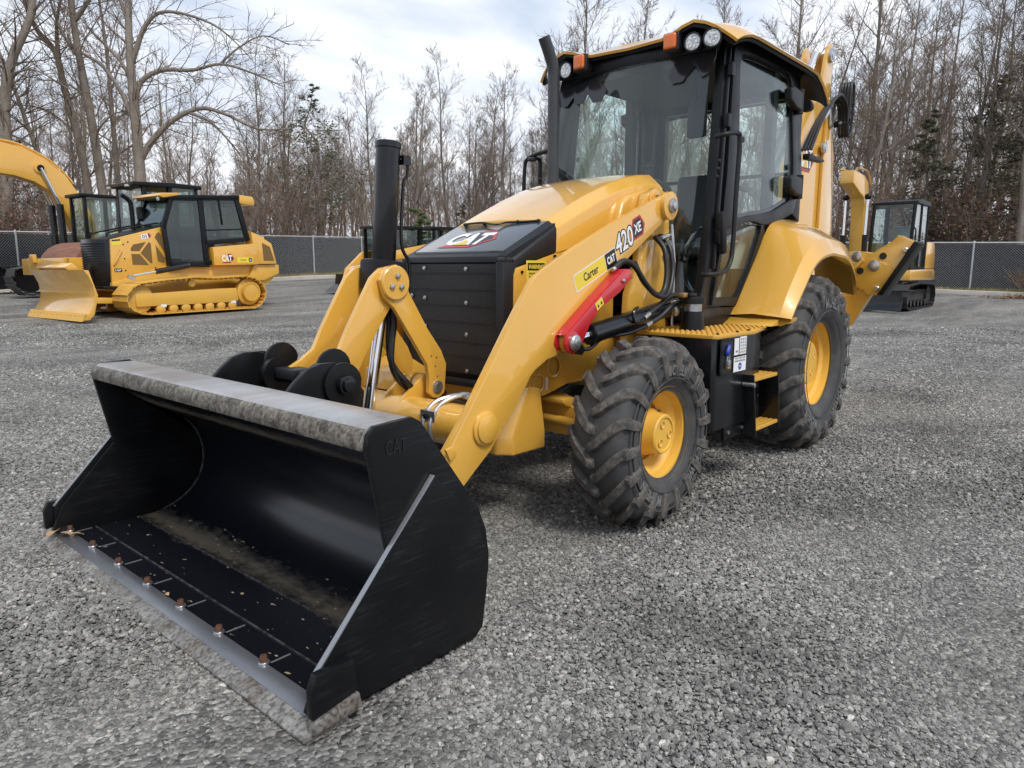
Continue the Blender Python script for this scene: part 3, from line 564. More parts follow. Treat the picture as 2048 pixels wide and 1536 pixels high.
# torque tube, brackets
TT = MB().cyl((3.075, -.57, .60), (3.075, .57, .60), .105, 40).build('torque_tube', YEL, BH)
for sg in (1, -1):
    MB().prism([(3.17, .64), (3.13, .70), (2.99, .80), (2.93, .80), (2.90, .74), (2.95, .66), (3.05, .66)], 'y', sg*.058, sg*.082).build('tube_lug', YEL, TT, bevel=.006)
    MB().lathe([(0, 0), (.06, 0), (.06, .05), (0, .05)], (2.95, sg*.06, .745), (0, -sg, 0), 24).build('lug_boss', YEL, TT, bevel=.004)
    if sg < 0: MB().prism([(2.78, .63), (3.02, .70), (3.0, .80), (2.86, .86), (2.76, .80)], 'y', -.14, -.40).build('tube_gusset', YEL, TT, bevel=.01)
# hydraulic hard lines on the tube near the arm
hl = MB()
for dy, dz in ((0, 0), (.05, .01)):
    hl.tube(smooth_path([(3.06, .56, .725+dz), (3.02, .40+dy, .735+dz), (3.04, .345+dy, .73+dz), (3.12, .30+dy, .70), (3.18, .29+dy, .62), (3.18, .30+dy, .52)], 4), .012, 8)
hl.box((3.165, .318, .65), (.03, .10, .05)).build('hydraulic_line', ZINC, TT)
MB().cyl((3.184, .318, .65), (3.20, .318, .65), .012, 6).build('line_clamp_bolt', BLKS, TT)
# tilt linkage: two front levers, two dog-leg links, tilt cylinder between them
lev = [(3.22, 1.365)] + arc(3.215, 1.285, .09, 70, 0, 4)[0:0] + [(3.275, 1.355), (3.33, 1.31), (3.39, 1.215), (3.44, 1.135), (3.48, 1.07), (3.53, .975), (3.60, .93), (3.66, .90), (3.66, .83), (3.50, .82), (3.44, .845), (3.38, .95), (3.31, 1.05), (3.22, 1.17), (3.15, 1.21), (3.13, 1.28), (3.15, 1.34)]
lnk = arc(3.22, 1.285, .088, 95, 275, 10)[0:0] + [(3.205, 1.373), (3.26, 1.362), (3.305, 1.30), (3.28, 1.215), (3.225, 1.165), (3.11, 1.00), (3.02, .87), (3.005, .80), (3.01, .72), (2.98, .69), (2.94, .685), (2.90, .71), (2.885, .86), (2.92, .935), (3.01, 1.05), (3.13, 1.24), (3.14, 1.33)]
for sg in (1, -1):
    lv = MB().prism(lev, 'y', sg*.085, sg*.115).build('tilt_lever', YEL, BH, bevel=.004)
    lk = MB().prism(lnk, 'y', sg*.118, sg*.146).build('tilt_link', YEL, BH, bevel=.005)
    MB().lathe([(0, 0), (.083, 0), (.083, .012), (.078, .016), (0, .016)], (3.22, sg*.1462, 1.285), (0, sg, 0), 40).build('pivot_cap', YEL, lk)
    for a in (100, 215, 330):
        MB().lathe([(.014, 0), (.014, .01), (.009, .012), (0, .012)], (3.22+.034*math.cos(R(a)), sg*.162, 1.285+.034*math.sin(R(a))), (0, sg, 0), 6).build('cap_bolt', ZINC, lk)
    for hx_, hz_ in ((2.99, .91), (2.955, .90), (2.965, .855), (2.95, .80)):
        MB().cyl((hx_, sg*.1455, hz_), (hx_, sg*.1475, hz_), .0045, 8).build('drilled_hole', RUST, lk)
    MB().lathe([(0, 0), (.034, 0), (.034, .006), (.024, .010), (.024, .016), (0, .016)], (2.952, sg*.146, .745), (0, sg, 0), 24).build('link_pin', ZINC, lk)
ct, cb, cr = Vector((3.115, 0, 1.965)), Vector((3.185, 0, 1.16)), Vector((3.295, 0, .60))
tc_ = MB().lathe([(0, 0), (.060, 0), (.064, .004), (.064, .03), (.060, .034), (.060, (cb-ct).length), (.045, (cb-ct).length+.03), (0, (cb-ct).length+.03)], ct, cb-ct, 36).build('tilt_cylinder', BLK, BH)
MB().box(ct.lerp(cb, .80), (.19, .145, .15), Quaternion((0, 1, 0), -.09).to_matrix()).build('trunnion_block', BLKS, tc_, bevel=.02)
MB().cyl(cb, cr, .029, 28).build('tilt_rod', CHROME, tc_)
tl = MB(); tl.tube(smooth_path([ct.lerp(cb, .10)+Vector((-.055, .03, 0)), ct.lerp(cb, .11)+Vector((-.085, .045, 0)), ct.lerp(cb, .2)+Vector((-.088, .045, 0)), ct.lerp(cb, .25)+Vector((-.072, .04, 0)), ct.lerp(cb, .60)+Vector((-.075, .04, 0)), ct.lerp(cb, .72)+Vector((-.12, .05, 0)), ct.lerp(cb, .86)+Vector((-.13, .05, 0))], 4), .009, 8)
tl.box(ct.lerp(cb, .105)+Vector((-.075, .04, 0)), (.045, .04, .045)).build('cylinder_line', BLK, tc_)
for k, (y0, y1, bow) in enumerate(((.02, .02, .055), (-.02, .05, .02))):
    MB().tube(smooth_path([(3.155, y0+.03, 1.16), (3.15, y0+.03, 1.08), (3.155+bow*.3, y0+.035, .98), (3.12+bow, y0+.035, .87), (3.07+bow*.5, y1+.01, .77), (2.98, y1, .70), (2.90, y1, .68)], 5), .0155, 10).build('tilt_hose', HOSE, tc_)
# ---- hood, nose and grille
def hood_ring(x, zt, zs, zb, yt, ys, dome=.012):
    return [(x, -ys-.012, zb), (x, -ys, zs), (x, -yt, zt), (x, -yt*.5, zt+dome), (x, 0, zt+dome*1.3), (x, yt*.5, zt+dome), (x, yt, zt), (x, ys, zs), (x, ys+.012, zb)]
hr = [hood_ring(2.30, 1.615, 1.57, 1.44, .335, .405), hood_ring(2.10, 1.705, 1.655, 1.48, .338, .41), hood_ring(1.90, 1.79, 1.74, 1.52, .342, .415), hood_ring(1.70, 1.865, 1.81, 1.54, .345, .42), hood_ring(1.52, 1.915, 1.855, 1.55, .347, .425), hood_ring(1.36, 1.945, 1.88, 1.55, .348, .425), hood_ring(1.22, 1.96, 1.885, 1.55, .345, .425), hood_ring(1.17, 1.925, 1.87, 1.55, .335, .42)]
HD = MB().loft(hr, cap=True).build('hood', YEL, BH, bevel=.012, seg=3, ang=14)
# side blister over the arm tower
for sg in (1, -1):
    bl = [(1.80, 1.50), (1.78, 1.62), (1.73, 1.74), (1.66, 1.79), (1.45, 1.845), (1.30, 1.86), (1.24, 1.84), (1.24, 1.45)]
    MB().prism(bl, 'y', sg*.40, sg*.47).build('hood_blister', YEL, HD, bevel=.02, seg=3)
    twr = [(1.62, 1.40), (1.60, 1.70), (1.55, 1.80), (1.45, 1.845), (1.33, 1.83), (1.27, 1.76), (1.25, 1.4), (1.22, .75), (1.75, .75), (1.72, 1.2)]
    MB().prism(twr, 'y', sg*.475, sg*.525).build('loader_tower', YEL, BH, bevel=.008)
    MB().lathe([(.035, 0), (.075, 0), (.075, .012), (.06, .016), (.06, .024), (.035, .024)], (1.46, sg*.525, 1.765), (0, sg, 0), 28).build('tower_boss', YEL, HD)
NB = [(2.285, 1.60), (2.655, 1.438), (2.695, 1.415), (2.70, .74), (2.62, .70), (2.30, .70)]
NO = MB().prism(NB, 'y', -.395, .395).build('nose_core', BLKS, BH, bevel=.004)
MB().add([(2.283, -.345, 1.618), (2.283, .345, 1.618), (2.655, .345, 1.446), (2.655, -.345, 1.446), (2.283, -.345, 1.59), (2.283, .345, 1.59), (2.655, .345, 1.42), (2.655, -.345, 1.42)], [(0, 1, 2, 3), (4, 7, 6, 5), (0, 4, 5, 1), (1, 5, 6, 2), (2, 6, 7, 3), (3, 7, 4, 0)]).build('nose_panel', GREYP, NO, bevel=.004)
for sg in (1, -1):
    # sloping black side trim, grille post and yellow service panel below it
    MB().add([(2.29, sg*.350, 1.617), (2.29, sg*.408, 1.575), (2.645, sg*.408, 1.395), (2.655, sg*.350, 1.446), (2.29, sg*.350, 1.44), (2.29, sg*.412, 1.445), (2.645, sg*.412, 1.36), (2.655, sg*.350, 1.36)], [(0, 1, 2, 3), (4, 7, 6, 5), (0, 4, 5, 1), (1, 5, 6, 2), (2, 6, 7, 3), (3, 7, 4, 0)]).build('nose_side_trim', PLA, NO, bevel=.005)
    MB().prism([(2.62, .345*sg), (2.69, .345*sg), (2.725, .352*sg), (2.735, .37*sg), (2.72, .40*sg), (2.66, .412*sg), (2.62, .412*sg)], 'z', .74, 1.385).build('grille_post', PLA, NO, bevel=.006)
    MB().prism([(2.66, .345*sg), (2.735, .37*sg), (2.66, .412*sg)], 'z', 1.38, 1.41).build('grille_post_cap', PLA, NO, bevel=.008)
    MB().prism([(2.30, 1.438), (2.64, 1.355), (2.655, 1.32), (2.66, .98), (2.30, .98)], 'y', sg*.400, sg*.421).build('service_panel', YEL, NO, bevel=.008)
    MB().cyl((2.60, sg*.42, 1.335), (2.60, sg*.428, 1.335), .008, 12).cyl((2.325, sg*.42, 1.418), (2.325, sg*.428, 1.418), .010, 12).build('panel_bolt', BLKS, NO)
    MB().prism([(2.30, 1.45), (2.30, 1.0), (1.72, .95), (1.72, 1.53)], 'y', sg*.38, sg*.412).build('engine_side_panel', YEL, BH, bevel=.006)
# header bar, perforated grille panels and ribs
MB().prism([(2.655, 1.438), (2.705, 1.415), (2.712, 1.385), (2.70, 1.38), (2.64, 1.39)], 'y', -.345, .345).build('grille_header', PLA, NO, bevel=.004)
PERF = bpy.data.materials.new('perforated_black'); PERF.use_nodes = True
def perf(m):
    t = m.node_tree; b = t.nodes['Principled BSDF']; co = N('ShaderNodeTexCoord', t).outputs['Object']
    mpn = N('ShaderNodeMapping', t); mpn.inputs['Rotation'].default_value = (R(45), 0, 0); mpn.inputs['Scale'].default_value = (0, 85, 85); t.links.new(co, mpn.inputs[0])
    v = N('ShaderNodeTexVoronoi', t); v.inputs['Scale'].default_value = 1; v.inputs['Randomness'].default_value = 0; t.links.new(mpn.outputs[0], v.inputs['Vector'])
    r = N('ShaderNodeValToRGB', t); r.color_ramp.elements[0].position = .30; r.color_ramp.elements[1].position = .40; t.links.new(v.outputs['Distance'], r.inputs[0])
    m1 = N('ShaderNodeMix', t, data_type='RGBA'); m1.inputs['A'].default_value = (.001, .001, .001, 1); m1.inputs['B'].default_value = (.016, .016, .018, 1); t.links.new(r.outputs[0], m1.inputs['Factor']); t.links.new(m1.outputs['Result'], b.inputs['Base Color'])
    b.inputs['Roughness'].default_value = .38
    bn = N('ShaderNodeBump', t); bn.inputs['Strength'].default_value = .8; bn.inputs['Distance'].default_value = .003; t.links.new(r.outputs[0], bn.inputs['Height']); t.links.new(bn.outputs[0], b.inputs['Normal'])
perf(PERF)
zs = [1.378, 1.325, 1.235, 1.15, 1.06, .955, .875, .785]
for i in range(len(zs)-1):
    MB().bx(2.69, 2.7105, -.343, .343, zs[i+1]+.005, zs[i]-.0015).build('grille_panel', PERF, NO)
    MB().bx(2.69, 2.7125, -.343, .343, zs[i+1]-.001, zs[i+1]+.0045).build('grille_rib', PLA, NO)
for y, z in ((-.20, 1.355), (.13, 1.35), (-.20, 1.19), (.13, 1.17), (-.20, 1.03), (.13, 1.00), (.13, .80), (-.31, 1.20)):
    MB().lathe([(.012, 0), (.012, .003), (.007, .004), (.007, .009), (0, .009)], (2.7155, y, z), (1, 0, 0), 10).build('grille_screw', ZINC, NO)
MB().bx(2.64, 2.735, -.35, .35, .715, .755).build('lower_grille_lip', PLA, NO, bevel=.01)
# nose emblem: white letters with gold triangle in a red arrowhead, on the sloping panel
def logo(parent, M, h, w, hexa=True, nm='emblem'):
    if hexa:
        poly(nm, [(-.05*w, -.20*h), (.80*w, -.20*h), (1.20*w, .45*h), (.92*w, 1.18*h), (.6*w, 1.18*h), (.6*w, .2*h), (.28*w, .2*h)], REDPR, parent, M, .0004)
        poly(nm, [(.3*w, -.06*h), (.82*w, -.06*h), (1.10*w, .48*h), (.88*w, 1.04*h), (.5*w, 1.04*h)], BLACKPR, parent, M, .0008)
    text('CAT', nm, WHITE, parent, M, h, w, .0012, bold=.045)
    poly(nm, [(.28*w, 0), (.66*w, 0), (.475*w, .42*h)], GOLDPR, parent, M, .0017)
sl = Vector((-.372, 0, .172)).normalized()
logo(NO, frame((2.58, -.20, 1.446+.0465*.0+.0345+.002), (0, 1, 0), sl), .17, .30, True, 'nose_emblem')
MB().tube(smooth_path([(2.30, -.30, 1.618), (2.305, -.14, 1.622), (2.36, .02, 1.602), (2.315, .06, 1.615), (2.305, .2, 1.615), (2.30, .30, 1.617)], 5), .006, 6).build('nose_cord', HOSE, NO)
for y in (-.28, -.12, .14, .29): MB().ball((2.305, y, 1.615), .011, 8).build('cord_button', PLA, NO)
# warning label on the service panel
WM = frame((2.565, .4215, 1.27), (-1, 0, .0), (-.03, 0, 1))
poly('warning_label', rect(0, 0, .165, .125), YELPR, NO, WM, .001)
poly('warning_label_header', rect(.012, .073, .153, .112), BLACKPR, NO, WM, .0016)
text('WARNING', 'warning_lettering', YELPR, NO, WM @ Matrix.Translation((.020, .081, 0)), .023, .125, .0022, bold=.04, shear=.2)
for k, s_ in enumerate(('UNLAWFUL TO', 'THIS MACHINE')): text(s_, 'warning_lettering', BLACKPR, NO, WM @ Matrix.Translation((.02, .052-.018*k, 0)), .011, .09, .0022, bold=.02)
# decals on the near arm
ad = Vector((2.52-1.98, 0, 1.405-1.62)).normalized()
CMx = frame((2.36, .6002, 1.225), -ad, (0, 0, 1))
poly('dealer_decal', rect(0, 0, .42, .098), WHITE, BH, CMx, .0006)
poly('dealer_decal', rect(.006, .006, .305, .092), YELPR, BH, CMx, .0011)
text('Carter', 'dealer_lettering', BLACKPR, BH, CMx @ Matrix.Translation((.085, .027, 0)), .046, .145, .0016, bold=.02)
poly('dealer_decal', rect(.308, .004, .416, .094), BLACKPR, BH, CMx, .0011)
logo(BH, CMx @ Matrix.Translation((.322, .028, .001)), .044, .080, False, 'dealer_emblem')
MMx = frame((1.975, .6002, 1.425), Vector((-.925, 0, .38)), (0, 0, 1))
for s_, m_2, of, z_ in (('420', BLACKPR, .075, .0008), ('420', WHITE, .02, .0014)):
    text(s_, 'model_number', m_2, BH, MMx @ Matrix.Translation((0 if of < .05 else -.008, .0 if of < .05 else -.008, 0)), .115 if of < .05 else .131, .19 if of < .05 else .206, z_, bold=of, shear=.12)
poly('model_badge', [(.19, .015), (.30, .015), (.335, .07), (.30, .135), (.215, .135), (.19, .09)], REDPR, BH, MMx, .0005)
poly('model_badge', [(.20, .028), (.29, .028), (.318, .07), (.29, .122), (.225, .122), (.20, .08)], BLACKPR, BH, MMx, .0010)
text('XE', 'model_letters', WHITE, BH, MMx @ Matrix.Translation((.208, .045, 0)), .058, .085, .0016, bold=.03, shear=.12)
# ---- lift cylinders, red safety strut
for sg in (1, -1):
    lc = MB().lathe([(0, 0), (.055, 0), (.055, .80), (.058, .802), (.058, .86), (.04, .87), (0, .87)], (1.43, sg*.63, 1.11), Vector((2.457-1.43, 0, .977-1.11)), 28).build('lift_cylinder', BLK, BH)
    MB().cyl((2.25, sg*.63, 1.004), (2.457, sg*.63, .977), .03, 20).build('lift_rod', CHROME, lc)
    MB().tube(smooth_path([(2.38, sg*.64, .93), (2.30, sg*.64, .925), (2.24, sg*.64, .945), (2.16, sg*.64, .975), (1.95, sg*.66, .985), (1.80, sg*.67, 1.01), (1.75, sg*.67, 1.02)], 4), .011, 8).build('cylinder_line', BLK, lc)
    MB().cyl((2.40, sg*.605, .93), (2.40, sg*.665, .93), .028, 14).build('line_elbow', BLK, lc)
    MB().tube(smooth_path([(1.86, sg*.67, 1.13), (1.93, sg*.69, 1.115), (1.935, sg*.695, 1.06), (1.88, sg*.69, 1.05), (1.80, sg*.68, 1.065)], 4), .009, 8).build('cylinder_line', BLK, lc)
    for a, b_ in (((1.80, sg*.68, 1.065), (1.74, sg*.68, 1.09)), ((1.76, sg*.67, 1.018), (1.70, sg*.67, 1.035))):
        MB().cyl(a, b_, .015, 12).build('hose_fitting', ZINC, lc)
    MB().tube(smooth_path([(1.74, sg*.68, 1.09), (1.66, sg*.69, 1.13), (1.55, sg*.70, 1.18), (1.45, sg*.70, 1.19), (1.36, sg*.70, 1.15), (1.30, sg*.70, 1.06), (1.27, sg*.68, .97)], 5), .0165, 10).build('lift_hose', HOSE, lc)
    MB().tube(smooth_path([(1.70, sg*.67, 1.035), (1.62, sg*.69, 1.07), (1.52, sg*.71, 1.13), (1.42, sg*.72, 1.14), (1.33, sg*.72, 1.08), (1.29, sg*.70, .97)], 5), .0165, 10).build('lift_hose', HOSE, lc)
    MB().lathe([(0, 0), (.05, 0), (.05, .03), (.03, .035), (0, .035)], (1.43, sg*.66, 1.11), (0, sg, 0), 24).build('cylinder_pin', ZINC, lc)
strut = [(2.53, .935), (2.555, .97), (2.545, 1.01), (2.51, 1.04), (2.30, 1.175), (2.02, 1.345), (1.945, 1.345), (1.93, 1.30), (1.97, 1.28), (2.06, 1.222), (2.24, 1.145), (2.34, 1.06), (2.40, .975), (2.46, .93)]
ST = MB().cyl((2.49, .655, .977), (2.49, .6775, .977), .058, 32).prism(strut, 'y', .668, .676).prism(strut, 'y', .60, .607).prism([(2.54, 1.015), (2.51, 1.045), (2.30, 1.18), (2.02, 1.35), (1.95, 1.35), (1.95, 1.342), (2.02, 1.342), (2.30, 1.172), (2.51, 1.037)], 'y', .607, .668).build('safety_strut', RED, BH, bevel=.002)
MB().lathe([(0, 0), (.042, 0), (.042, .02), (.034, .028), (.022, .028), (.022, .036), (0, .036)], (2.49, .6775, .977), (0, 1, 0), 20).build('strut_pin', ZINC, ST, bevel=.002)
MB().ball((2.03, .68, 1.285), .012, 8).cyl((2.03, .67, 1.285), (2.03, .69, 1.285), .006, 8).build('strut_clip', ZINC, ST)
SMx = frame((2.275, .6762, 1.13), Vector((-.86, 0, .5)), (0, 0, 1))
poly('strut_label', rect(0, 0, .07, .045), YELPR, ST, SMx, .0006)
for tx in (.01, .042): poly('strut_label_mark', [(tx, .01), (tx+.02, .01), (tx+.01, .032)], BLACKPR, ST, SMx, .0011)
# hose bundle from tower to arm
for k, pth in enumerate(([(2.04, .625, 1.355), (1.96, .635, 1.395), (1.88, .66, 1.36), (1.80, .69, 1.26), (1.70, .70, 1.20), (1.62, .70, 1.22), (1.57, .69, 1.32), (1.55, .66, 1.46), (1.54, .60, 1.53), (1.48, .55, 1.54)], [(1.86, .64, 1.39), (1.79, .67, 1.27), (1.68, .71, 1.19), (1.58, .71, 1.21), (1.50, .69, 1.33), (1.48, .66, 1.46), (1.47, .60, 1.54), (1.43, .55, 1.55)])):
    MB().tube(smooth_path(pth, 5), .0165, 10).build('arm_hose', HOSE, BH)
MB().cyl((2.06, .625, 1.343), (1.98, .632, 1.388), .014, 12).build('hose_fitting', ZINC, BH)
MB().cyl((1.53, .62, 1.535), (1.40, .62, 1.56), .014, 12).cyl((1.50, .63, 1.50), (1.42, .63, 1.45), .012, 10).build('hose_fitting', ZINC, BH)
MB().tube([(1.42, .63, 1.62), (1.43, .66, 1.40), (1.43, .66, 1.0)], .009, 8).build('kick_out_rod', ZINC, BH)
MB().prism([(1.37, 1.47), (1.47, 1.38), (1.50, 1.42), (1.40, 1.52)], 'y', .61, .625).build('kick_out_bracket', ZINC, BH, bevel=.003)
PMx = frame((1.86, .5255, 1.155), (-1, 0, 0), (0, 0, 1))
# ---- frame, counterweight, front axle
FR = MB().prism([(2.66, .66), (2.66, .95), (1.2, 1.0), (-1.2, .95), (-1.2, .55), (1.2, .50), (1.75, .62), (2.2, .80)], 'y', -.40, .40).build('main_frame', YEL2, BH, bevel=.01)
fs_ = [(2.64, .74), (2.60, .82), (2.45, .90), (2.2, .96), (1.75, 1.02), (1.70, .80), (1.9, .70), (2.2, .70), (2.42, .655)]
for sg in (1, -1):
    MB().prism(fs_, 'y', sg*.40, sg*.425).build('frame_side_plate', YEL, FR, bevel=.006)
    MB().tube([(2.62, sg*.43, .76), (2.50, sg*.43, .83), (2.30, sg*.43, .90), (1.9, sg*.43, .985)], .012, 6).build('frame_rib', YEL, FR)
    MB().lathe([(.05, 0), (.066, 0), (.066, .012), (.058, .016), (.05, .012)], (2.34, sg*.4255, .815), (0, sg, 0), 28).build('frame_boss', YEL, FR)
    MB().lathe([(.04, 0), (.053, 0), (.053, .01), (.046, .012), (.04, .008)], (2.47, sg*.4255, .735), (0, sg, 0), 24).build('frame_boss', YEL, FR)
    MB().bx(2.385, 2.40, sg*.4255, sg*.430, .69, .76).build('frame_label', WHITE, FR)
cw = [[(2.77, .30, .38), (2.77, .385, .38), (2.70, .455, .375), (2.44, .46, .375), (2.44, .30, .375)], [(2.775, .30, .50), (2.775, .385, .50), (2.705, .455, .485), (2.44, .46, .47), (2.44, .30, .47)], [(2.62, .30, .74), (2.62, .39, .74), (2.555, .44, .73), (2.47, .45, .71), (2.47, .30, .71)]]
CW = MB()
for sg in (1, -1): CW.loft([[(x, sg*y, z) for x, y, z in rg] for rg in cw], closed=True, cap=True)
CW.bx(2.46, 2.75, -.32, .32, .40, .56).build('counterweight', YEL, BH, bevel=.014, seg=3)
AX = MB().prism([(-.85, .50), (-.5, .42), (.5, .42), (.85, .50), (.85, .57), (.45, .60), (.2, .66), (-.2, .66), (-.45, .60), (-.85, .57)], 'x', 2.11, 2.29).build('front_axle', YEL2, BH, bevel=.015)
for sg in (1, -1):
    MB().cyl((2.33, sg*.25, .52), (2.33, sg*.72, .51), .025, 16).build('steering_cylinder', YEL2, AX)
    MB().prism([(2.27, .58), (2.33, .60), (2.36, .62), (2.36, .64), (2.27, .64)], 'y', sg*.3, sg*.52).build('axle_bracket', YEL2, AX, bevel=.006)
MB().cyl((0, -.75, .655), (0, .75, .655), .13, 28).lathe([(0, -.2), (.2, -.15), (.24, 0), (.2, .15), (0, .2)], (0, 0, .655), (0, 1, 0), 28).build('rear_axle', YEL2, BH)
# ---- wheels
SIDETXT = mat('sidewall_lettering', (.17, .17, .165), .55)
def make_wheel(center, sg, Ro, W, rim, nl, lug_w, steer=0, hub='front'):
    """axle along y, sg=+1 faces the machine's left; returns the tyre part"""
    h = .036 if Ro < .6 else .045
    Rc = Ro-h; q = .5*W
    half = [(0, Rc), (.22*W, Rc-.004), (.34*W, Rc-.016), (.42*W, Rc-.040), (.47*W, Rc-.080), (.497*W, Rc-.135), (.50*W, .5*(Rc+rim)+.02), (.485*W, .42*(Rc-rim)+rim), (.44*W, rim+.045), (.385*W, rim+.012), (.37*W, rim-.005)]
    def rs(y):
        y = abs(y)
        for (a, b), (c, d) in zip(half[:7], half[1:7]):
            if a <= y <= c: return b+(d-b)*(y-a)/(c-a)
        return half[6][1]
    prof = [(r, -y) for y, r in reversed(half[1:])] + [(r, y) for y, r in half]
    prof = [(p.x, p.y) for p in smooth_path([(r, y, 0) for r, y in prof], 2)]
    rot = Matrix.Translation(center) @ Matrix.Rotation(steer, 4, 'Z')
    T = MB().lathe(prof, (0, 0, 0), (0, 1, 0), 72).build('tyre', RUB, BH); T.matrix_local = rot
    # tread lugs: one mesh per half, shared by every lug
    for hs in (1, -1):
        L = MB(); rings = []
        ys = [-.03, .02, .08, .15, .22, .29, .35, .40, .435]
        lead = .30*(.5/Ro)
        for i, f in enumerate(ys):
            t = max(0, f)/.435; th = lead*(t**1.15)*(1 if True else 0); y = f*W*hs
            wdt = lug_w*(.42+.10*min(1, t*3)+.12*t); hh = h*(.985 if i else .8) - (.004 if f > .4 else 0)
            r0 = rs(y)-.012; r1 = rs(y)+hh*(1-.25*max(0, t-.85)/.15)
            rr = []
            for (r, dt) in ((r0, -1.12), (r1, -.92), (r1, .92), (r0, 1.12)):
                a = th + dt*wdt/Ro; rr.append((r*math.cos(a), y, r*math.sin(a)))
            rings.append(rr)
        # over the shoulder and down the sidewall
        for (y, r, hh, wd) in ((.478, Rc-.055, .030, .60), (.515, Rc-.105, .012, .66), (.512, Rc-.16, .003, .60)):
            rr = []
            for k, dt in enumerate((-1.12, -.92, .92, 1.12)):
                a = lead + dt*lug_w*wd/Ro; inn = k in (0, 3)
                yy = (y*W - (.02 if inn else -hh*.35))*hs; r_ = r + (-.012 if inn else hh*.8)
                rr.append((r_*math.cos(a), yy, r_*math.sin(a)))
            rings.append(rr)
        L.loft(rings, closed=True, cap=True)
        o0 = L.build('tread_lug', LUG, T, bevel=.006, seg=1, ang=40)
        for k in range(nl):
            o = o0 if k == 0 else o0.copy()
            if k: COL.objects.link(o); o.parent = T
            o.rotation_euler = (0, -2*math.pi*(k + (.5 if hs < 0 else 0))/nl, 0)
    # rim dish, hub, nuts
    b = .36*W; s = sg
    dish = -.02 if hub == 'front' else -.01
    rp = [(rim+.018, b+.014), (rim+.022, b+.004), (rim+.010, b-.004), (rim-.012, b-.010), (rim-.020, b-.05), (rim-.05, b-.07), (rim-.055, dish+.06), (rim-.075, dish+.03), (.17, dish), (0, dish)]
    prr = [(r, y*s) for r, y in rp]
    rimo = MB().lathe(prr + [(0, (dish-.02)*s), (rim-.06, (dish-.02)*s), (rim-.03, -b*s), (rim+.018, (-b-.014)*s), (rim+.03, -b*s), (rim-.03, -.1*b*s), (rim-.005, b*.8*s), (rim+.026, (b+.004)*s), (rim+.018, (b+.014)*s)], (0, 0, 0), (0, 1, 0), 64).build('rim', RIMY, T)
    if hub == 'front':
        hp = [(.125, dish), (.125, dish+.06), (.112, dish+.08), (.106, dish+.145), (.099, dish+.152), (.088, dish+.152), (.086, dish+.145), (0, dish+.147)]
        holes = [(.055, 70), (.055, 190), (.055, 310)]; top = dish+.1485; hr_ = .017
    else:
        hp = [(.21, dish), (.21, dish+.03), (.165, dish+.06), (.16, dish+.13), (.15, dish+.14), (0, dish+.142)]
        holes = [(.09, 60), (.09, 150), (.09, 240), (.09, 330)]; top = dish+.1405; hr_ = .02
    MB().lathe([(r, y*s) for r, y in hp], (0, 0, 0), (0, 1, 0), 48).build('wheel_hub', RIMY, T)
    for rr, a in holes:
        cxx, czz = rr*math.cos(R(a)), rr*math.sin(R(a))
        MB().lathe([(hr_*1.25, 0), (hr_*1.1, .004), (hr_, .003), (hr_*.8, -.002), (0, -.003)], (cxx, (top)*s, czz), (0, s, 0), 18).build('hub_plug', YDUST, T)
    nb = 8
    for k in range(nb):
        a = 2*math.pi*k/nb+.2; rr = .165 if hub == 'front' else .25
        cxx, czz = rr*math.cos(a), rr*math.sin(a); y0 = dish+.001 if hub == 'front' else dish+.001
        if hub != 'front' and rr > rim-.075: rr = .24
        MB().lathe([(.024, 0), (.024, .006), (.017, .008), (.017, .026), (.010, .028), (.010, .045), (0, .045)], (cxx, y0*s, czz), (0, s, 0), 8).build('wheel_nut', ZINC, T)
    for fr_ in (.24, .60):
        rr = rim+(Ro-rim)*fr_; MB().lathe([(rr-.004, 0), (rr-.002, .003), (rr+.002, .003), (rr+.004, 0)], (0, (.50*W-.06*max(0, rim+(Ro-rim)*.42-rr)-.0005)*s, 0), (0, s, 0), 64).build('sidewall_rib', RUB, T)
    # moulded sidewall lettering
    for word, a0, span in (('MICHELIN', 62, 40), ('POWER', 300, 30), ('CL', 335, 10), ('MICHELIN', 215, 40)):
        rl = rim + (Ro-rim)*.30; rh = rim + (Ro-rim)*.50
        o = text(word, 'sidewall_lettering', SIDETXT, T, Matrix.Identity(4), 1, 1, 0, bold=.02)
        for v in o.data.vertices:
            a = R(a0 + span*(1-v.co.x) if s > 0 else a0 + span*v.co.x); r = rl+(rh-rl)*v.co.y
            a = R(a0 + span*.5) - (v.co.x-.5)*R(span) if s < 0 else R(a0 + span*.5) + (v.co.x-.5)*R(span)*(-1)
            v.co = (r*math.cos(a)*(-1 if s > 0 else 1), (.50*W+.0012 - .06*max(0, (rim+(Ro-rim)*.42-r)))*s, r*math.sin(a))
    return T
FWH = {}
for sg in (1, -1):
    make_wheel((2.2, sg*.93, .50), sg, .505, .345, .235, 18, .054, steer=0, hub='front')
    make_wheel((0, sg*.905, .655), sg, .66, .50, .312, 19, .066, hub='rear')
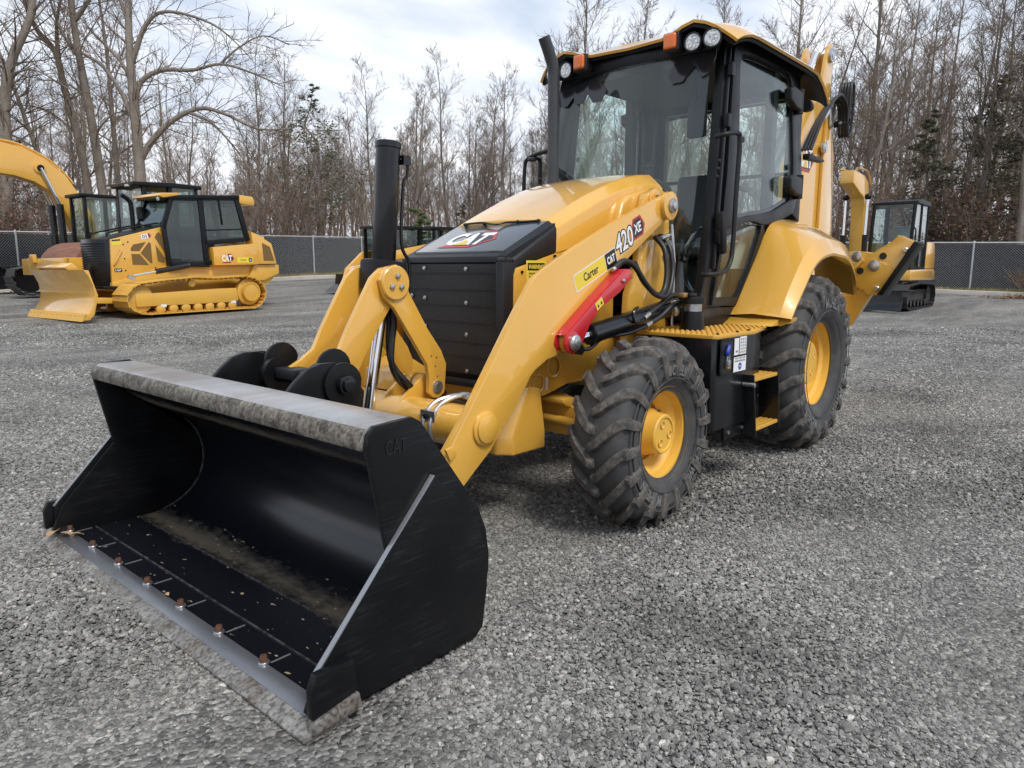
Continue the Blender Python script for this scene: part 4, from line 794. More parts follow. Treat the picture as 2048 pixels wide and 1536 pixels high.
# ---- step box, deck and steps (left side; fuel tank mirrored on the right)
DK = mat('deck_tread_yellow', (.63, .34, .05), .45)
for sg in (1, -1):
    SB = MB().prism([(1.675, .62*sg), (1.68, 1.055*sg), (1.66, 1.075*sg), (1.20, 1.09*sg), (.98, 1.05*sg), (.86, .62*sg)], 'z', .42, .958).build('step_box', BLK, BH, bevel=.008)
    dk = MB().prism([(1.69, .56*sg), (1.695, 1.065*sg), (1.675, 1.088*sg), (1.20, 1.105*sg), (.86, 1.03*sg), (.80, .56*sg)], 'z', .9585, .980).build('deck_plate', DK, BH, bevel=.004)
    # raised anti-slip buttons
    bt = MB()
    for i in range(26):
        for j in range(15):
            x, y = 1.665-i*.032, .585+j*.034+(.017 if i % 2 else 0)
            if y < 1.075 - max(0, (1.0-x))*.28 and x > .84: bt.lathe([(.0115, 0), (.009, .006), (0, .007)], (x, sg*y, .980), (0, 0, 1), 6)
    bo = bt.build('anti_slip_buttons', DK, dk); bo['kind'] = 'stuff'
    for x, y in ((1.63, 1.06), (1.4, 1.075), (1.25, 1.08)): MB().lathe([(.010, 0), (.010, .008), (0, .010)], (x, sg*y, .980), (0, 0, 1), 8).build('deck_bolt', BLKS, dk)
    # steps hang below the box
    for z, x0, x1 in ((.675, .92, 1.30), (.36, .86, 1.22)):
        for k in range(4):
            MB().bx(x0, x1, sg*(1.03+.032*k), sg*(1.052+.032*k), z, z+.022).build('step_bar', DK, SB, bevel=.003)
        MB().bx(x0-.004, x1+.004, sg*1.02, sg*1.03, z-.02, z+.02).build('step_back', BLKS, SB)
    for x0, x1 in ((1.30, 1.225), (.915, .855)):
        MB().prism([(x0, .72), (x0+.012, .72), (x1+.012, .33), (x1, .33)], 'y', sg*1.02, sg*1.155).build('step_side', BLK, SB, bevel=.002)
    MB().bx(1.20, 1.50, sg*1.05, sg*1.068, .34, .42).build('step_bracket', BLKS, SB, bevel=.003)
    for x in (1.25, 1.45): MB().cyl((x, sg*1.068, .38), (x, sg*1.078, .38), .012, 6).build('bracket_bolt', ZINC, SB)
    MB().cyl((1.31, sg*1.09, .66), (1.31, sg*1.165, .66), .014, 10).build('step_bolt', ZINC, SB)
    if sg == 1:
        # recessed lock window with padlock, label plates
        Mw = frame((1.655, 1.0905, .74), (-1, 0.02, 0), (0, 0, 1))
        oct_ = [(.03, 0), (.13, 0), (.16, .03), (.165, .20), (.155, .215), (.012, .215), (0, .20), (0, .03)]
        poly('lock_window', oct_, BLKS, SB, Mw, .004)
        poly('lock_recess', [(a*.8+.016, b*.86+.014) for a, b in oct_], BLACKPR, SB, Mw, .0055)
        MB().box(Mw @ Vector((.075, .075, .018)), (.038, .02, .036)).build('padlock', ZINC, SB, bevel=.004)
        MB().box(Mw @ Vector((.075, .050, .018)), (.038, .02, .014)).build('padlock_base', mat('brass', (.55, .32, .12), .35, metal=.8), SB, bevel=.003)
        MB().tube([Mw @ Vector(p) for p in ((.062, .09, .018), (.064, .118, .018), (.075, .126, .018), (.086, .118, .018), (.088, .09, .018))], .005, 8).build('padlock_shackle', ZINC, SB)
        MB().tube(smooth_path([Mw @ Vector(p) for p in ((.07, .12, .014), (.06, .14, .018), (.08, .165, .016), (.085, .18, .012))], 4), .012, 8).build('blue_tag', BLUEPR, SB)
        Ml = frame((1.475, 1.0925, .75), (-1, 0.02, 0), (0, 0, 1))
        poly('notice_plate', rect(0, 0, .165, .088), WHITE, SB, Ml, .004)
        poly('notice_plate', rect(0, .10, .06, .20), WHITE, SB, Ml, .004); poly('notice_plate', rect(.07, .10, .16, .205), WHITE, SB, Ml, .004)
        poly('notice_disc', [(.085+.022*math.cos(a*.4), .030+.022*math.sin(a*.4)) for a in range(16)], BLUEPR, SB, Ml, .0046)
        for k, s_ in enumerate(('TOP OFF DEF', 'WHEN REFUELING')): text(s_, 'notice_lettering', BLACKPR, SB, Ml @ Matrix.Translation((.012, .074-.016*k, 0)), .010, .14, .0046, bold=.02)
        text('DEF', 'notice_lettering', WHITE, SB, Ml @ Matrix.Translation((.072, .024, 0)), .011, .026, .0052, bold=.02)
        for gx in range(3):
            for gy in range(5): poly('notice_mark', rect(.08+gx*.026, .107+gy*.019, .098+gx*.026, .120+gy*.019), mat('grey_print', (.35, .35, .36), .5) if 'grey_print' not in MATS else MATS['grey_print'], SB, Ml, .0046)
        text('DIESEL', 'notice_lettering', BLACKPR, SB, Ml @ Matrix.Translation((.02, .115, 0)) @ Matrix.Rotation(0, 4, 'Z'), .012, .03, .0046, bold=.02)
    # filler neck on the deck
    if sg == 1:
        fn = MB().lathe([(0, 0), (.075, 0), (.072, .02), (.062, .11), (.060, .115), (0, .115)], (1.43, .80, .981), (0, 0, 1), 28).build('filler_neck', BLKS, BH)
        MB().lathe([(.052, 0), (.052, .045), (0, .045)], (1.43, .80, 1.096), (0, 0, 1), 24).build('filler_collar', ZINC, fn)
        MB().lathe([(.07, 0), (.072, .01), (.072, .035), (.06, .042), (0, .042)], (1.43, .80, 1.141), (0, 0, 1), 20).build('filler_cap', PLA, fn)
        MB().box((1.46, .79, 1.195), (.09, .05, .022)).build('filler_lock', BLKS, fn, bevel=.004)
        MB().box((1.53, .78, 1.195), (.05, .045, .028)).build('filler_padlock', MATS['brass'], fn, bevel=.005)
# ---- rear fenders
finn = [(.80, 1.04), (.70, 1.13), (.54, 1.29), (.37, 1.46), (.20, 1.64), (.06, 1.70), (-.20, 1.725), (-.55, 1.70), (-.78, 1.55), (-.88, 1.25)]
fcr = [(.82, 1.04), (.76, 1.13), (.66, 1.24), (.46, 1.42), (.26, 1.525), (.06, 1.565), (-.13, 1.56), (-.42, 1.53), (-.60, 1.42), (-.70, 1.20)]
flip = [(.80, 1.03), (.71, 1.12), (.60, 1.22), (.44, 1.36), (.28, 1.43), (.08, 1.46), (-.06, 1.455), (-.30, 1.43), (-.48, 1.32), (-.58, 1.16)]
for sg in (1, -1):
    a = smooth_path([(x, sg*.735, z) for x, z in finn], 3); b = smooth_path([(x, sg*1.10, z) for x, z in fcr], 3); c = smooth_path([(x, sg*1.17, z) for x, z in flip], 3)
    d = [Vector((p.x-.012, sg*1.165, p.z-.02)) for p in c]; mid = [p.lerp(q_, .5)+Vector((.012, 0, .016)) for p, q_ in zip(a, b)]
    e_ = [Vector((p.x-.03, sg*1.10, p.z-.06)) for p in b]; g = [Vector((p.x-.03, sg*.735, p.z-.05)) for p in a]
    FN = MB().loft([a, mid, b, c, d, e_, g, a]).build('rear_fender', YEL, BH, bevel=.010, seg=3, ang=20)
    MB().prism([(.92, .985), (.80, 1.028), (.35, 1.02), (.35, .985)], 'y', sg*.75, sg*1.09).build('fender_foot', YEL, FN, bevel=.006)
    MB().bx(-.8, .7, sg*.66, sg*.70, .7, 1.35).build('inner_guard', BLKS, FN)
# ---- cab
CB = MB().bx(-.62, 1.12, -.64, .64, .99, 1.03).build('cab', INT, BH); CB['label'] = 'glazed operator cab with yellow roof'
def cy(z): return .74 - .055*(z-1.0)
def side_poly(pts, y0, y1, sg): return [[(x, sg*(cy(z)+y0), z) for x, z in pts], [(x, sg*(cy(z)+y1), z) for x, z in pts]]
def slab(pts, y0, y1, sg, name, m, par, bevel=0):
    r_ = side_poly(pts, y0, y1, sg); n = len(pts); mb = MB()
    mb.add(r_[0]+r_[1], [tuple(range(n)), tuple(range(2*n-1, n-1, -1))] + [(i, i+n, (i+1) % n+n, (i+1) % n) for i in range(n)]); return mb.build(name, m, par, bevel=bevel)
def ring_slab(po, pi, y0, y1, sg, name, m, par, bevel=0):
    """frame between outer and inner outlines of equal count"""
    n = len(po); mb = MB(); A, B_ = side_poly(po, y0, y1, sg); C_, D_ = side_poly(pi, y0, y1, sg)
    V_ = A+B_+C_+D_; F_ = []
    for i in range(n):
        j = (i+1) % n
        F_ += [(i, j, j+2*n, i+2*n), (i+n, i+3*n, j+3*n, j+n), (i, i+n, j+n, j), (i+2*n, j+2*n, j+3*n, i+3*n)]
    mb.add(V_, F_); return mb.build(name, m, par, bevel=bevel)
do_ = [(.74, 2.78), (.70, 2.825), (.62, 2.85), (.43, 2.865), (-.14, 2.875), (-.28, 2.865), (-.35, 2.82), (-.39, 2.55), (-.43, 2.16), (-.41, 1.90), (-.32, 1.78), (.05, 1.68), (.25, 1.60), (.38, 1.42), (.48, 1.27), (.62, 1.125), (.70, 1.10), (1.06, 1.10), (1.10, 1.13), (.98, 1.45), (.86, 1.98), (.79, 2.45)]
dg_ = [(.655, 2.70), (.62, 2.765), (.56, 2.79), (.42, 2.80), (-.12, 2.815), (-.22, 2.80), (-.265, 2.75), (-.29, 2.50), (-.315, 2.16), (-.30, 1.95), (-.23, 1.87), (.08, 1.775), (.27, 1.745), (.40, 1.73), (.50, 1.72), (.62, 1.70), (.68, 1.695), (.70, 1.695), (.735, 1.72), (.725, 1.80), (.69, 2.05), (.665, 2.45)]
lg_ = [(1.045, 1.165), (.72, 1.16), (.66, 1.19), (.50, 1.37), (.33, 1.60), (.30, 1.655), (.45, 1.655), (.72, 1.60), (.88, 1.56), (.92, 1.52)]
for sg in (1, -1):
    # door built as upper glazed frame + lower glazed leaf
    up_o = do_[:12] + [(.27, 1.665), (.42, 1.68), (.52, 1.675), (.64, 1.655), (.72, 1.64), (.90, 1.60), (.93, 1.66), (.905, 1.80), (.86, 1.98), (.79, 2.45)]
    ring_slab(up_o, dg_, -.012, .030, sg, 'door_frame', BLKS, CB, bevel=.005)
    # black border band on the glass and the pane itself
    k_ = [((x-.2)*.93+.2, (z-2.25)*.945+2.25) for x, z in dg_]
    ring_slab(dg_, k_, .006, .016, sg, 'door_glass_border', mat('black_frit', (.02, .02, .022), .12) if 'black_frit' not in MATS else MATS['black_frit'], CB)
    slab(k_, .008, .014, sg, 'door_glass', CLEAR, CB)
    lo_o = [(1.10, 1.115), (.70, 1.098), (.61, 1.125), (.465, 1.285), (.27, 1.56), (.25, 1.635), (.28, 1.662), (.74, 1.638), (.915, 1.598), (.985, 1.45)]
    ring_slab(lo_o, lg_, -.012, .030, sg, 'door_lower_frame', BLKS, CB, bevel=.005)
    slab(lg_, .004, .010, sg, 'door_lower_glass', CLEAR, CB)
    # sill, front corner post with hinge strip, rear posts
    slab([(1.30, .985), (1.27, 1.10), (.60, 1.095), (.66, .985)], -.06, .02, sg, 'cab_sill', BLKS, CB, bevel=.006)
    post_f = [(1.28, 1.06), (1.17, 1.28), (1.03, 1.79), (.935, 2.30), (.83, 2.84), (.765, 2.84), (.80, 2.45), (.87, 1.96), (.99, 1.41), (1.10, 1.06)]
    slab(post_f, -.05, .012, sg, 'cab_front_post', BLKS, CB, bevel=.008)
    slab([(x+.004, z) for x, z in [(1.07, 1.35), (.985, 1.8), (.89, 2.30), (.80, 2.78), (.785, 2.78), (.87, 2.30), (.965, 1.8), (1.05, 1.35)]], .0125, .034, sg, 'door_seal_rail', PLA, CB, bevel=.004)
    for zc in (2.63, 2.30, 1.55):
        xc = .80 + (2.78-zc)*.185
        MB().box((xc, sg*(cy(zc)+.045), zc), (.05, .035, .085)).build('door_hinge', BLKS, CB, bevel=.006)
    slab([(-.36, 2.86), (-.44, 2.16), (-.42, 1.9), (-.34, 1.78), (-.50, 1.72), (-.56, 2.1), (-.48, 2.86)], -.06, .01, sg, 'cab_rear_post', BLKS, CB, bevel=.008)
    slab([(.80, 2.84), (.76, 2.89), (-.60, 2.89), (-.50, 2.85), (.74, 2.84)], -.08, .02, sg, 'cab_roof_rail', BLKS, CB, bevel=.004)
    # grab handle
    MB().tube(smooth_path([(1.09, sg*.735, 2.17), (1.08, sg*.80, 2.18), (.965, sg*.815, 2.20), (.925, sg*.82, 2.16), (.94, sg*.82, 1.85), (.955, sg*.82, 1.50), (.985, sg*.82, 1.39), (1.06, sg*.82, 1.335), (1.20, sg*.80, 1.315), (1.22, sg*.74, 1.315)], 4), .0155, 10).build('grab_handle', PLA, CB)
    MB().box((1.01, sg*(.765), 1.58), (.055, .05, .27), Quaternion((0, 1, 0), .17*1).to_matrix()).build('door_latch_cover', PLA, CB, bevel=.012)
    for z in (2.03, 1.98, 1.93): MB().ball((1.035+(2-z)*.2, sg*.735, z), .014, 8).build('post_button', PLA, CB)
    for x, z in ((.60, 2.22), (-.22, 2.12), (-.22, 2.06)): MB().lathe([(.022, 0), (.020, .012), (0, .016)], (x, sg*(cy(z)+.014), z), (0, sg, 0), 14).build('glass_button', PLA, CB)
    MB().box((.46, sg*(cy(1.9)-.03), 1.905), (.13, .035, .03)).ball((.50, sg*(cy(1.9)-.03), 1.91), .03, 10, (1.2, .6, .8)).build('door_handle', PLA, CB, bevel=.004)
    # rear corner hinges with mirror-like covers
    for z, zz_ in ((2.62, .16), (1.98, .14)):
        MB().prism([(-.10, z-.03), (-.09, z+.05), (-.16, z+.075), (-.33, z+.06), (-.33, z-.075), (-.22, z-.07)], 'y', sg*(cy(z)+.035), sg*(cy(z)+.095)).build('window_hinge_cover', PLA, CB, bevel=.014, seg=3)
        MB().cyl((-.36, sg*(cy(z)+.06), z-.09), (-.36, sg*(cy(z)+.06), z+.09), .028, 14).build('hinge_pin_cover', PLA, CB)
# windshield, side quarter and lower front glass
def wx(z): return 1.10 + .267*(2.0-z)
def wy(z): return .665 + .09*(2.0-z)
wsg = [(.0, 0)]
wz = [1.10, 1.5, 2.0, 2.4, 2.74]
rings = []
for z in wz:
    yh = min(wy(z), cy(z)-.055); rings.append([(wx(z)+.0+.05*(1-(y/yh)**2), y, z) for y in [yh*(-1+k/8*2) for k in range(9)]])
FGm = glass_mat('windshield_glass', (.92, .975, .955), .90)
MB().loft(rings).build('windshield', FGm, CB, thick=.006)
# black border of the windshield, headlamp cut-outs
for k in (0, -1):
    for i in range(len(wz)-1):
        pass
blob = [(-.62, 2.82), (.62, 2.82), (.63, 2.70), (.60, 2.60), (.555, 2.575), (.52, 2.62), (.50, 2.66), (.465, 2.62), (.43, 2.565), (.36, 2.56), (.325, 2.62), (.36, 2.70), (.30, 2.74), (-.18, 2.735), (-.22, 2.66), (-.16, 2.60), (-.19, 2.53), (-.27, 2.53), (-.33, 2.60), (-.37, 2.54), (-.43, 2.54), (-.47, 2.60), (-.52, 2.54), (-.58, 2.55), (-.63, 2.66)]
mb = MB(); fr_ = [(wx(z)+.05*(1-(y/.62)**2)+.006, y, z) for y, z in blob]; mb.add(fr_, [tuple(range(len(fr_)))]); mb.build('windshield_band', MATS['black_frit'], CB, thick=.004)
MB().tube([(wx(1.12)+.03, -.60, 1.15), (wx(1.95)+.012, -.52, 1.95)], .012, 6).tube([(1.165, -.50, 2.05), (1.24, -.18, 1.85)], .010, 6).tube([(1.175, -.47, 2.07), (1.25, -.12, 1.86)], .006, 6).build('wiper', PLA, CB)
MB().box((1.13, -.5, 2.06), (.05, .05, .05)).build('wiper_motor', PLA, CB, bevel=.008)
# firewall / front lower panel and rear frame with windows
MB().bx(1.10, 1.135, -.60, .42, 1.0, 1.62).build('firewall', INT, CB)
MB().prism([(.70, 1.02), (1.28, 1.02), (1.28, 1.10), (.7, 1.10)], 'y', -.68, .68).build('cowl', BLKS, CB, bevel=.01)
rw = MB(); xr = -.56
rw.bx(xr-.03, xr+.03, -.66, .66, 1.0, 1.55).bx(xr-.03, xr+.03, -.62, .62, 2.70, 2.86)
for y in (-.60, .60): rw.bx(xr-.03, xr+.03, y-.05, y+.05, 1.5, 2.75)
rw.bx(xr-.028, xr+.028, -.60, .60, 2.10, 2.125).build('rear_window_frame', BLKS, CB)
MB().bx(xr-.004, xr+.004, -.55, .55, 1.55, 2.70).build('rear_window', CLEAR, CB)
MB().bx(-.55, .95, -.62, .62, 2.755, 2.80).build('headliner', INT, CB)
for sg in (1, -1): MB().bx(-.10, -.02, sg*.58, sg*.645, 1.6, 2.8).build('inner_post', INT, CB)
TRIM = mat('beige_trim', (.36, .35, .31), .6)
for sg in (1, -1): MB().prism([(.98, 1.04), (.72, 1.16), (.45, 1.50), (.26, 1.66), (-.3, 1.70), (-.5, 1.70), (-.5, 1.04)], 'y', sg*.60, sg*.63).build('wheel_arch_trim', TRIM, CB, bevel=.01)
# seat in clear wrap, steering column, consoles
MB().bx(-.25, .25, -.24, .24, 1.42, 1.55).build('seat_cushion', SEAT, CB, bevel=.04, seg=3)
MB().prism([(-.22, 1.5), (-.10, 1.5), (-.20, 2.12), (-.28, 2.12)], 'y', -.23, .23).build('seat_back', SEAT, CB, bevel=.04, seg=3)
MB().bx(-.18, .18, -.2, .2, 1.03, 1.42).build('seat_base', INT, CB, bevel=.02)
MB().tube([(.95, 0, 1.05), (.80, 0, 1.72), (.72, 0, 1.90)], [.09, .06, .05], 12).build('steering_column', INT, CB)
sw = MB(); nrm = Vector((-.35, 0, 1)).normalized(); u_ = nrm.orthogonal().normalized(); v_ = nrm.cross(u_)
sw.tube([Vector((.72, 0, 1.93)) + (u_*math.cos(a*math.pi/14)+v_*math.sin(a*math.pi/14))*.195 for a in range(29)], .015, 8, cap=False)
for a in (0, 2.1, 4.2): sw.tube([(.72, 0, 1.92), Vector((.72, 0, 1.93)) + (u_*math.cos(a)+v_*math.sin(a))*.19], .012, 6)
sw.build('steering_wheel', INT, CB)
MB().cyl((.78, .08, 1.97), (.78, .08, 2.06), .03, 10).ball((.78, .08, 2.08), .035, 8).build('steering_knob', INT, CB)
MB().box((.90, 0, 1.80), (.12, .36, .18)).build('dash_console', INT, CB, bevel=.03)
MB().bx(-.1, .5, -.58, -.40, 1.05, 1.62).bx(-.1, .35, .40, .56, 1.05, 1.45).build('side_console', INT, CB, bevel=.03)
MB().ball((.45, .42, 1.40), .28, 14, (1.0, .7, 1.0)).build('wrapped_floor_mat', glass_mat('plastic_film', (.85, .88, .88), 1.3), CB)
MB().box((.70, .40, 2.38), (.05, .14, .26)).build('inside_mirror', INT, CB, bevel=.03)
MB().tube([(.85, .45, 2.72), (.72, .40, 2.5)], .012, 6).build('mirror_stay', INT, CB)
# roof: yellow shell with lamp pods, black underside
def roof_z(x, y):
    ay = abs(y); z = 2.925 - .018*(ay/.7)**2
    t = (x-.70)/.33
    if t > 0:      # front: the middle dips, the lamp pods stay high
        pod = max(0, 1-abs(ay-.52)/.22); pod = pod*pod*(3-2*pod)
        z -= t*t*(.085*(1-pod) + .012*pod)
    if x < -.45: z -= .16*((-.45-x)/.33)**1.6
    if ay > .66: z -= .065*((ay-.66)/.12)**1.7
    return z
xs = [-.80, -.74, -.64, -.5, -.3, 0, .3, .55, .7, .8, .88, .95, 1.0, 1.03]
ysr = [-.78, -.75, -.71, -.66, -.60, -.52, -.44, -.36, -.28, -.15, 0, .15, .28, .36, .44, .52, .60, .66, .71, .75, .78]
def fx(x, y): return x - (.07*max(0, (abs(y)-.6)/.18)**1.5 if x > .6 else 0) - (.05*(1-min(1, abs(y)/.4)) if x > .9 else 0)
RF = MB().loft([[(fx(x, y), y, roof_z(x, y)) for y in ysr] for x in xs]).build('cab_roof', YEL, CB, thick=.018)
MB().loft([[(fx(x*.985, y*.975), y*.975, roof_z(x, y)-.021) for y in ysr] for x in xs]).build('roof_underside', BLKS, CB, thick=.02)
MB().bx(.72, .955, -.60, .60, 2.74, 2.835).build('lamp_housing', BLKS, CB, bevel=.02)
for sg in (1, -1):
    for y in (.51, .645):
        LA = MB().lathe([(0, -.05), (.05, -.05), (.056, -.03), (.060, .006), (.054, .008), (.048, .0)], (1.015, sg*y, 2.79), (1, .25*(1 if sg > 0 else -.6)*(1 if y > .6 else .3), -.05), 24).build('work_lamp', PLA, CB)
        MB().lathe([(.050, .0015), (.03, .004), (0, .005)], (1.015, sg*y, 2.79), (1, .25*(1 if sg > 0 else -.6)*(1 if y > .6 else .3), -.05), 24).build('lamp_lens', LENS, LA if False else CB)
        for k in range(6):
            a = k*math.pi/3
            MB().cyl((1.019, sg*y+.028*math.cos(a), 2.79+.028*math.sin(a)), (1.0225, sg*y+.028*math.cos(a), 2.79+.028*math.sin(a)), .008, 8).build('lamp_diode', mat('diode', (.9, .9, .88), .1) if 'diode' not in MATS else MATS['diode'], CB)
    MB().box((1.0, sg*.365, 2.812), (.09, .115, .12)).build('beacon_housing', PLA, CB, bevel=.014, seg=3)
    MB().box((1.05, sg*.365, 2.815), (.03, .088, .095)).build('beacon_lens', AMBER, CB, bevel=.014, seg=3)
    MB().lathe([(.0, 0), (.045, 0), (.05, .02), (.03, .10), (0, .11)], (-.52, sg*.70, 2.62), (-1, 0, 0), 16).build('rear_lamp', PLA, CB)
    MB().cyl((.68, sg*.70, 2.86), (.68, sg*.74, 2.86), .016, 6).build('roof_bolt', BLKS, CB)
MB().prism([(-.62, 2.22), (-.62, 2.27), (-.95, 2.26), (-1.0, 2.245), (-.95, 2.23)], 'y', .66, .72).build('rear_mirror', PLA, CB, bevel=.012)
for sg in (-1,):   # far side mirror arm
    MB().tube(smooth_path([(1.03, -.70, 1.62), (1.03, -.86, 1.65), (1.03, -.90, 1.75), (1.02, -.90, 2.10), (1.02, -.86, 2.20), (1.0, -.68, 2.24)], 4), .015, 8).build('grab_handle', PLA, CB)
# exhaust stack, rises on the far side of the hood
EX = MB().tube(smooth_path([(1.27, -.42, 1.55), (1.27, -.42, 2.0), (1.27, -.42, 2.60), (1.28, -.42, 2.74), (1.31, -.43, 2.83), (1.36, -.44, 2.93)], 5), .042, 24, cap=False).build('exhaust_stack', mat('stack_grey', (.055, .058, .063), .36, metal=.2, noise=(3, (.035, .037, .04), .4, .7)), BH, thick=.003)
MB().cyl((1.27, -.42, 1.50), (1.27, -.42, 1.62), .075, 24).build('stack_base', BLKS, EX)
# ---- backhoe boom, folded up behind the cab
bo_ = [(-2.05, 1.30), (-2.12, 2.0), (-2.10, 2.56), (-2.20, 2.90), (-2.50, 3.24), (-2.72, 3.34), (-2.80, 3.2), (-3.02, 2.70), (-3.12, 1.8), (-3.08, 1.2), (-2.6, 1.0)]
BM = MB().prism(bo_, 'y', -.11, .09).build('backhoe_boom', YEL, BH, bevel=.012)
MB().prism([(-2.62, 1.05), (-2.72, 1.8), (-2.72, 2.6), (-2.80, 3.1), (-2.90, 3.0), (-3.04, 2.5), (-3.14, 1.8), (-3.10, 1.1)], 'y', .0915, .125).build('boom_side_plate', YEL, BM, bevel=.008)
for ya, yb in ((.092, .125), (-.145, -.112)):
    MB().prism([(-2.50, 3.15), (-2.60, 3.50), (-2.66, 3.64), (-2.74, 3.68), (-2.81, 3.64), (-2.83, 3.5), (-2.80, 3.15)], 'y', ya, yb).build('boom_head_plate', YEL, BM, bevel=.008)
for x, z, rr in ((-2.72, 3.55, .07), (-2.68, 2.62, .06), (-2.84, 3.09, .05), (-3.0, 2.9, .035)):
    MB().lathe([(0, 0), (rr, 0), (rr, .03), (rr*.6, .036), (rr*.6, .04), (0, .04)], (x, .123, z), (0, 1, 0), 24).build('boom_pin', ZINC if rr > .04 else BLKS, BM)
MB().cyl((-2.30, -.01, 3.10), (-2.70, -.01, 3.58), .045, 20).build('boom_rod', CHROME, BM); MB().cyl((-1.60, -.01, 2.25), (-2.31, -.01, 3.11), .07, 20).build('boom_cylinder', BLK, BM)
for k in range(4):
    yo = .17+.030*k
    MB().tube(smooth_path([(-1.95, yo, 2.50), (-2.2, yo, 2.74+.02*k), (-2.5, yo, 2.98+.02*k), (-2.72, yo, 3.10+.015*k), (-2.90, yo, 3.10), (-2.97, yo, 3.02), (-2.99, yo, 2.92)], 5), .014, 8).build('boom_hose', HOSE, BM)
    MB().tube(smooth_path([(-3.0, yo, 2.90), (-3.02, yo, 2.80), (-3.06, yo, 2.77), (-3.12, yo, 2.84), (-3.15, yo, 3.05), (-3.14, yo, 3.26), (-3.09, yo, 3.33), (-3.03, yo, 3.28), (-3.02, yo, 3.1), (-3.02, yo, 2.95)], 5), .014, 8).build('boom_hose', HOSE, BM)
for z in (2.92, 3.02, 3.12, 3.22): MB().box((-3.148, .215, z), (.045, .13, .014)).build('hose_strap', mat('strap_brown', (.10, .05, .04), .7) if 'strap_brown' not in MATS else MATS['strap_brown'], BM)
MB().cyl((-2.26, .26, 2.83), (-2.38, .26, 2.93), .02, 12).cyl((-2.26, .20, 2.79), (-2.38, .20, 2.89), .02, 12).build('hose_fitting', ZINC, BM)
MB().prism([(-2.75, 3.02), (-2.84, 3.15), (-2.92, 3.10), (-2.88, 2.85), (-2.80, 2.85)], 'y', .13, .15).build('boom_latch', ZINC, BM, bevel=.006)
logo(BM, frame((-2.12, .0908, 2.38), (-1, 0, .0), (-.3, 0, 1)), .22, .36, True, 'boom_emblem')
SK = MB().prism([(-2.70, 3.58), (-2.80, 3.60), (-3.22, 2.60), (-3.36, 1.5), (-3.30, 1.05), (-3.18, 1.05), (-3.16, 1.6), (-3.10, 2.5)], 'y', -.075, .07).build('dipper_stick', YEL, BH, bevel=.01)
MB().prism([(-3.28, 1.15), (-3.34, .95), (-3.20, .62), (-2.90, .52), (-2.62, .62), (-2.60, .78), (-2.86, .72), (-3.06, .80), (-3.12, 1.12)], 'y', -.30, .30).build('digging_bucket', BLKS, SK, bevel=.01)
for k in range(5): MB().prism([(-2.64, .60), (-2.46, .72), (-2.48, .76), (-2.62, .76)], 'y', -.28+k*.13, -.22+k*.13).build('bucket_tooth', EDGE, SK, bevel=.004)
MB().prism([(-1.2, .5), (-1.2, 1.35), (-2.1, 1.35), (-2.5, 1.2), (-2.5, .8), (-2.1, .5)], 'y', -.35, .35).build('rear_frame', YEL, BH, bevel=.012)
MB().bx(-1.75, -1.35, -.75, .75, .55, 1.15).build('stabilizer_frame', YEL, BH, bevel=.012)
# stabilizers, raised
for sg in (1, -1):
    sp_ = [(.78, 1.46), (.84, 1.505), (.93, 1.50), (1.0, 1.485), (1.17, 1.60), (1.20, 1.64), (1.33, 1.575), (1.34, 1.54), (1.07, 1.12), (1.0, 1.11), (.96, 1.135), (.95, 1.16), (.92, 1.155), (.91, 1.18), (.88, 1.18), (.84, 1.22), (.855, 1.29), (.80, 1.32)]
    SP = MB().prism([(sg*a, b) for a, b in sp_], 'x', -1.57, -1.54).prism([(sg*a, b) for a, b in sp_], 'x', -1.70, -1.67).build('stabilizer_foot', YEL, BH, bevel=.005)
    MB().prism([(sg*a, b) for a, b in [(1.335, 1.585), (1.375, 1.565), (1.12, 1.115), (1.07, 1.115)]], 'x', -1.74, -1.50).build('stabilizer_pad', BLKS, SP, bevel=.008)
    MB().prism([(sg*a, b) for a, b in [(.86, 1.24), (1.03, 1.16), (.86, .84), (.70, .72), (.60, .80)]], 'x', -1.66, -1.58).build('stabilizer_leg', YEL, SP, bevel=.006)
    MB().prism([(sg*a, b) for a, b in [(.60, 1.30), (.78, 1.50), (.90, 1.50), (.94, 1.42), (.70, 1.15), (.55, 1.1)]], 'x', -1.535, -1.51).build('stabilizer_bracket', YEL, SP, bevel=.005)
    for a, b, rr in ((.88, 1.455, .045), (1.02, 1.375, .05), (1.265, 1.51, .024), (1.06, 1.175, .024)):
        MB().lathe([(0, 0), (rr, 0), (rr, .012), (rr*.7, .018), (0, .018)], (-1.51 if rr > .044 and a < .9 else -1.54, sg*a, b), (1, 0, 0), 24).build('stabilizer_pin', ZINC, SP)
    for a, b, rr in ((.91, 1.33, .03), (1.09, 1.46, .03)): MB().cyl((-1.54, sg*a, b), (-1.535, sg*a, b), rr, 20).build('stabilizer_hole', BLACKPR, SP)

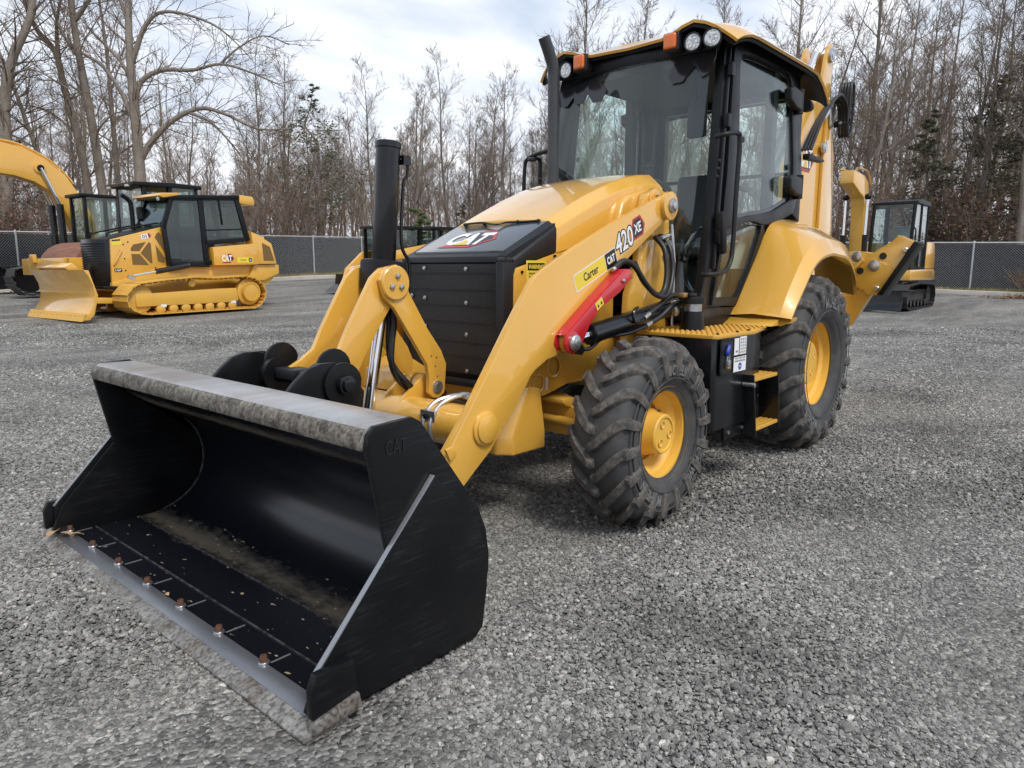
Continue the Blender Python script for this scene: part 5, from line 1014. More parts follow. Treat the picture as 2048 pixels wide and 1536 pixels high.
# dry leaves caught in the far corner of the bucket
LEAFM = mat('tan_leaf', (.50, .33, .19), .8, noise=(30, (.36, .22, .12), .4, .7))
for i_, (x, y, s_, lab) in enumerate(((4.37, -1.03, .045, 'pale dry leaf beside the last rusty bolt in the bucket corner'), (4.41, -1.09, .06, 'curled tan leaf on the far end of the cutting edge'), (4.34, -1.0, .035, 'small curled leaf on the bucket floor near the far corner'), (4.33, -.30+.31, .018, 'tiny leaf scrap lying on the polished strip of the bucket edge'))):
    r_ = random.Random(i_); mb = MB(); n_ = 6
    ra = []
    for k in range(n_+1):
        t = k/n_; wd = math.sin(math.pi*min(1, t*1.02))*.45+.02; ra.append([((t-.5)*2*s_, -wd*s_, .25*s_*math.sin(t*3)+.1*s_), ((t-.5)*2*s_, 0, .06*s_+.2*s_*math.sin(t*3)), ((t-.5)*2*s_, wd*s_, .3*s_*math.sin(t*3+.4)+.12*s_)])
    lf = mb.loft(ra).build('dry_leaf', LEAFM, None, thick=.0008); lf.location = (x, y, .045); lf.rotation_euler = (.15, -.1, r_.uniform(0, 6)); tag(lf, lab, 'leaf')
# ============================================================ OTHER MACHINES (each built in its own frame: x forward, y left)
def place(o, x, y, rz, tilt=0.0):
    o.location = (x, y, gz(x, y)); o.rotation_euler = (0, tilt, rz)
def resample(pts, n, closed=True):
    P = [Vector((a, 0, b)) for a, b in pts]
    if closed: P.append(P[0])
    Ls = [0]
    for a, b in zip(P, P[1:]): Ls.append(Ls[-1]+(b-a).length)
    out_ = []
    for k in range(n):
        s = Ls[-1]*k/(n if closed else n-1); i = max(j for j in range(len(Ls)-1) if Ls[j] <= s+1e-9)
        t = (s-Ls[i])/max(1e-9, Ls[i+1]-Ls[i]); p = P[i].lerp(P[i+1], t); d = (P[i+1]-P[i]).normalized(); out_.append((p, d))
    return out_
def track_belt(parent, outline, yc, wdt, n, m, grouser=.03, nm='track_shoe'):
    """every shoe of the chain is a piece of its own, sharing one mesh"""
    s0 = None; seg = resample(outline, n); ln = (seg[1][0]-seg[0][0]).length
    for p, d in seg:
        if s0 is None:
            mb = MB(); mb.prism([(-ln*.49, 0), (ln*.49, 0), (ln*.49, .018), (-ln*.36, .018), (-ln*.42, .018+grouser), (-ln*.49, .018+grouser)], 'y', -wdt/2, wdt/2)
            s0 = mb.build(nm, m, parent); o = s0
        else:
            o = s0.copy(); COL.objects.link(o); o.parent = parent
        o.location = (p.x, yc, p.z); o.rotation_euler = (0, math.atan2(-d.z, d.x), 0)
MESHY = mat('mesh_screen', (.20, .115, .03), .75, noise=(180, (.12, .075, .025), .45, .6))
# ---------------- bulldozer
DZ = tag(empty('bulldozer'), 'yellow crawler bulldozer with a curved front blade, parked left behind the bucket', 'bulldozer')
trk = [(1.30, .0), (1.45, .02), (1.62, .10), (1.72, .22), (1.74, .36), (1.70, .50), (1.58, .63), (1.40, .70), (.84, .76), (.20, .80), (-.25, .77), (-1.0, .80), (-1.28, .74), (-1.46, .60), (-1.54, .40), (-1.48, .18), (-1.36, .06), (-1.2, .0)]
for sg in (1, -1):
    FRM = MB().prism([(1.52, .20), (1.53, .46), (-.35, .52), (-.80, .52), (-.84, .24), (-.6, .2)], 'y', sg*1.02, sg*1.20).build('track_frame', YEL2, DZ, bevel=.02)
    track_belt(FRM, [(x, z+(.0 if z > .3 else .03)) for x, z in trk], sg*.95, .66, 58, YDUST, .035)
    MB().lathe([(0, -.05), (.30, -.05), (.30, .05), (.27, .06), (.10, .10), (0, .11)], (1.42, sg*1.08, .37), (0, sg, 0), 28).build('idler_wheel', YDUST, FRM)
    MB().lathe([(0, -.06), (.31, -.06), (.31, .06), (.24, .08), (.22, .16), (.06, .18), (0, .18)], (-1.16, sg*1.08, .42), (0, sg, 0), 24).build('drive_sprocket', YEL2, FRM)
    for k in range(20):
        a = k*math.pi/10; MB().box((-1.16+.205*math.cos(a), sg*1.245, .42+.205*math.sin(a)), (.035, .03, .05), Quaternion((0, 1, 0), -a).to_matrix()).build('sprocket_bolt', YEL2, FRM)
    for k in range(7): MB().lathe([(0, 0), (.10, 0), (.10, .08), (.05, .11), (0, .11)], (1.0-.28*k, sg*1.10, .13), (0, sg, 0), 16).build('track_roller', YDUST, FRM)
    for x in (.25,): MB().lathe([(0, 0), (.08, 0), (.08, .08), (0, .10)], (x, sg*1.08, .66), (0, sg, 0), 16).build('carrier_roller', YEL2, FRM)
    MB().tube([(.35, sg*.75, 1.02), (.05, sg*.72, 1.06)], .03, 10).build('cylinder_mount', ZINC, DZ)
    lcz = MB().cyl((.10, sg*.78, 1.04), (.85, sg*.80, .92), .06, 18).build('blade_lift_cylinder', BLK, DZ); MB().cyl((.85, sg*.80, .92), (1.35, sg*.80, .84), .03, 12).build('blade_lift_rod', CHROME, lcz)
    MB().prism([(1.30, .80), (1.44, .86), (1.47, .80), (1.32, .74)], 'y', sg*.77, sg*.83).build('rod_eye', ZINC, lcz)
    # hood side panels with screens
    hsd = MB().prism([(1.60, 1.60), (.47, 1.90), (.40, 1.05), (1.05, .82), (1.66, .64)], 'y', sg*.44, sg*.50).build('hood_side', YEL, DZ, bevel=.012)
    for pl in ([(1.20, 1.42), (1.14, 1.50), (.86, 1.56), (1.02, 1.36), (1.2, 1.36)], [(.80, 1.56), (.76, 1.52), (.76, 1.10), (.80, 1.10), (1.0, 1.32)], [(1.2, 1.30), (1.19, 1.07), (.84, 1.06), (1.02, 1.30)], [(.62, 1.74), (.56, 1.78), (.50, 1.70), (.46, 1.32), (.66, 1.66)], [(.66, 1.50), (.64, 1.14), (.50, 1.10), (.47, 1.20)]):
        MB().prism(pl, 'y', sg*.5005, sg*.504).build('mesh_panel', MESHY, hsd)
    MB().tube(smooth_path([(1.42, sg*.50, 1.38), (1.42, sg*.54, 1.36), (1.58, sg*.54, 1.10), (1.58, sg*.50, 1.08)], 3), .016, 8).build('hood_handle', YEL, hsd)
    for x, z in ((1.35, 1.5), (1.35, 1.2), (1.35, .95), (1.25, 1.55), (.70, 1.0), (.44, 1.75), (.43, 1.5), (.42, 1.2)): MB().cyl((x, sg*.50, z), (x, sg*.507, z), .016, 8).build('panel_bolt', BLKS, hsd)
    MB().tube(smooth_path([(1.60, sg*.38, 1.66), (1.58, sg*.38, 1.74), (1.0, sg*.38, 1.88), (.5, sg*.38, 1.98)], 3), .018, 8).build('hood_rail', BLKS, DZ)
MB().prism([(1.62, 1.62), (.47, 1.91), (.47, 1.0), (1.62, .6)], 'y', -.44, .44).build('hood', BLKS, DZ, bevel=.02)
GRL = MB().prism([(1.60, -.46), (1.60, .46), (1.86, .27), (1.89, .22), (1.89, -.22), (1.86, -.27)], 'z', .62, 1.61).build('radiator_guard', BLK, DZ, bevel=.02)
for k in range(16): MB().prism([(1.70, -.39), (1.70, .40), (1.875, .275), (1.912, .215), (1.912, -.215), (1.875, -.275)], 'z', .72+k*.052, .742+k*.052).build('grille_slat', BLKS, GRL)
MB().prism([(1.66, .70), (1.66, .52), (.4, .38), (-2.0, .5), (-2.3, .72), (-2.3, 1.05), (.4, 1.05)], 'y', -.52, .52).build('chassis', YEL2, DZ, bevel=.015)
MB().prism([(1.9, .58), (1.9, .64), (1.0, .60), (1.0, .50)], 'y', -.45, .62).build('front_guard', BLKS, DZ, bevel=.01)
# blade: curved plate with side edges, push arms
bl_o = [(2.62, .0), (2.50, .14), (2.40, .30), (2.36, .48), (2.38, .68), (2.45, .86), (2.53, .98)]
bl_i = [(a-.035, b) for a, b in bl_o]
BD = MB().prism(bl_o + list(reversed(bl_i)), 'y', -1.35, 1.28).build('dozer_blade', YEL, DZ, bevel=.004); 
MB().prism([(2.66, -.02), (2.57, .13), (2.545, .13), (2.63, -.02)], 'y', -1.38, 1.31).build('blade_edge', YDUST, BD)
for k in range(16): MB().lathe([(.02, 0), (.02, .006), (0, .01)], (2.60, -1.28+k*.167, .085), (.86, 0, .5), 8).build('blade_bolt', YDUST, BD)
for sg in (1, -1):
    e = 1.31 if sg > 0 else 1.35
    MB().prism(bl_o + [(2.43, .97), (2.30, .48), (2.40, .10), (2.50, .0)], 'y', sg*e-.03*sg, sg*e).build('blade_end_plate', YEL, BD, bevel=.006)
    MB().prism([(2.40, .30), (2.30, .42), (1.2, .36), (1.2, .24)], 'y', sg*.45, sg*.62).build('push_arm', YEL2, DZ, bevel=.015)
MB().prism([(2.46, .95), (2.56, 1.03), (2.40, 1.12), (2.30, 1.0)], 'y', -.9, .55).build('blade_top_guard', YEL, BD, bevel=.01)
# cab
CZ = MB().prism([(.45, 1.05), (.45, 1.2), (-.60, 1.15), (-1.55, 1.15), (-1.55, 1.05)], 'y', -.62, .62).build('cab', BLKS, DZ, bevel=.01); CZ['label'] = 'black framed cab with dark glass'
def cz(z): return .64 - .05*(z-1.0)
def zslab(pts, a, b, sg, nm, m):
    n = len(pts); mb = MB(); mb.add([(x, sg*(cz(z)+a), z) for x, z in pts]+[(x, sg*(cz(z)+b), z) for x, z in pts], [tuple(range(n)), tuple(range(2*n-1, n-1, -1))]+[(i, i+n, (i+1) % n+n, (i+1) % n) for i in range(n)]); return mb.build(nm, m, CZ, bevel=.004 if m is not DARKG else 0)
def bar(p, q_, w_): 
    d = Vector((q_[0]-p[0], q_[1]-p[1])).normalized(); n_ = Vector((-d.y, d.x))*w_/2
    return [(p[0]+n_.x, p[1]+n_.y), (q_[0]+n_.x, q_[1]+n_.y), (q_[0]-n_.x, q_[1]-n_.y), (p[0]-n_.x, p[1]-n_.y)]
for sg in (1, -1):
    for p, q_, w_ in (((.50, 1.86), (.24, 2.52), .10), ((.48, 1.9), (.44, 1.05), .09), ((-.44, 1.05), (-.44, 2.56), .12), ((-1.37, 2.6), (-1.56, 1.62), .12), ((-.44, 1.56), (-1.55, 1.66), .10), ((.44, 1.09), (-.5, 1.06), .12), ((.25, 2.52), (-1.4, 2.62), .10), ((-.93, 1.98), (-.90, 2.58), .03), ((-.46, 1.84), (-1.5, 1.90), .03)):
        zslab(bar(p, q_, w_), -.05, .012, sg, 'cab_post', BLKS)
    zslab([(.40, 1.12), (.44, 1.88), (.22, 2.47), (-.40, 2.50), (-.40, 1.12)], -.02, -.012, sg, 'door_glass', DARKG)
    zslab([(-.50, 1.60), (-.49, 2.52), (-1.36, 2.58), (-1.52, 1.70)], -.02, -.012, sg, 'side_glass', DARKG)
MB().prism([(.5, 1.95), (.26, 2.5), (.26, 2.49), (.49, 1.94)], 'y', -.55, .55).build('front_glass', DARKG, CZ)
MB().prism([(-1.38, 2.55), (-1.55, 1.65), (-1.54, 1.65), (-1.37, 2.55)], 'y', -.55, .55).build('rear_glass', DARKG, CZ)
MB().prism([(.45, 2.54), (.10, 2.60), (-1.42, 2.69), (-1.42, 2.62), (.45, 2.50)], 'y', -.60, .60).build('cab_roof', BLKS, CZ, bevel=.012)
MB().prism([(.55, 2.56), (.50, 2.62), (.08, 2.645), (.10, 2.59), (.45, 2.52)], 'y', -.62, .62).build('roof_visor', YEL, CZ, bevel=.012)
MB().prism([(-1.42, 2.50), (-1.42, 2.70), (-1.78, 2.68), (-1.83, 2.60), (-1.80, 2.47)], 'y', -.60, .60).build('air_conditioner', YEL, CZ, bevel=.03)
MB().bx(-.9, -.3, -.25, .25, 1.2, 1.95).bx(.0, .3, -.3, .3, 1.2, 1.6).build('operator_seat', SEAT, CZ, bevel=.04)
for sg in (1, -1): MB().lathe([(0, 0), (.05, 0), (.05, .02), (0, .03)], (.50, sg*.50, 2.50), (1, 0, 0), 14).build('cab_lamp', LENS, CZ)
MB().lathe([(0, 0), (.09, 0), (.09, .25), (.05, .28), (0, .28)], (.42, -.52, 2.10), (0, 0, 1), 16).build('mirror', PLA, CZ)
MB().tube(smooth_path([(.75, -.25, 1.85), (.75, -.25, 2.35), (.80, -.25, 2.50), (.95, -.25, 2.60)], 4), .05, 14).build('exhaust_pipe', BLKS, DZ)
# rear body
for sg in (1, -1):
    MB().prism([(-.58, 1.04), (-.57, 1.46), (-1.70, 1.56), (-1.74, 1.05)], 'y', sg*.45, sg*.72).build('rear_side_tank', YEL, DZ, bevel=.02)
    MB().prism([(-1.70, 1.06), (-1.62, 1.84), (-1.75, 1.80), (-2.18, 1.57), (-2.30, 1.06)], 'y', sg*.35, sg*.68).build('rear_fender', YEL, DZ, bevel=.03)
    MB().prism([(-1.92, 1.14), (-1.90, 1.58), (-2.12, 1.48), (-2.22, 1.14)], 'y', sg*.6805, sg*.684).build('mesh_panel', MESHY, DZ)
MB().bx(-2.2, -1.6, -.36, .36, 1.0, 1.75).build('fuel_tank', YEL, DZ, bevel=.03)
MB().prism([(-1.70, 1.05), (-2.40, 1.04), (-2.40, .82), (-1.95, .66), (-1.5, .66)], 'y', -.60, .60).build('rear_bumper', YEL2, DZ, bevel=.015)
ZM = frame((-.78, .7205, 1.12), (-1, 0, 0), (0, 0, 1)); logo(DZ, ZM, .16, .26, True, 'side_emblem')
ZM2 = frame((-1.17, .7205, 1.10), (-1, 0, 0), (0, 0, 1)); poly('dealer_decal', rect(0, 0, .42, .13), YELPR, DZ, ZM2, .002); text('Carter', 'dealer_lettering', BLACKPR, DZ, ZM2 @ Matrix.Translation((.08, .04, 0)), .055, .17, .004); poly('dealer_decal', rect(.31, .02, .40, .11), BLACKPR, DZ, ZM2, .004); text('CAT', 'dealer_lettering', WHITE, DZ, ZM2 @ Matrix.Translation((.325, .04, 0)), .045, .06, .006, bold=.03)
ZM3 = frame((.93, .5005, 1.615), (-1, 0, .22), (0, 0, 1)); poly('model_badge', [(0, 0), (.17, 0), (.21, .05), (.17, .10), (0, .10)], REDPR, DZ, ZM3, .001); poly('model_badge', [(-.02, 0), (.14, 0), (.14, .10), (-.02, .10)], WHITE, DZ, ZM3, .002); text('D3', 'model_number', BLACKPR, DZ, ZM3 @ Matrix.Translation((.01, .02, 0)), .06, .10, .003, bold=.02)
ZM4 = frame((1.58, .5005, .92), (-1, 0, 0), (0, 0, 1)); poly('lgp_plate', rect(0, 0, .16, .075), BLACKPR, DZ, ZM4, .002); text('LGP', 'lgp_lettering', WHITE, DZ, ZM4 @ Matrix.Translation((.02, .018, 0)), .04, .12, .004, bold=.03)
ZM5 = frame((1.58, .5005, 1.47), (-1, 0, .1), (0, 0, 1)); poly('warning_label', rect(0, 0, .2, .13), YELPR, DZ, ZM5, .002); poly('warning_label', rect(.01, .09, .19, .12), BLACKPR, DZ, ZM5, .003)
for x in (.95, -.70): MB().bx(x-.06, x+.06, 1.2005, 1.204, .17, .23).build('rail_label', WHITE, DZ)
place(DZ, -2.175+math.sin(R(4.1))*1.28, -12.917-math.cos(R(4.1))*1.28, R(4.1), .012)
# ---------------- soil compactor with rusty drum
RL = tag(empty('soil_compactor'), 'soil compactor with a brown rusty steel drum, just behind the bulldozer', 'road roller')
DRUM = mat('rusty_drum', (.17, .075, .045), .75, noise=(5, (.27, .12, .075), .35, .7, (3, .4, 3)), bump=(30, .2, .004))
dr = MB().lathe([(.60, -1.05), (.75, -1.05), (.76, -1.03), (.76, 1.03), (.75, 1.05), (.60, 1.05)], (1.55, 0, .76), (0, 1, 0), 64).build('drum', DRUM, RL)
MB().lathe([(0, -.95), (.66, -.95), (.66, .95), (0, .95)], (1.55, 0, .76), (0, 1, 0), 32).build('drum_web', DRUM, dr)
for sg in (1, -1): MB().prism([(2.55, .70), (2.55, 1.08), (2.45, 1.12), (.55, 1.12), (.45, .95), (.5, .70)], 'y', sg*1.10, sg*1.22).build('drum_yoke', YEL, RL, bevel=.015)
MB().prism([(2.42, .70), (2.58, .70), (2.58, 1.10), (2.42, 1.12)], 'y', -1.22, 1.22).build('front_crossbar', YEL, RL, bevel=.015)
MB().bx(2.58, 2.66, -.5, -.25, 1.0, 1.2).build('tow_lug', YEL, RL, bevel=.01)
MB().bx(.3, .58, -1.2, 1.2, .6, 1.10).build('rear_crossbar', YEL, RL, bevel=.015)
CRl = MB().bx(-1.15, .35, -.72, .72, 1.0, 1.16).build('cab', BLKS, RL, bevel=.01)
for x, y in ((.30, .68), (.30, -.68), (-.38, .68), (-.38, -.68), (-1.10, .68), (-1.10, -.68)): MB().bx(x-.05, x+.05, y-.05, y+.05, 1.1, 2.98).build('cab_post', BLKS, CRl, bevel=.01)
MB().prism([(.62, 2.96), (.60, 3.05), (-.5, 3.10), (-1.25, 3.08), (-1.25, 2.98)], 'y', -.78, .78).build('cab_roof', BLKS, CRl, bevel=.02)
for y in (.5, -.5): MB().box((.62, y, 2.96), (.08, .14, .06)).build('cab_lamp', LENS, CRl, bevel=.01)
for y in (-.73, .72): MB().bx(-1.05, -.43, y, y+.01, 1.2, 2.98).build('side_glass', DARKG, CRl)
MB().bx(.33, .34, -.62, .62, 1.2, 2.98).build('windshield', CLEAR, CRl)
MB().bx(-.75, -.25, -.25, .25, 1.35, 1.5).bx(-.80, -.68, -.25, .25, 1.45, 2.1).build('operator_seat', SEAT, CRl, bevel=.04)
MB().tube([(.20, 0, 1.1), (.05, 0, 1.62)], .06, 10).lathe([(.16, 0), (.19, .02), (.16, .04)], (.03, 0, 1.64), (-.3, 0, 1), 20, closed=True).build('steering_wheel', BLKS, CRl)
MB().box((-.1, -.4, 1.5), (.35, .2, .35)).build('side_console', PLA, CRl, bevel=.03)
MB().box((.36, .72, 2.45), (.03, .20, .30)).build('mirror', PLA, CRl, bevel=.02)
MB().prism([(-1.2, .7), (-1.2, 1.5), (-2.6, 1.4), (-2.85, 1.2), (-2.85, .7)], 'y', -.8, .8).build('engine_hood', YEL, RL, bevel=.05)
for sg in (1, -1): MB().lathe([(.3, -.28), (.55, -.3), (.74, -.2), (.76, 0), (.74, .2), (.55, .3), (.3, .28), (.28, .1), (0, .1)], (-1.6, sg*.85, .76), (0, sg, 0), 36).build('rear_tyre', RUB, RL)
x_, y_ = wp(-9.87, 19.7); place(RL, x_, y_, R(4.1))
# ---------------- big excavator behind them
EXC = tag(empty('tracked_excavator'), 'large yellow tracked excavator with arched boom and black cab at the far left', 'excavator')
TRK = mat('track_steel', (.06, .058, .058), .55, metal=.5, noise=(20, (.12, .10, .09), .45, .7))
etr = [(2.55, 0), (2.75, .05), (2.92, .22), (2.98, .42), (2.92, .62), (2.75, .74), (2.5, .80), (-1.7, .90), (-1.95, .84), (-2.12, .68), (-2.18, .45), (-2.1, .2), (-1.9, .04), (-1.7, 0)]
for sg in (1, -1):
    FRM = MB().bx(-1.8, 2.3, sg*1.05, sg*1.35, .22, .70).build('track_frame', BLK, EXC, bevel=.03)
    track_belt(FRM, [(x, z) for x, z in etr], sg*1.2, .60, 52, TRK, .03)
    for x in (2.5, -1.7): MB().lathe([(0, -.15), (.35, -.15), (.35, .15), (0, .15)], (x, sg*1.2, .42), (0, 1, 0), 24).build('track_wheel', BLK, FRM)
MB().bx(-1.0, 1.0, -1.1, 1.1, .5, 1.0).build('undercarriage', BLK, EXC, bevel=.03)
MB().prism([(.9, 1.05), (.9, 1.25), (-.95, 1.3), (-1.05, 2.0), (-3.0, 2.1), (-3.1, 1.05)], 'y', -1.3, 1.3).build('upper_house', YEL, EXC, bevel=.06)
CE = MB().bx(-1.0, .95, .35, 1.3, 1.1, 1.3).build('cab', BLKS, EXC)
for x in (-.95, -.1, .85):
    for y in (.40, 1.25): MB().bx(x-.05, x+.05, y-.05, y+.05, 1.2, 2.82).build('cab_post', BLKS, CE, bevel=.01)
MB().bx(-1.05, 1.0, .30, 1.35, 2.80, 2.90).build('cab_roof', BLKS, CE, bevel=.03)
for y in (.36, 1.28): MB().bx(-.95, .85, y, y+.01, 1.3, 2.82).build('cab_glass', CLEAR, CE)
MB().bx(.86, .87, .4, 1.25, 1.3, 2.82).build('front_glass', DARKG, CE)
MB().bx(-.55, -.1, .6, 1.05, 1.5, 1.7).bx(-.6, -.48, .6, 1.05, 1.6, 2.3).build('operator_seat', SEAT, CE, bevel=.04)
MB().bx(-.05, .8, 1.262, 1.279, 1.2, 1.6).build('door_panel', BLKS, CE, bevel=.02)
MB().tube([(.7, .9, 1.3), (.6, .9, 1.8)], .03, 8).build('control_lever', PLA, CE)
MB().tube(smooth_path([(-1.6, -.5, 2.0), (-1.6, -.5, 2.7), (-1.65, -.5, 2.9)], 4), .06, 12).build('exhaust_pipe', BLKS, EXC)
bmo = [(4.6, 4.0), (3.4, 4.26), (2.38, 4.29), (1.85, 4.22), (1.27, 3.94), (.76, 3.52), (.33, 2.89), (0, 2.2), (-.12, 1.5), (.30, 1.4), (.66, 2.0), (.80, 2.3), (.92, 2.62), (1.22, 3.03), (1.6, 3.26), (2.1, 3.39), (2.5, 3.42), (3.4, 3.40), (4.6, 3.35)]
EB = MB().prism(bmo, 'y', -.55, -.10).build('boom', YEL, EXC, bevel=.02)
MB().lathe([(0, 0), (.16, 0), (.16, .05), (.09, .06), (0, .06)], (1.44, -.10, 3.66), (0, 1, 0), 24).build('boom_boss', YEL, EB); MB().cyl((1.44, -.04, 3.66), (1.44, .02, 3.66), .09, 16).build('boom_pin', BLKS, EB)
for y in (-.02, -.63):
    bc = MB().cyl((1.0, y, 1.35), (1.02, y, 2.64), .10, 16).build('boom_cylinder', BLK, EXC); MB().cyl((1.02, y, 2.64), (1.44, y, 3.66), .055, 14).build('boom_rod', CHROME, bc)
MB().cyl((2.6, -.33, 4.42), (4.3, -.33, 4.5), .10, 16).build('stick_cylinder', YEL, EXC)
MB().tube(smooth_path([(.5, -.2, 3.3), (1.0, -.2, 3.86), (1.8, -.2, 4.27), (2.4, -.2, 4.36), (3.4, -.2, 4.34)], 4), .03, 8).build('boom_line', YEL, EB)
MB().tube(smooth_path([(.5, -.4, 3.3), (1.0, -.4, 3.87), (1.8, -.4, 4.28), (2.4, -.4, 4.37), (3.4, -.4, 4.35)], 4), .03, 8).build('boom_line', YEL, EB)
x_, y_ = wp(-13.04, 23.05); place(EXC, x_, y_, R(4.1))
# ---------------- small excavator on the right
MX = tag(empty('mini_excavator'), 'compact excavator with black cab and dark rubber tracks, right of the stabilizer', 'mini excavator')
mtr = [(1.15, 0), (1.32, .05), (1.42, .18), (1.44, .33), (1.38, .50), (1.22, .60), (.2, .66), (-.9, .62), (-1.2, .60), (-1.36, .48), (-1.42, .32), (-1.38, .14), (-1.25, .03), (-1.1, 0)]
for sg in (1, -1):
    FRM = MB().bx(-1.1, 1.1, sg*.78, sg*.98, .18, .48).build('track_frame', BLK, MX, bevel=.03)
    track_belt(FRM, mtr, sg*.88, .42, 46, mat('track_rubber', (.025, .025, .026), .6) if 'track_rubber' not in MATS else MATS['track_rubber'], .03)
    for x in (1.08, -1.05): MB().lathe([(0, -.1), (.27, -.1), (.27, .1), (.1, .13), (0, .13)], (x, sg*.90, .32), (0, sg, 0), 20).build('track_wheel', BLK, FRM)
    for x in (.65, .3, -.05, -.4, -.75): MB().lathe([(0, 0), (.09, 0), (.09, .12), (0, .12)], (x, sg*.88, .14), (0, sg, 0), 14).build('track_roller', BLK, FRM)
MB().prism([(2.0, .02), (1.94, .10), (1.90, .25), (1.93, .46), (1.90, .46), (1.86, .25), (1.90, .06), (1.95, .02)], 'y', -1.1, 1.1).build('dozer_blade', BLK, MX, bevel=.005)
for sg in (1, -1): MB().prism([(1.90, .15), (1.90, .32), (.6, .40), (.6, .28)], 'y', sg*.35, sg*.5).build('blade_arm', BLK, MX)
MB().bx(-.8, .8, -.8, .8, .3, .68).build('undercarriage', BLK, MX, bevel=.03)
MB().prism([(1.02, .72), (1.02, .98), (-1.3, 1.0), (-1.45, .95), (-1.45, .72)], 'y', -1.0, 1.02).build('upper_deck', YEL, MX, bevel=.03)
MB().prism([(-.4, 1.0), (-.5, 1.7), (-1.3, 1.7), (-1.45, 1.3), (-1.45, 1.0)], 'y', -.95, 1.0).build('engine_hood', YEL, MX, bevel=.06)
MB().bx(.0, .9, -.95, -.45, 1.0, 1.45).build('side_tank', YEL, MX, bevel=.04)
CM = MB().bx(-.45, 1.0, .06, .98, .98, 1.06).build('cab', BLKS, MX); CM['label'] = 'black cab seen from the front'
for (x, y, lean) in ((.98, .02, -.16), (.98, .95, -.16), (.25, .95, 0), (-.42, .02, 0), (-.42, .95, 0)):
    MB().tube([(x, y, 1.0), (x+lean*.1, y, 1.7), (x+lean, y, 2.62)], .045, 8).build('cab_post', BLKS, CM)
MB().prism([(.86, 2.58), (.84, 2.66), (.4, 2.72), (-.4, 2.70), (-.48, 2.58)], 'y', -.05, 1.02).build('cab_roof', BLKS, CM, bevel=.03)
MB().add([(.97, .06, 1.05), (.97, .91, 1.05), (.83, .91, 2.6), (.83, .06, 2.6)], [(0, 1, 2, 3)]).build('front_glass', CLEAR, CM, thick=.006)
for y in (.965, .0): MB().add([(.95, y, 1.05), (-.4, y, 1.05), (-.4, y, 2.6), (.80, y, 2.6)], [(0, 1, 2, 3)]).build('side_glass', DARKG, CM, thick=.006)
MB().bx(-.2, .25, .25, .72, 1.2, 1.5).bx(-.25, -.12, .25, .72, 1.4, 2.1).build('operator_seat', mat('wrapped_seat', (.22, .24, .25), .3) if 'wrapped_seat' not in MATS else MATS['wrapped_seat'], CM, bevel=.05)
MB().tube(smooth_path([(.98, .98, 1.2), (1.02, 1.04, 1.3), (1.0, 1.05, 1.9), (.92, .99, 2.0)], 4), .018, 8).build('grab_handle', BLKS, CM)
mb_ = [(1.05, .75), (1.38, .80), (1.50, 1.45), (1.50, 2.2), (1.62, 2.75), (2.5, 3.05), (2.5, 3.35), (1.7, 3.30), (1.32, 3.15), (1.14, 2.6), (1.08, 1.7)]
mb_ = [(a-.35, b) for a, b in mb_]
MBm = MB().prism(mb_, 'y', -.44, -.12).build('boom', YEL, MX, bevel=.02)
logo(MBm, frame((1.5105, -.62, 2.3), (0, 1, 0), (.15, 0, 1)), .12, .18, False, 'boom_emblem') if False else None
for y in (-.54, -.02):
    c_ = MB().cyl((1.27, y, .95), (1.31, y, 1.85), .065, 14).build('boom_cylinder', BLK, MX); MB().cyl((1.31, y, 1.85), (1.29, y, 2.75), .035, 12).build('boom_rod', CHROME, c_)
    MB().ball((1.29, y, 2.78), .08, 10).build('rod_eye', BLKS, c_)
MB().tube(smooth_path([(.85, -.46, 3.1), (1.15, -.48, 3.38), (1.55, -.48, 3.42), (2.05, -.48, 3.4)], 4), .02, 8).tube(smooth_path([(.85, -.1, 3.1), (1.15, -.1, 3.38), (1.55, -.1, 3.42), (2.05, -.1, 3.4)], 4), .02, 8).build('boom_line', YEL, MBm)
x_, y_ = wp(9.75, 19.3); place(MX, x_, y_, R(-1))
# ---------------- compact loaders far behind the nose
def compact_loader(l, d, label):
    o = tag(empty('compact_loader'), label, 'compact loader', 'small loaders parked by the far fence')
    MB().prism([(1.2, .25), (1.25, .8), (.6, 1.1), (-1.3, 1.2), (-1.5, .9), (-1.5, .3)], 'y', -.55, .55).build('body', YEL, o, bevel=.04)
    for sg in (1, -1):
        MB().prism([(-1.4, 1.1), (-1.4, 1.55), (-1.1, 1.62), (.8, 1.30), (1.5, .75), (1.6, .35), (1.4, .35), (1.25, .72), (.6, 1.05), (-1.0, 1.25)], 'y', sg*.6, sg*.72).build('lift_arm', YEL, o, bevel=.02)
        MB().prism([(1.0, .0), (1.25, .2), (1.2, .4), (.9, .55), (-1.0, .62), (-1.3, .4), (-1.2, .1), (-1.0, 0)], 'y', sg*.58, sg*.9).build('rubber_track', MATS['track_rubber'], o, bevel=.03)
        for x in (.75, -.7): MB().bx(x-.05, x+.05, sg*.48, sg*.54, .9, 2.05).build('cab_post', BLKS, o)
        MB().bx(-.7, .75, sg*.5, sg*.51, 1.1, 2.0).build('side_screen', DARKG, o)
    MB().prism([(.95, 2.03), (.9, 2.12), (-.75, 2.14), (-.8, 2.03)], 'y', -.58, .58).build('cab_roof', BLKS, o, bevel=.02)
    MB().bx(-.4, .1, -.25, .25, .9, 1.6).build('operator_seat', SEAT, o, bevel=.04)
    MB().prism([(1.6, .05), (2.1, .05), (1.7, .3), (1.65, .6), (1.58, .6)], 'y', -.95, .95).build('bucket', BLK, o)
    x, y = wp(l, d); place(o, x, y, R(4)); return o
compact_loader(-3.9, 24.0, 'small loader with yellow lift arms, left of the two behind the radiator')
compact_loader(-2.55, 25.2, 'small loader with black cage mostly hidden by the nose panel')
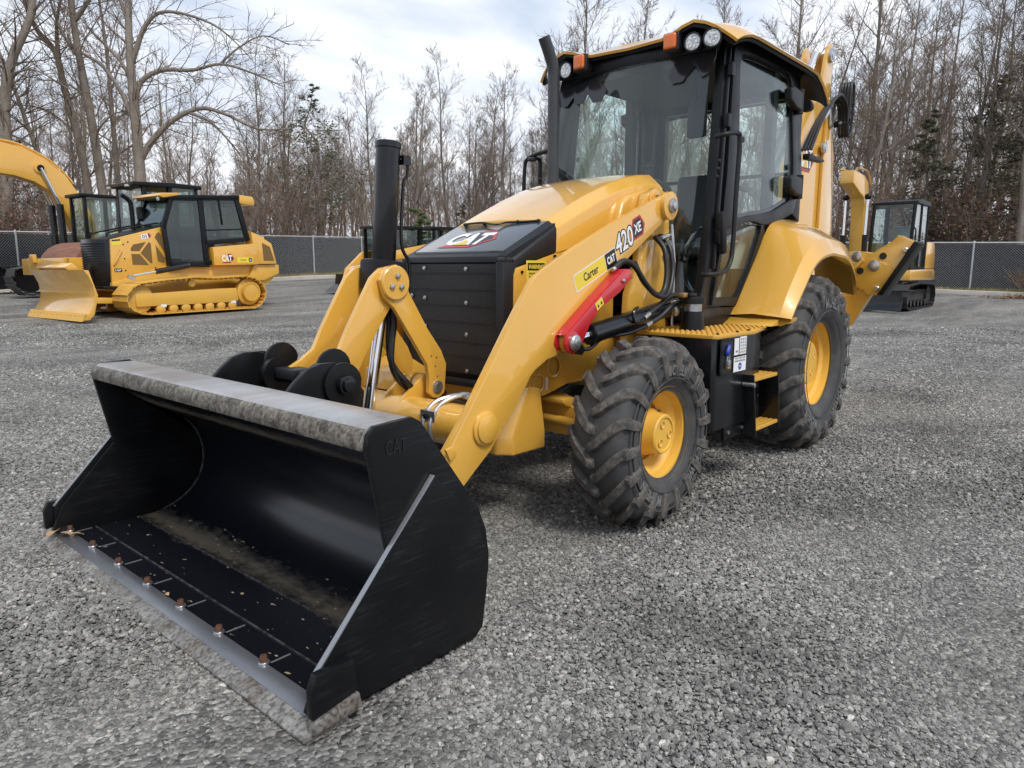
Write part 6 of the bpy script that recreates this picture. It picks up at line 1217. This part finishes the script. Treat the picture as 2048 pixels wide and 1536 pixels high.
# ============================================================ TREES
BARK = mat('bark', (.19, .158, .13), .95, noise=(5, (.30, .265, .225), .35, .68, (1, 1, .35)), bump=(18, .9, .03))
BARKD = mat('bark_dark', (.145, .118, .096), .95, noise=(5, (.23, .20, .17), .35, .68, (1, 1, .35)), bump=(18, .9, .03))
TWIG = mat('twig', (.20, .155, .115), .95)
TWIGR = mat('twig_reddish', (.21, .15, .115), .95)
class TB:
    """fast tube collector for branches"""
    def __init__(s): s.v = []; s.f = []
    def tube(s, P, rs, n):
        m = len(P); b = len(s.v); u = None
        for i in range(m):
            t = (P[min(i+1, m-1)]-P[max(i-1, 0)])
            if t.length < 1e-6: t = Vector((0, 0, 1))
            t.normalize()
            if u is None: u = t.orthogonal().normalized()
            else:
                u = u - t*u.dot(t)
                u = u.normalized() if u.length > 1e-6 else t.orthogonal().normalized()
            w_ = t.cross(u); r = rs[i]
            for k in range(n):
                a = 2*math.pi*k/n; c, d = math.cos(a)*r, math.sin(a)*r
                s.v.append((P[i].x+u.x*c+w_.x*d, P[i].y+u.y*c+w_.y*d, P[i].z+u.z*c+w_.z*d))
        for i in range(m-1):
            for k in range(n):
                k2 = (k+1) % n; s.f.append((b+i*n+k, b+i*n+k2, b+(i+1)*n+k2, b+(i+1)*n+k))
    def twig(s, p, d, L, r, bend):
        """two-segment three-sided spike"""
        b = len(s.v); u = d.orthogonal().normalized(); w_ = d.cross(u); q = p + d*L*.55 + bend*L*.12; e_ = p + d*L + bend*L*.35
        for c, rr in ((p, r), (q, r*.7)):
            for k in range(3):
                a = 2.0944*k; s.v.append((c.x+(u.x*math.cos(a)+w_.x*math.sin(a))*rr, c.y+(u.y*math.cos(a)+w_.y*math.sin(a))*rr, c.z+(u.z*math.cos(a)+w_.z*math.sin(a))*rr))
        s.v.append(tuple(e_))
        s.f += [(b, b+1, b+4, b+3), (b+1, b+2, b+5, b+4), (b+2, b, b+3, b+5), (b+3, b+4, b+6), (b+4, b+5, b+6), (b+5, b+3, b+6)]
        return q, e_
    def mesh(s, name, m):
        me = bpy.data.meshes.new(name); me.from_pydata(s.v, [], s.f); me.materials.append(m)
        me.polygons.foreach_set('use_smooth', [True]*len(me.polygons)); me.update(); return me
def rv(r): 
    return Vector((r.gauss(0, 1), r.gauss(0, 1), r.gauss(0, 1))).normalized()
def side_dir(d, ang, az):
    u = d.orthogonal().normalized(); w_ = d.cross(u); return (d*math.cos(ang) + (u*math.cos(az)+w_*math.sin(az))*math.sin(ang)).normalized()
def limb(wood, fine, r, p, d, L, r0, lvl, maxl, dens, up, tr=.0075):
    """grows one branch with its offspring; wood above level 1, fine twigs below"""
    n = 6 if lvl < 2 else 4; P = [p]; dd = d.copy(); rs = [r0]
    for i in range(n):
        dd = (dd + rv(r)*(.16 if lvl < 2 else .22) + Vector((0, 0, up*(.12 if lvl else .02)))).normalized(); P.append(P[-1]+dd*L/n); rs.append(max(tr, r0*(1-.8*(i+1)/n)))
    (wood if lvl < 2 else fine).tube(P, rs, 7 if lvl < 1 else (5 if lvl < 2 else 3))
    k = int(dens[lvl]*r.uniform(.8, 1.2)); az = r.uniform(0, 6.28)
    for j in range(k):
        t = r.uniform(.18, 1.0) if lvl else 0; i = min(int(t*n), n-1); q = P[i].lerp(P[i+1], t*n-i); bd = (P[i+1]-P[i]).normalized(); az += 2.4+r.uniform(-.5, .5)
        nd = side_dir(bd, r.uniform(.45, 1.05), az)
        if lvl+1 >= maxl:
            a, b = fine.twig(q, nd, L*r.uniform(.25, .5), tr, rv(r)+Vector((0, 0, up)))
        else:
            limb(wood, fine, r, q, nd, L*r.uniform(.38, .62)*(1.15-.5*t), max(tr*1.2, rs[i]*.5), lvl+1, maxl, dens, up, tr)
def bare_tree(seed, H, r0, crown0=.3, nl=16, spread=.32, lean=.04, up=.6, twm=None, bark=None):
    r = random.Random(seed); wood, fine = TB(), TB(); n = 12; P = [Vector((0, 0, -.3))]; rs = [r0*1.25]; d = Vector((r.gauss(0, lean), r.gauss(0, lean), 1)).normalized()
    for i in range(n):
        d = (d + Vector((r.gauss(0, .05), r.gauss(0, .05), .05))).normalized(); P.append(P[-1]+d*(H+.3)/n); rs.append(max(.02, r0*(1-.9*((i+1)/n)**1.1)))
    wood.tube(P, rs, 10)
    az = r.uniform(0, 6.28)
    for j in range(nl):
        t = crown0 + (1-crown0)*((j+r.random())/nl); i = min(int(t*n), n-1); q = P[i].lerp(P[i+1], t*n-i); az += 2.4+r.uniform(-.6, .6)
        L = H*spread*(1.12-.75*t)*r.uniform(.65, 1.25); limb(wood, fine, r, q, side_dir((P[i+1]-P[i]).normalized(), r.uniform(.5, 1.0), az), L, rs[i]*r.uniform(.32, .5), 1, 3, [0, 10, 10, 6], up)
    # ephemeral thin suckers low on the trunk
    for j in range(8):
        t = r.uniform(.1, .5); i = int(t*n); fine.twig(P[i], side_dir(Vector((0, 0, 1)), r.uniform(.9, 1.5), r.uniform(0, 6.28)), r.uniform(.5, 1.6), .010, rv(r))
    return wood.mesh('trunk', bark or BARK), fine.mesh('crown', twm or TWIG)
VAR = [bare_tree(100+k, 13.0+1.1*(k % 4), .13+.018*(k % 5), crown0=.28+.05*(k % 3), nl=15+(k % 4)*2, spread=.24+.03*(k % 3), twm=TWIGR if k % 3 == 0 else TWIG, bark=BARKD if k % 2 else BARK) for k in range(9)]
def put_tree(k, l, d, s, label, group='bare trees of the wood beyond the fence', name='bare_tree', rz=None, z=None):
    x, y = wp(l, d); o = empty(name, (x, y, (gz(x, y) if z is None else z)+.0), rng.uniform(0, 6.28) if rz is None else rz); o.scale = (s, s, s*rng.uniform(.92, 1.08))
    link('trunk', VAR[k][0], None, o); link('crown', VAR[k][1], None, o); return tag(o, label, 'tree', group)
def fence_depth(t):      # depth of the fence line along the view ratio lateral/depth = t
    best = 60
    for (a, b), (c, d) in ((Lend, corner), (corner, Rend)):
        den = (c-a) - t*(d-b)
        if abs(den) > 1e-6:
            k = (t*b - a)/den
            if -.3 <= k <= 1.3: best = min(best, b+k*(d-b))
    return best
rng = random.Random(21)
WOODL = 'slender bare grey-brown tree standing in the wood beyond the fence'
cnt = 0
for i in range(200):
    t = -.80 + 1.62*((i*0.61803) % 1.0) + rng.uniform(-.01, .01)
    fd = fence_depth(t)
    d = fd + 3.0 + 34*(rng.random()**1.35)
    if t < -.25: d = max(d, fd + 9)          # the left side opens up behind the big edge trees
    s = rng.uniform(.78, 1.12)
    if t < -.40 and i % 3: continue
    if t < -.30 and i % 2: d += 16; s *= .85
    if -.45 < t < -.20: s *= .62
    if -.20 <= t < .10: s *= .74
    if t >= .10: s *= .93
    where = ('beyond the fence at the far left', 'beyond the fence behind the bulldozer', 'beyond the fence between bulldozer and loader', 'behind the loader cab and hood', 'beyond the right fence behind the small excavator', 'beyond the fence at the right edge')[min(5, max(0, int((t+.72)/.24)))]
    look = ('short', 'slender')[s > .85] + (' reddish-twigged' if i % 9 % 3 == 0 else ' grey')
    put_tree(i % 9, t*d, d, s, '%s bare tree in the wood %s' % (look, where), '%s bare trees %s' % (look, where))
for i in range(82):
    t = -.36 + 1.16*((i*0.61803+.31) % 1.0); fd = fence_depth(t); d = fd + 20 + 30*rng.random(); k = (i*2+1) % 9
    s = rng.uniform(.85, 1.1)*(.70 if t < .05 else .92)
    where = ('behind the ragged evergreen', 'behind the tilt cylinder and nose', 'behind the loader cab', 'behind the backhoe boom', 'behind the small excavator', 'at the right edge')[min(5, max(0, int((t+.36)/.19)))]
    put_tree(k, t*d, d, s, 'distant bare tree deep in the wood %s' % where, 'distant bare trees %s' % where)
for i in range(64):      # lower, finer growth filling the gaps between trunks
    t = -.70 + .85*((i*0.61803+.77) % 1.0); fd = fence_depth(t); d = fd + 6 + 26*rng.random(); s = rng.uniform(.46, .66)
    where = ('at the far left', 'behind the bulldozer', 'around the ragged evergreen', 'behind the tilt cylinder', 'behind the exhaust stack')[min(4, max(0, int((t+.70)/.17)))]
    put_tree((i*4+2) % 9, t*d, d, s, 'low young bare tree in the wood %s' % where, 'low young bare trees %s' % where)
# trees on the other side of the lot, behind the photographer (they show in the glass and paint)
for i in range(22):
    a = R(-75 + 150*i/21); d = rng.uniform(24, 36); put_tree(i % 9, -math.sin(a)*d*1.0, -math.cos(a)*d, rng.uniform(.8, 1.1), 'bare tree behind the photographer, seen only as a reflection in the cab glass', 'bare trees mirrored in the glass', z=0)
# ---- the large edge trees at the left, shaped limb by limb
def big_tree(label, l, d, trunk, r0, limbs, seed, top_spread=.0, sparse=1.0, bark=None):
    """trunk: list of (dx, dz) metres in the plane facing the lot; limbs: (points, radius)"""
    r = random.Random(seed); wood, fine = TB(), TB()
    def V(p): return Vector((p[0], (p[2] if len(p) > 2 else 0), p[1]))
    P = smooth_path([V(p) for p in trunk], 4); n = len(P); wood.tube(P, [r0*(1.12 if i == 0 else 1)*(1-.72*i/(n-1)) for i in range(n)], 12)
    for pts, lr in limbs:
        Q = smooth_path([V(p) for p in pts], 5); m = len(Q); wood.tube(Q, [max(.02, lr*(1-.85*i/(m-1))) for i in range(m)], 8)
        ln = sum((Q[i+1]-Q[i]).length for i in range(m-1)); k = int(ln*5.0*sparse); az = r.uniform(0, 6)
        for j in range(k):
            t = .12+.88*(j+r.random())/k; i = min(int(t*(m-1)), m-2); az += 2.4; bd = (Q[i+1]-Q[i]).normalized()
            nd = side_dir(bd, r.uniform(.5, 1.1), az); nd.y *= .7; limb(wood, fine, r, Q[i], nd.normalized(), r.uniform(.9, 2.4)*(1.1-.4*t), max(.016, lr*.22*(1-.6*t)), 2, 3, [0, 0, 9, 6], .25, .008)
    for j in range(int(30*sparse)):
        t = r.uniform(.35, 1); i = min(int(t*(n-1)), n-2); limb(wood, fine, r, P[i], side_dir(Vector((0, 0, 1)), r.uniform(.7, 1.3), r.uniform(0, 6.28)), r.uniform(1.0, 2.6), .028, 2, 3, [0, 0, 8, 6], .3, .008)
    x, y = wp(l, d); o = empty('large_bare_tree', (x, y, gz(x, y)-.2), math.atan2(CR.y, CR.x))
    link('trunk', wood.mesh('trunk', bark or BARK), None, o); link('crown', fine.mesh('crown', TWIG), None, o); return tag(o, label, 'tree')
# pixel scale at 27 m is about 53 px/m (full-size photograph)
big_tree('tall bare tree with two long limbs arching over to the right, above the bulldozer', -13.6, 27.0, [(0, 0), (.03, 3), (.05, 5.5), (.02, 7.5), (.05, 9), (.2, 11.5), (.35, 14)], .235,
         [([(.05, 4.6), (.6, 5.35), (1.4, 6.05), (2.4, 6.45), (3.3, 6.25), (4.4, 5.75), (5.6, 5.75)], .135), ([(2.0, 6.3), (2.7, 6.0), (3.3, 5.4), (3.9, 4.6), (4.6, 3.4)], .06),
          ([(.05, 6.6), (.35, 7.35), (1.1, 7.75), (2.2, 7.75), (3.2, 7.95), (4.2, 7.7), (5.4, 7.2)], .11), ([(3.2, 7.95), (3.9, 8.5), (4.8, 8.9), (5.7, 8.6)], .045),
          ([(.0, 5.9), (-.35, 6.9), (-1.0, 7.9), (-1.9, 8.5), (-2.7, 9.6)], .10), ([(.05, 7.2), (-.3, 8.0), (-1.2, 9.0), (-2.2, 10.2)], .08), ([(.08, 8.0), (.7, 9.3), (1.5, 9.7), (3.0, 9.3), (4.0, 8.5)], .10), ([(.1, 9.2), (-.3, 10.5), (-.8, 12.0)], .09)], 41)
big_tree('straight bare tree just left of the arching tree, cut by the picture top', -15.0, 27.0, [(.1, 0), (.05, 3), (-.15, 6), (-.45, 9), (-.5, 12), (-.7, 15)], .20,
         [([(-.1, 5.5), (.6, 6.2), (1.5, 6.4)], .05), ([(-.3, 8), (-1.0, 9.2), (-1.4, 11)], .09), ([(-.4, 9.4), (.5, 10.6), (.9, 12)], .09), ([(-.2, 6.8), (-1.0, 7.3), (-2.0, 7.4)], .05)], 42, bark=BARKD)
big_tree('bare tree with a forked leaning top, second left of the arching tree', -15.7, 27.3, [(.2, 0), (.1, 2.5), (-.1, 5), (-.5, 7.2), (-.7, 8.4), (-1.4, 9.4), (-1.9, 11.5), (-2.3, 14)], .17,
         [([(-.6, 8.2), (-.5, 9.6), (.2, 11.5)], .09), ([(-.2, 5.6), (-1.2, 6.4), (-2.2, 6.6)], .05), ([(0, 4), (.8, 4.6), (1.5, 4.5)], .04)], 43, bark=BARKD)
big_tree('thin bare tree leaning left with a long curved stem above the excavator boom', -16.0, 26.6, [(.3, 0), (-.3, 2.5), (-1.0, 5), (-1.6, 7.2), (-2.1, 8.6), (-3.0, 10.5), (-3.6, 13)], .10,
         [([(-.6, 3.6), (.2, 4.6), (.5, 5.4)], .05), ([(-1.4, 6.4), (-2.4, 7.4), (-3.2, 9)], .05), ([(-1.0, 5), (-2.2, 5.6), (-3.2, 5.4)], .04)], 44, sparse=.9)
big_tree('thick twin-stemmed bare tree at the left edge of the picture', -17.6, 25.5, [(0, 0), (-.15, 3), (-.15, 5), (.0, 6.8), (.1, 8.6), (.1, 11), (.2, 14)], .27,
         [([(-.1, 2.2), (.25, 4.2), (.35, 6.0), (.75, 7.6), (1.6, 9.2), (2.0, 11.5), (2.4, 14)], .25), ([(-.15, 4), (-1.2, 5.5), (-1.8, 8)], .10), ([(.6, 7.2), (1.5, 7.4), (2.6, 6.8)], .05), ([(.0, 6.8), (-.9, 8.4), (-1.4, 11)], .10)], 45)
# ---- evergreens
NEED = bpy.data.materials.new('pine_needles'); NEED.use_nodes = True
def leafmat(m, a, b):
    t = m.node_tree; bs = t.nodes['Principled BSDF']; n = N('ShaderNodeTexNoise', t); n.inputs['Scale'].default_value = 1.6; n.inputs['Detail'].default_value = 4
    t.links.new(N('ShaderNodeTexCoord', t).outputs['Object'], n.inputs['Vector']); r = N('ShaderNodeValToRGB', t); r.color_ramp.elements[0].position = .35; r.color_ramp.elements[1].position = .65; r.color_ramp.elements[0].color = (*a, 1); r.color_ramp.elements[1].color = (*b, 1)
    t.links.new(n.outputs['Fac'], r.inputs[0]); t.links.new(r.outputs[0], bs.inputs['Base Color']); bs.inputs['Roughness'].default_value = .75
    bs.inputs['Transmission Weight'].default_value = 0
leafmat(NEED, (.070, .080, .038), (.125, .13, .065))
NEED2 = bpy.data.materials.new('young_pine_needles'); NEED2.use_nodes = True; leafmat(NEED2, (.085, .13, .035), (.13, .17, .055))
BROWNL = bpy.data.materials.new('dry_beech_leaves'); BROWNL.use_nodes = True; leafmat(BROWNL, (.17, .085, .05), (.24, .13, .08))
def conifer(seed, H, r0, crown0, wid, nb, per, sz, m, irregular=.35):
    r = random.Random(seed); wood, fine = TB(), TB(); n = 10; P = [Vector((r.gauss(0, .03)*i, r.gauss(0, .03)*i, -.2+(H+.2)*i/n)) for i in range(n+1)]
    wood.tube(P, [r0*(1-.9*i/n) for i in range(n+1)], 9); az = 0
    for j in range(nb):
        t = crown0+(1-crown0)*((j+r.random())/nb); i = min(int(t*n), n-1); q = P[i].lerp(P[i+1], t*n-i); az += 2.4+r.uniform(-.4, .4)
        L = wid*(1.05-t**1.5)*r.uniform(1-irregular, 1+irregular*.6)/(1.05-crown0**1.5); d = Vector((math.cos(az), math.sin(az), r.uniform(-.05, .35))).normalized()
        Q = [q]; dd = d.copy()
        for k in range(4): dd = (dd+rv(r)*.15).normalized(); Q.append(Q[-1]+dd*L/4)
        wood.tube(Q, [max(.008, r0*.22*(1-t*.6)*(1-.22*k)) for k in range(5)], 4)
        for k in range(int(per*max(.35, L/wid))):
            tt = r.uniform(.25, 1.05); ii = min(int(tt*4), 3); c = Q[ii].lerp(Q[ii+1], min(1, tt*4-ii)) + rv(r)*L*.16
            for e in range(3):
                a = rv(r)*sz*r.uniform(.6, 1.3); a.z = abs(a.z)*.6; b = a.cross(rv(r)).normalized()*sz*.16; base = len(fine.v)
                fine.v += [tuple(c-b), tuple(c+b), tuple(c+a)]; fine.f.append((base, base+1, base+2))
    return wood.mesh('trunk', BARKD), fine.mesh('crown', m)
def put_conifer(ms, l, d, s, label, group=None, name='evergreen_tree'):
    x, y = wp(l, d); o = empty(name, (x, y, gz(x, y)), rng.uniform(0, 6)); o.scale = (s, s, s); link('trunk', ms[0], None, o); link('crown', ms[1], None, o); return tag(o, label, 'tree', group)
CF1 = conifer(7, 9.0, .14, .30, 2.9, 46, 62, .17, NEED, .55); CF2 = conifer(9, 8.0, .14, .06, 2.6, 60, 80, .20, NEED, .45); CF3 = conifer(12, 2.9, .06, .10, .95, 30, 44, .22, NEED2, .3)
put_conifer(CF1, -9.6, 36.5, 1.0, 'dark green ragged evergreen left of the tilt cylinder')
put_conifer(CF3, -5.0, 34.5 + 3.0, 1.15, 'small bright green young pine just right of the tilt cylinder', name='young_pine')
put_conifer(CF2, -3.2, 47.0, .55, 'low dull green evergreen behind the nose of the loader')
put_conifer(CF1, 22.4, 32.0, 1.25, 'tall dark evergreen at the right edge of the picture')
put_conifer(CF2, 18.6, 33.5, .95, 'spreading dark evergreen above the small excavator cab')
put_conifer(CF2, 21.6, 34.0, 1.15, 'dark evergreen between the small excavator and the right edge')
put_conifer(CF1, -20.5, 31.0, .62, 'low evergreen behind the twin-stemmed tree at the left')
# ---- understory: leafless thickets and saplings still holding brown leaves
def sapling(seed, H, leaves):
    r = random.Random(seed); wood, fine, lf = TB(), TB(), TB()
    for s_ in range(5):
        p = Vector((r.gauss(0, .35), r.gauss(0, .35), -.1)); limb(wood, fine, r, p, Vector((r.gauss(0, .22), r.gauss(0, .22), 1)).normalized(), H*r.uniform(.6, 1.0), .022, 1, 3, [0, 14, 8, 5], .7, .006)
    for _ in range(leaves):
        z = H*r.uniform(.08, .8); c = Vector((r.gauss(0, .5)*(.5+z/H), r.gauss(0, .5)*(.5+z/H), z)); a = rv(r)*.06; b = a.cross(rv(r)).normalized()*.035; k = len(lf.v); lf.v += [tuple(c-a), tuple(c+b), tuple(c+a), tuple(c-b)]; lf.f.append((k, k+1, k+2, k+3))
    return wood.mesh('stem', BARKD), fine.mesh('twigs', TWIGR), lf.mesh('dry_leaves', BROWNL)
SAP = [sapling(60+k, 3.2+.5*k, (0, 500, 900, 250)[k]) for k in range(4)]
for i in range(120):
    t = -.80 + 1.62*((i*0.754877) % 1.0); fd = fence_depth(t); d = fd+1.6+16*rng.random()**1.4; k = i % 4
    x, y = wp(t*d, d); s = rng.uniform(.7, 1.25); o = empty('sapling', (x, y, gz(x, y)), rng.uniform(0, 6)); o.scale = (s, s, s)
    for nm, me in zip(('stem', 'twigs', 'dry_leaves'), SAP[k]):
        if len(me.vertices): link(nm, me, None, o)
    where = ('behind the left fence', 'behind the fence between bulldozer and loader', 'behind the loader cab', 'behind the right fence')[min(3, max(0, int((t+.72)/.36)))]
    look = ('leafless thicket sapling', 'sapling with some brown dry leaves', 'sapling full of brown dry leaves', 'sapling with few brown leaves')[k]
    tag(o, '%s low %s' % (look, where), 'sapling', '%s, group %s' % (look, where))
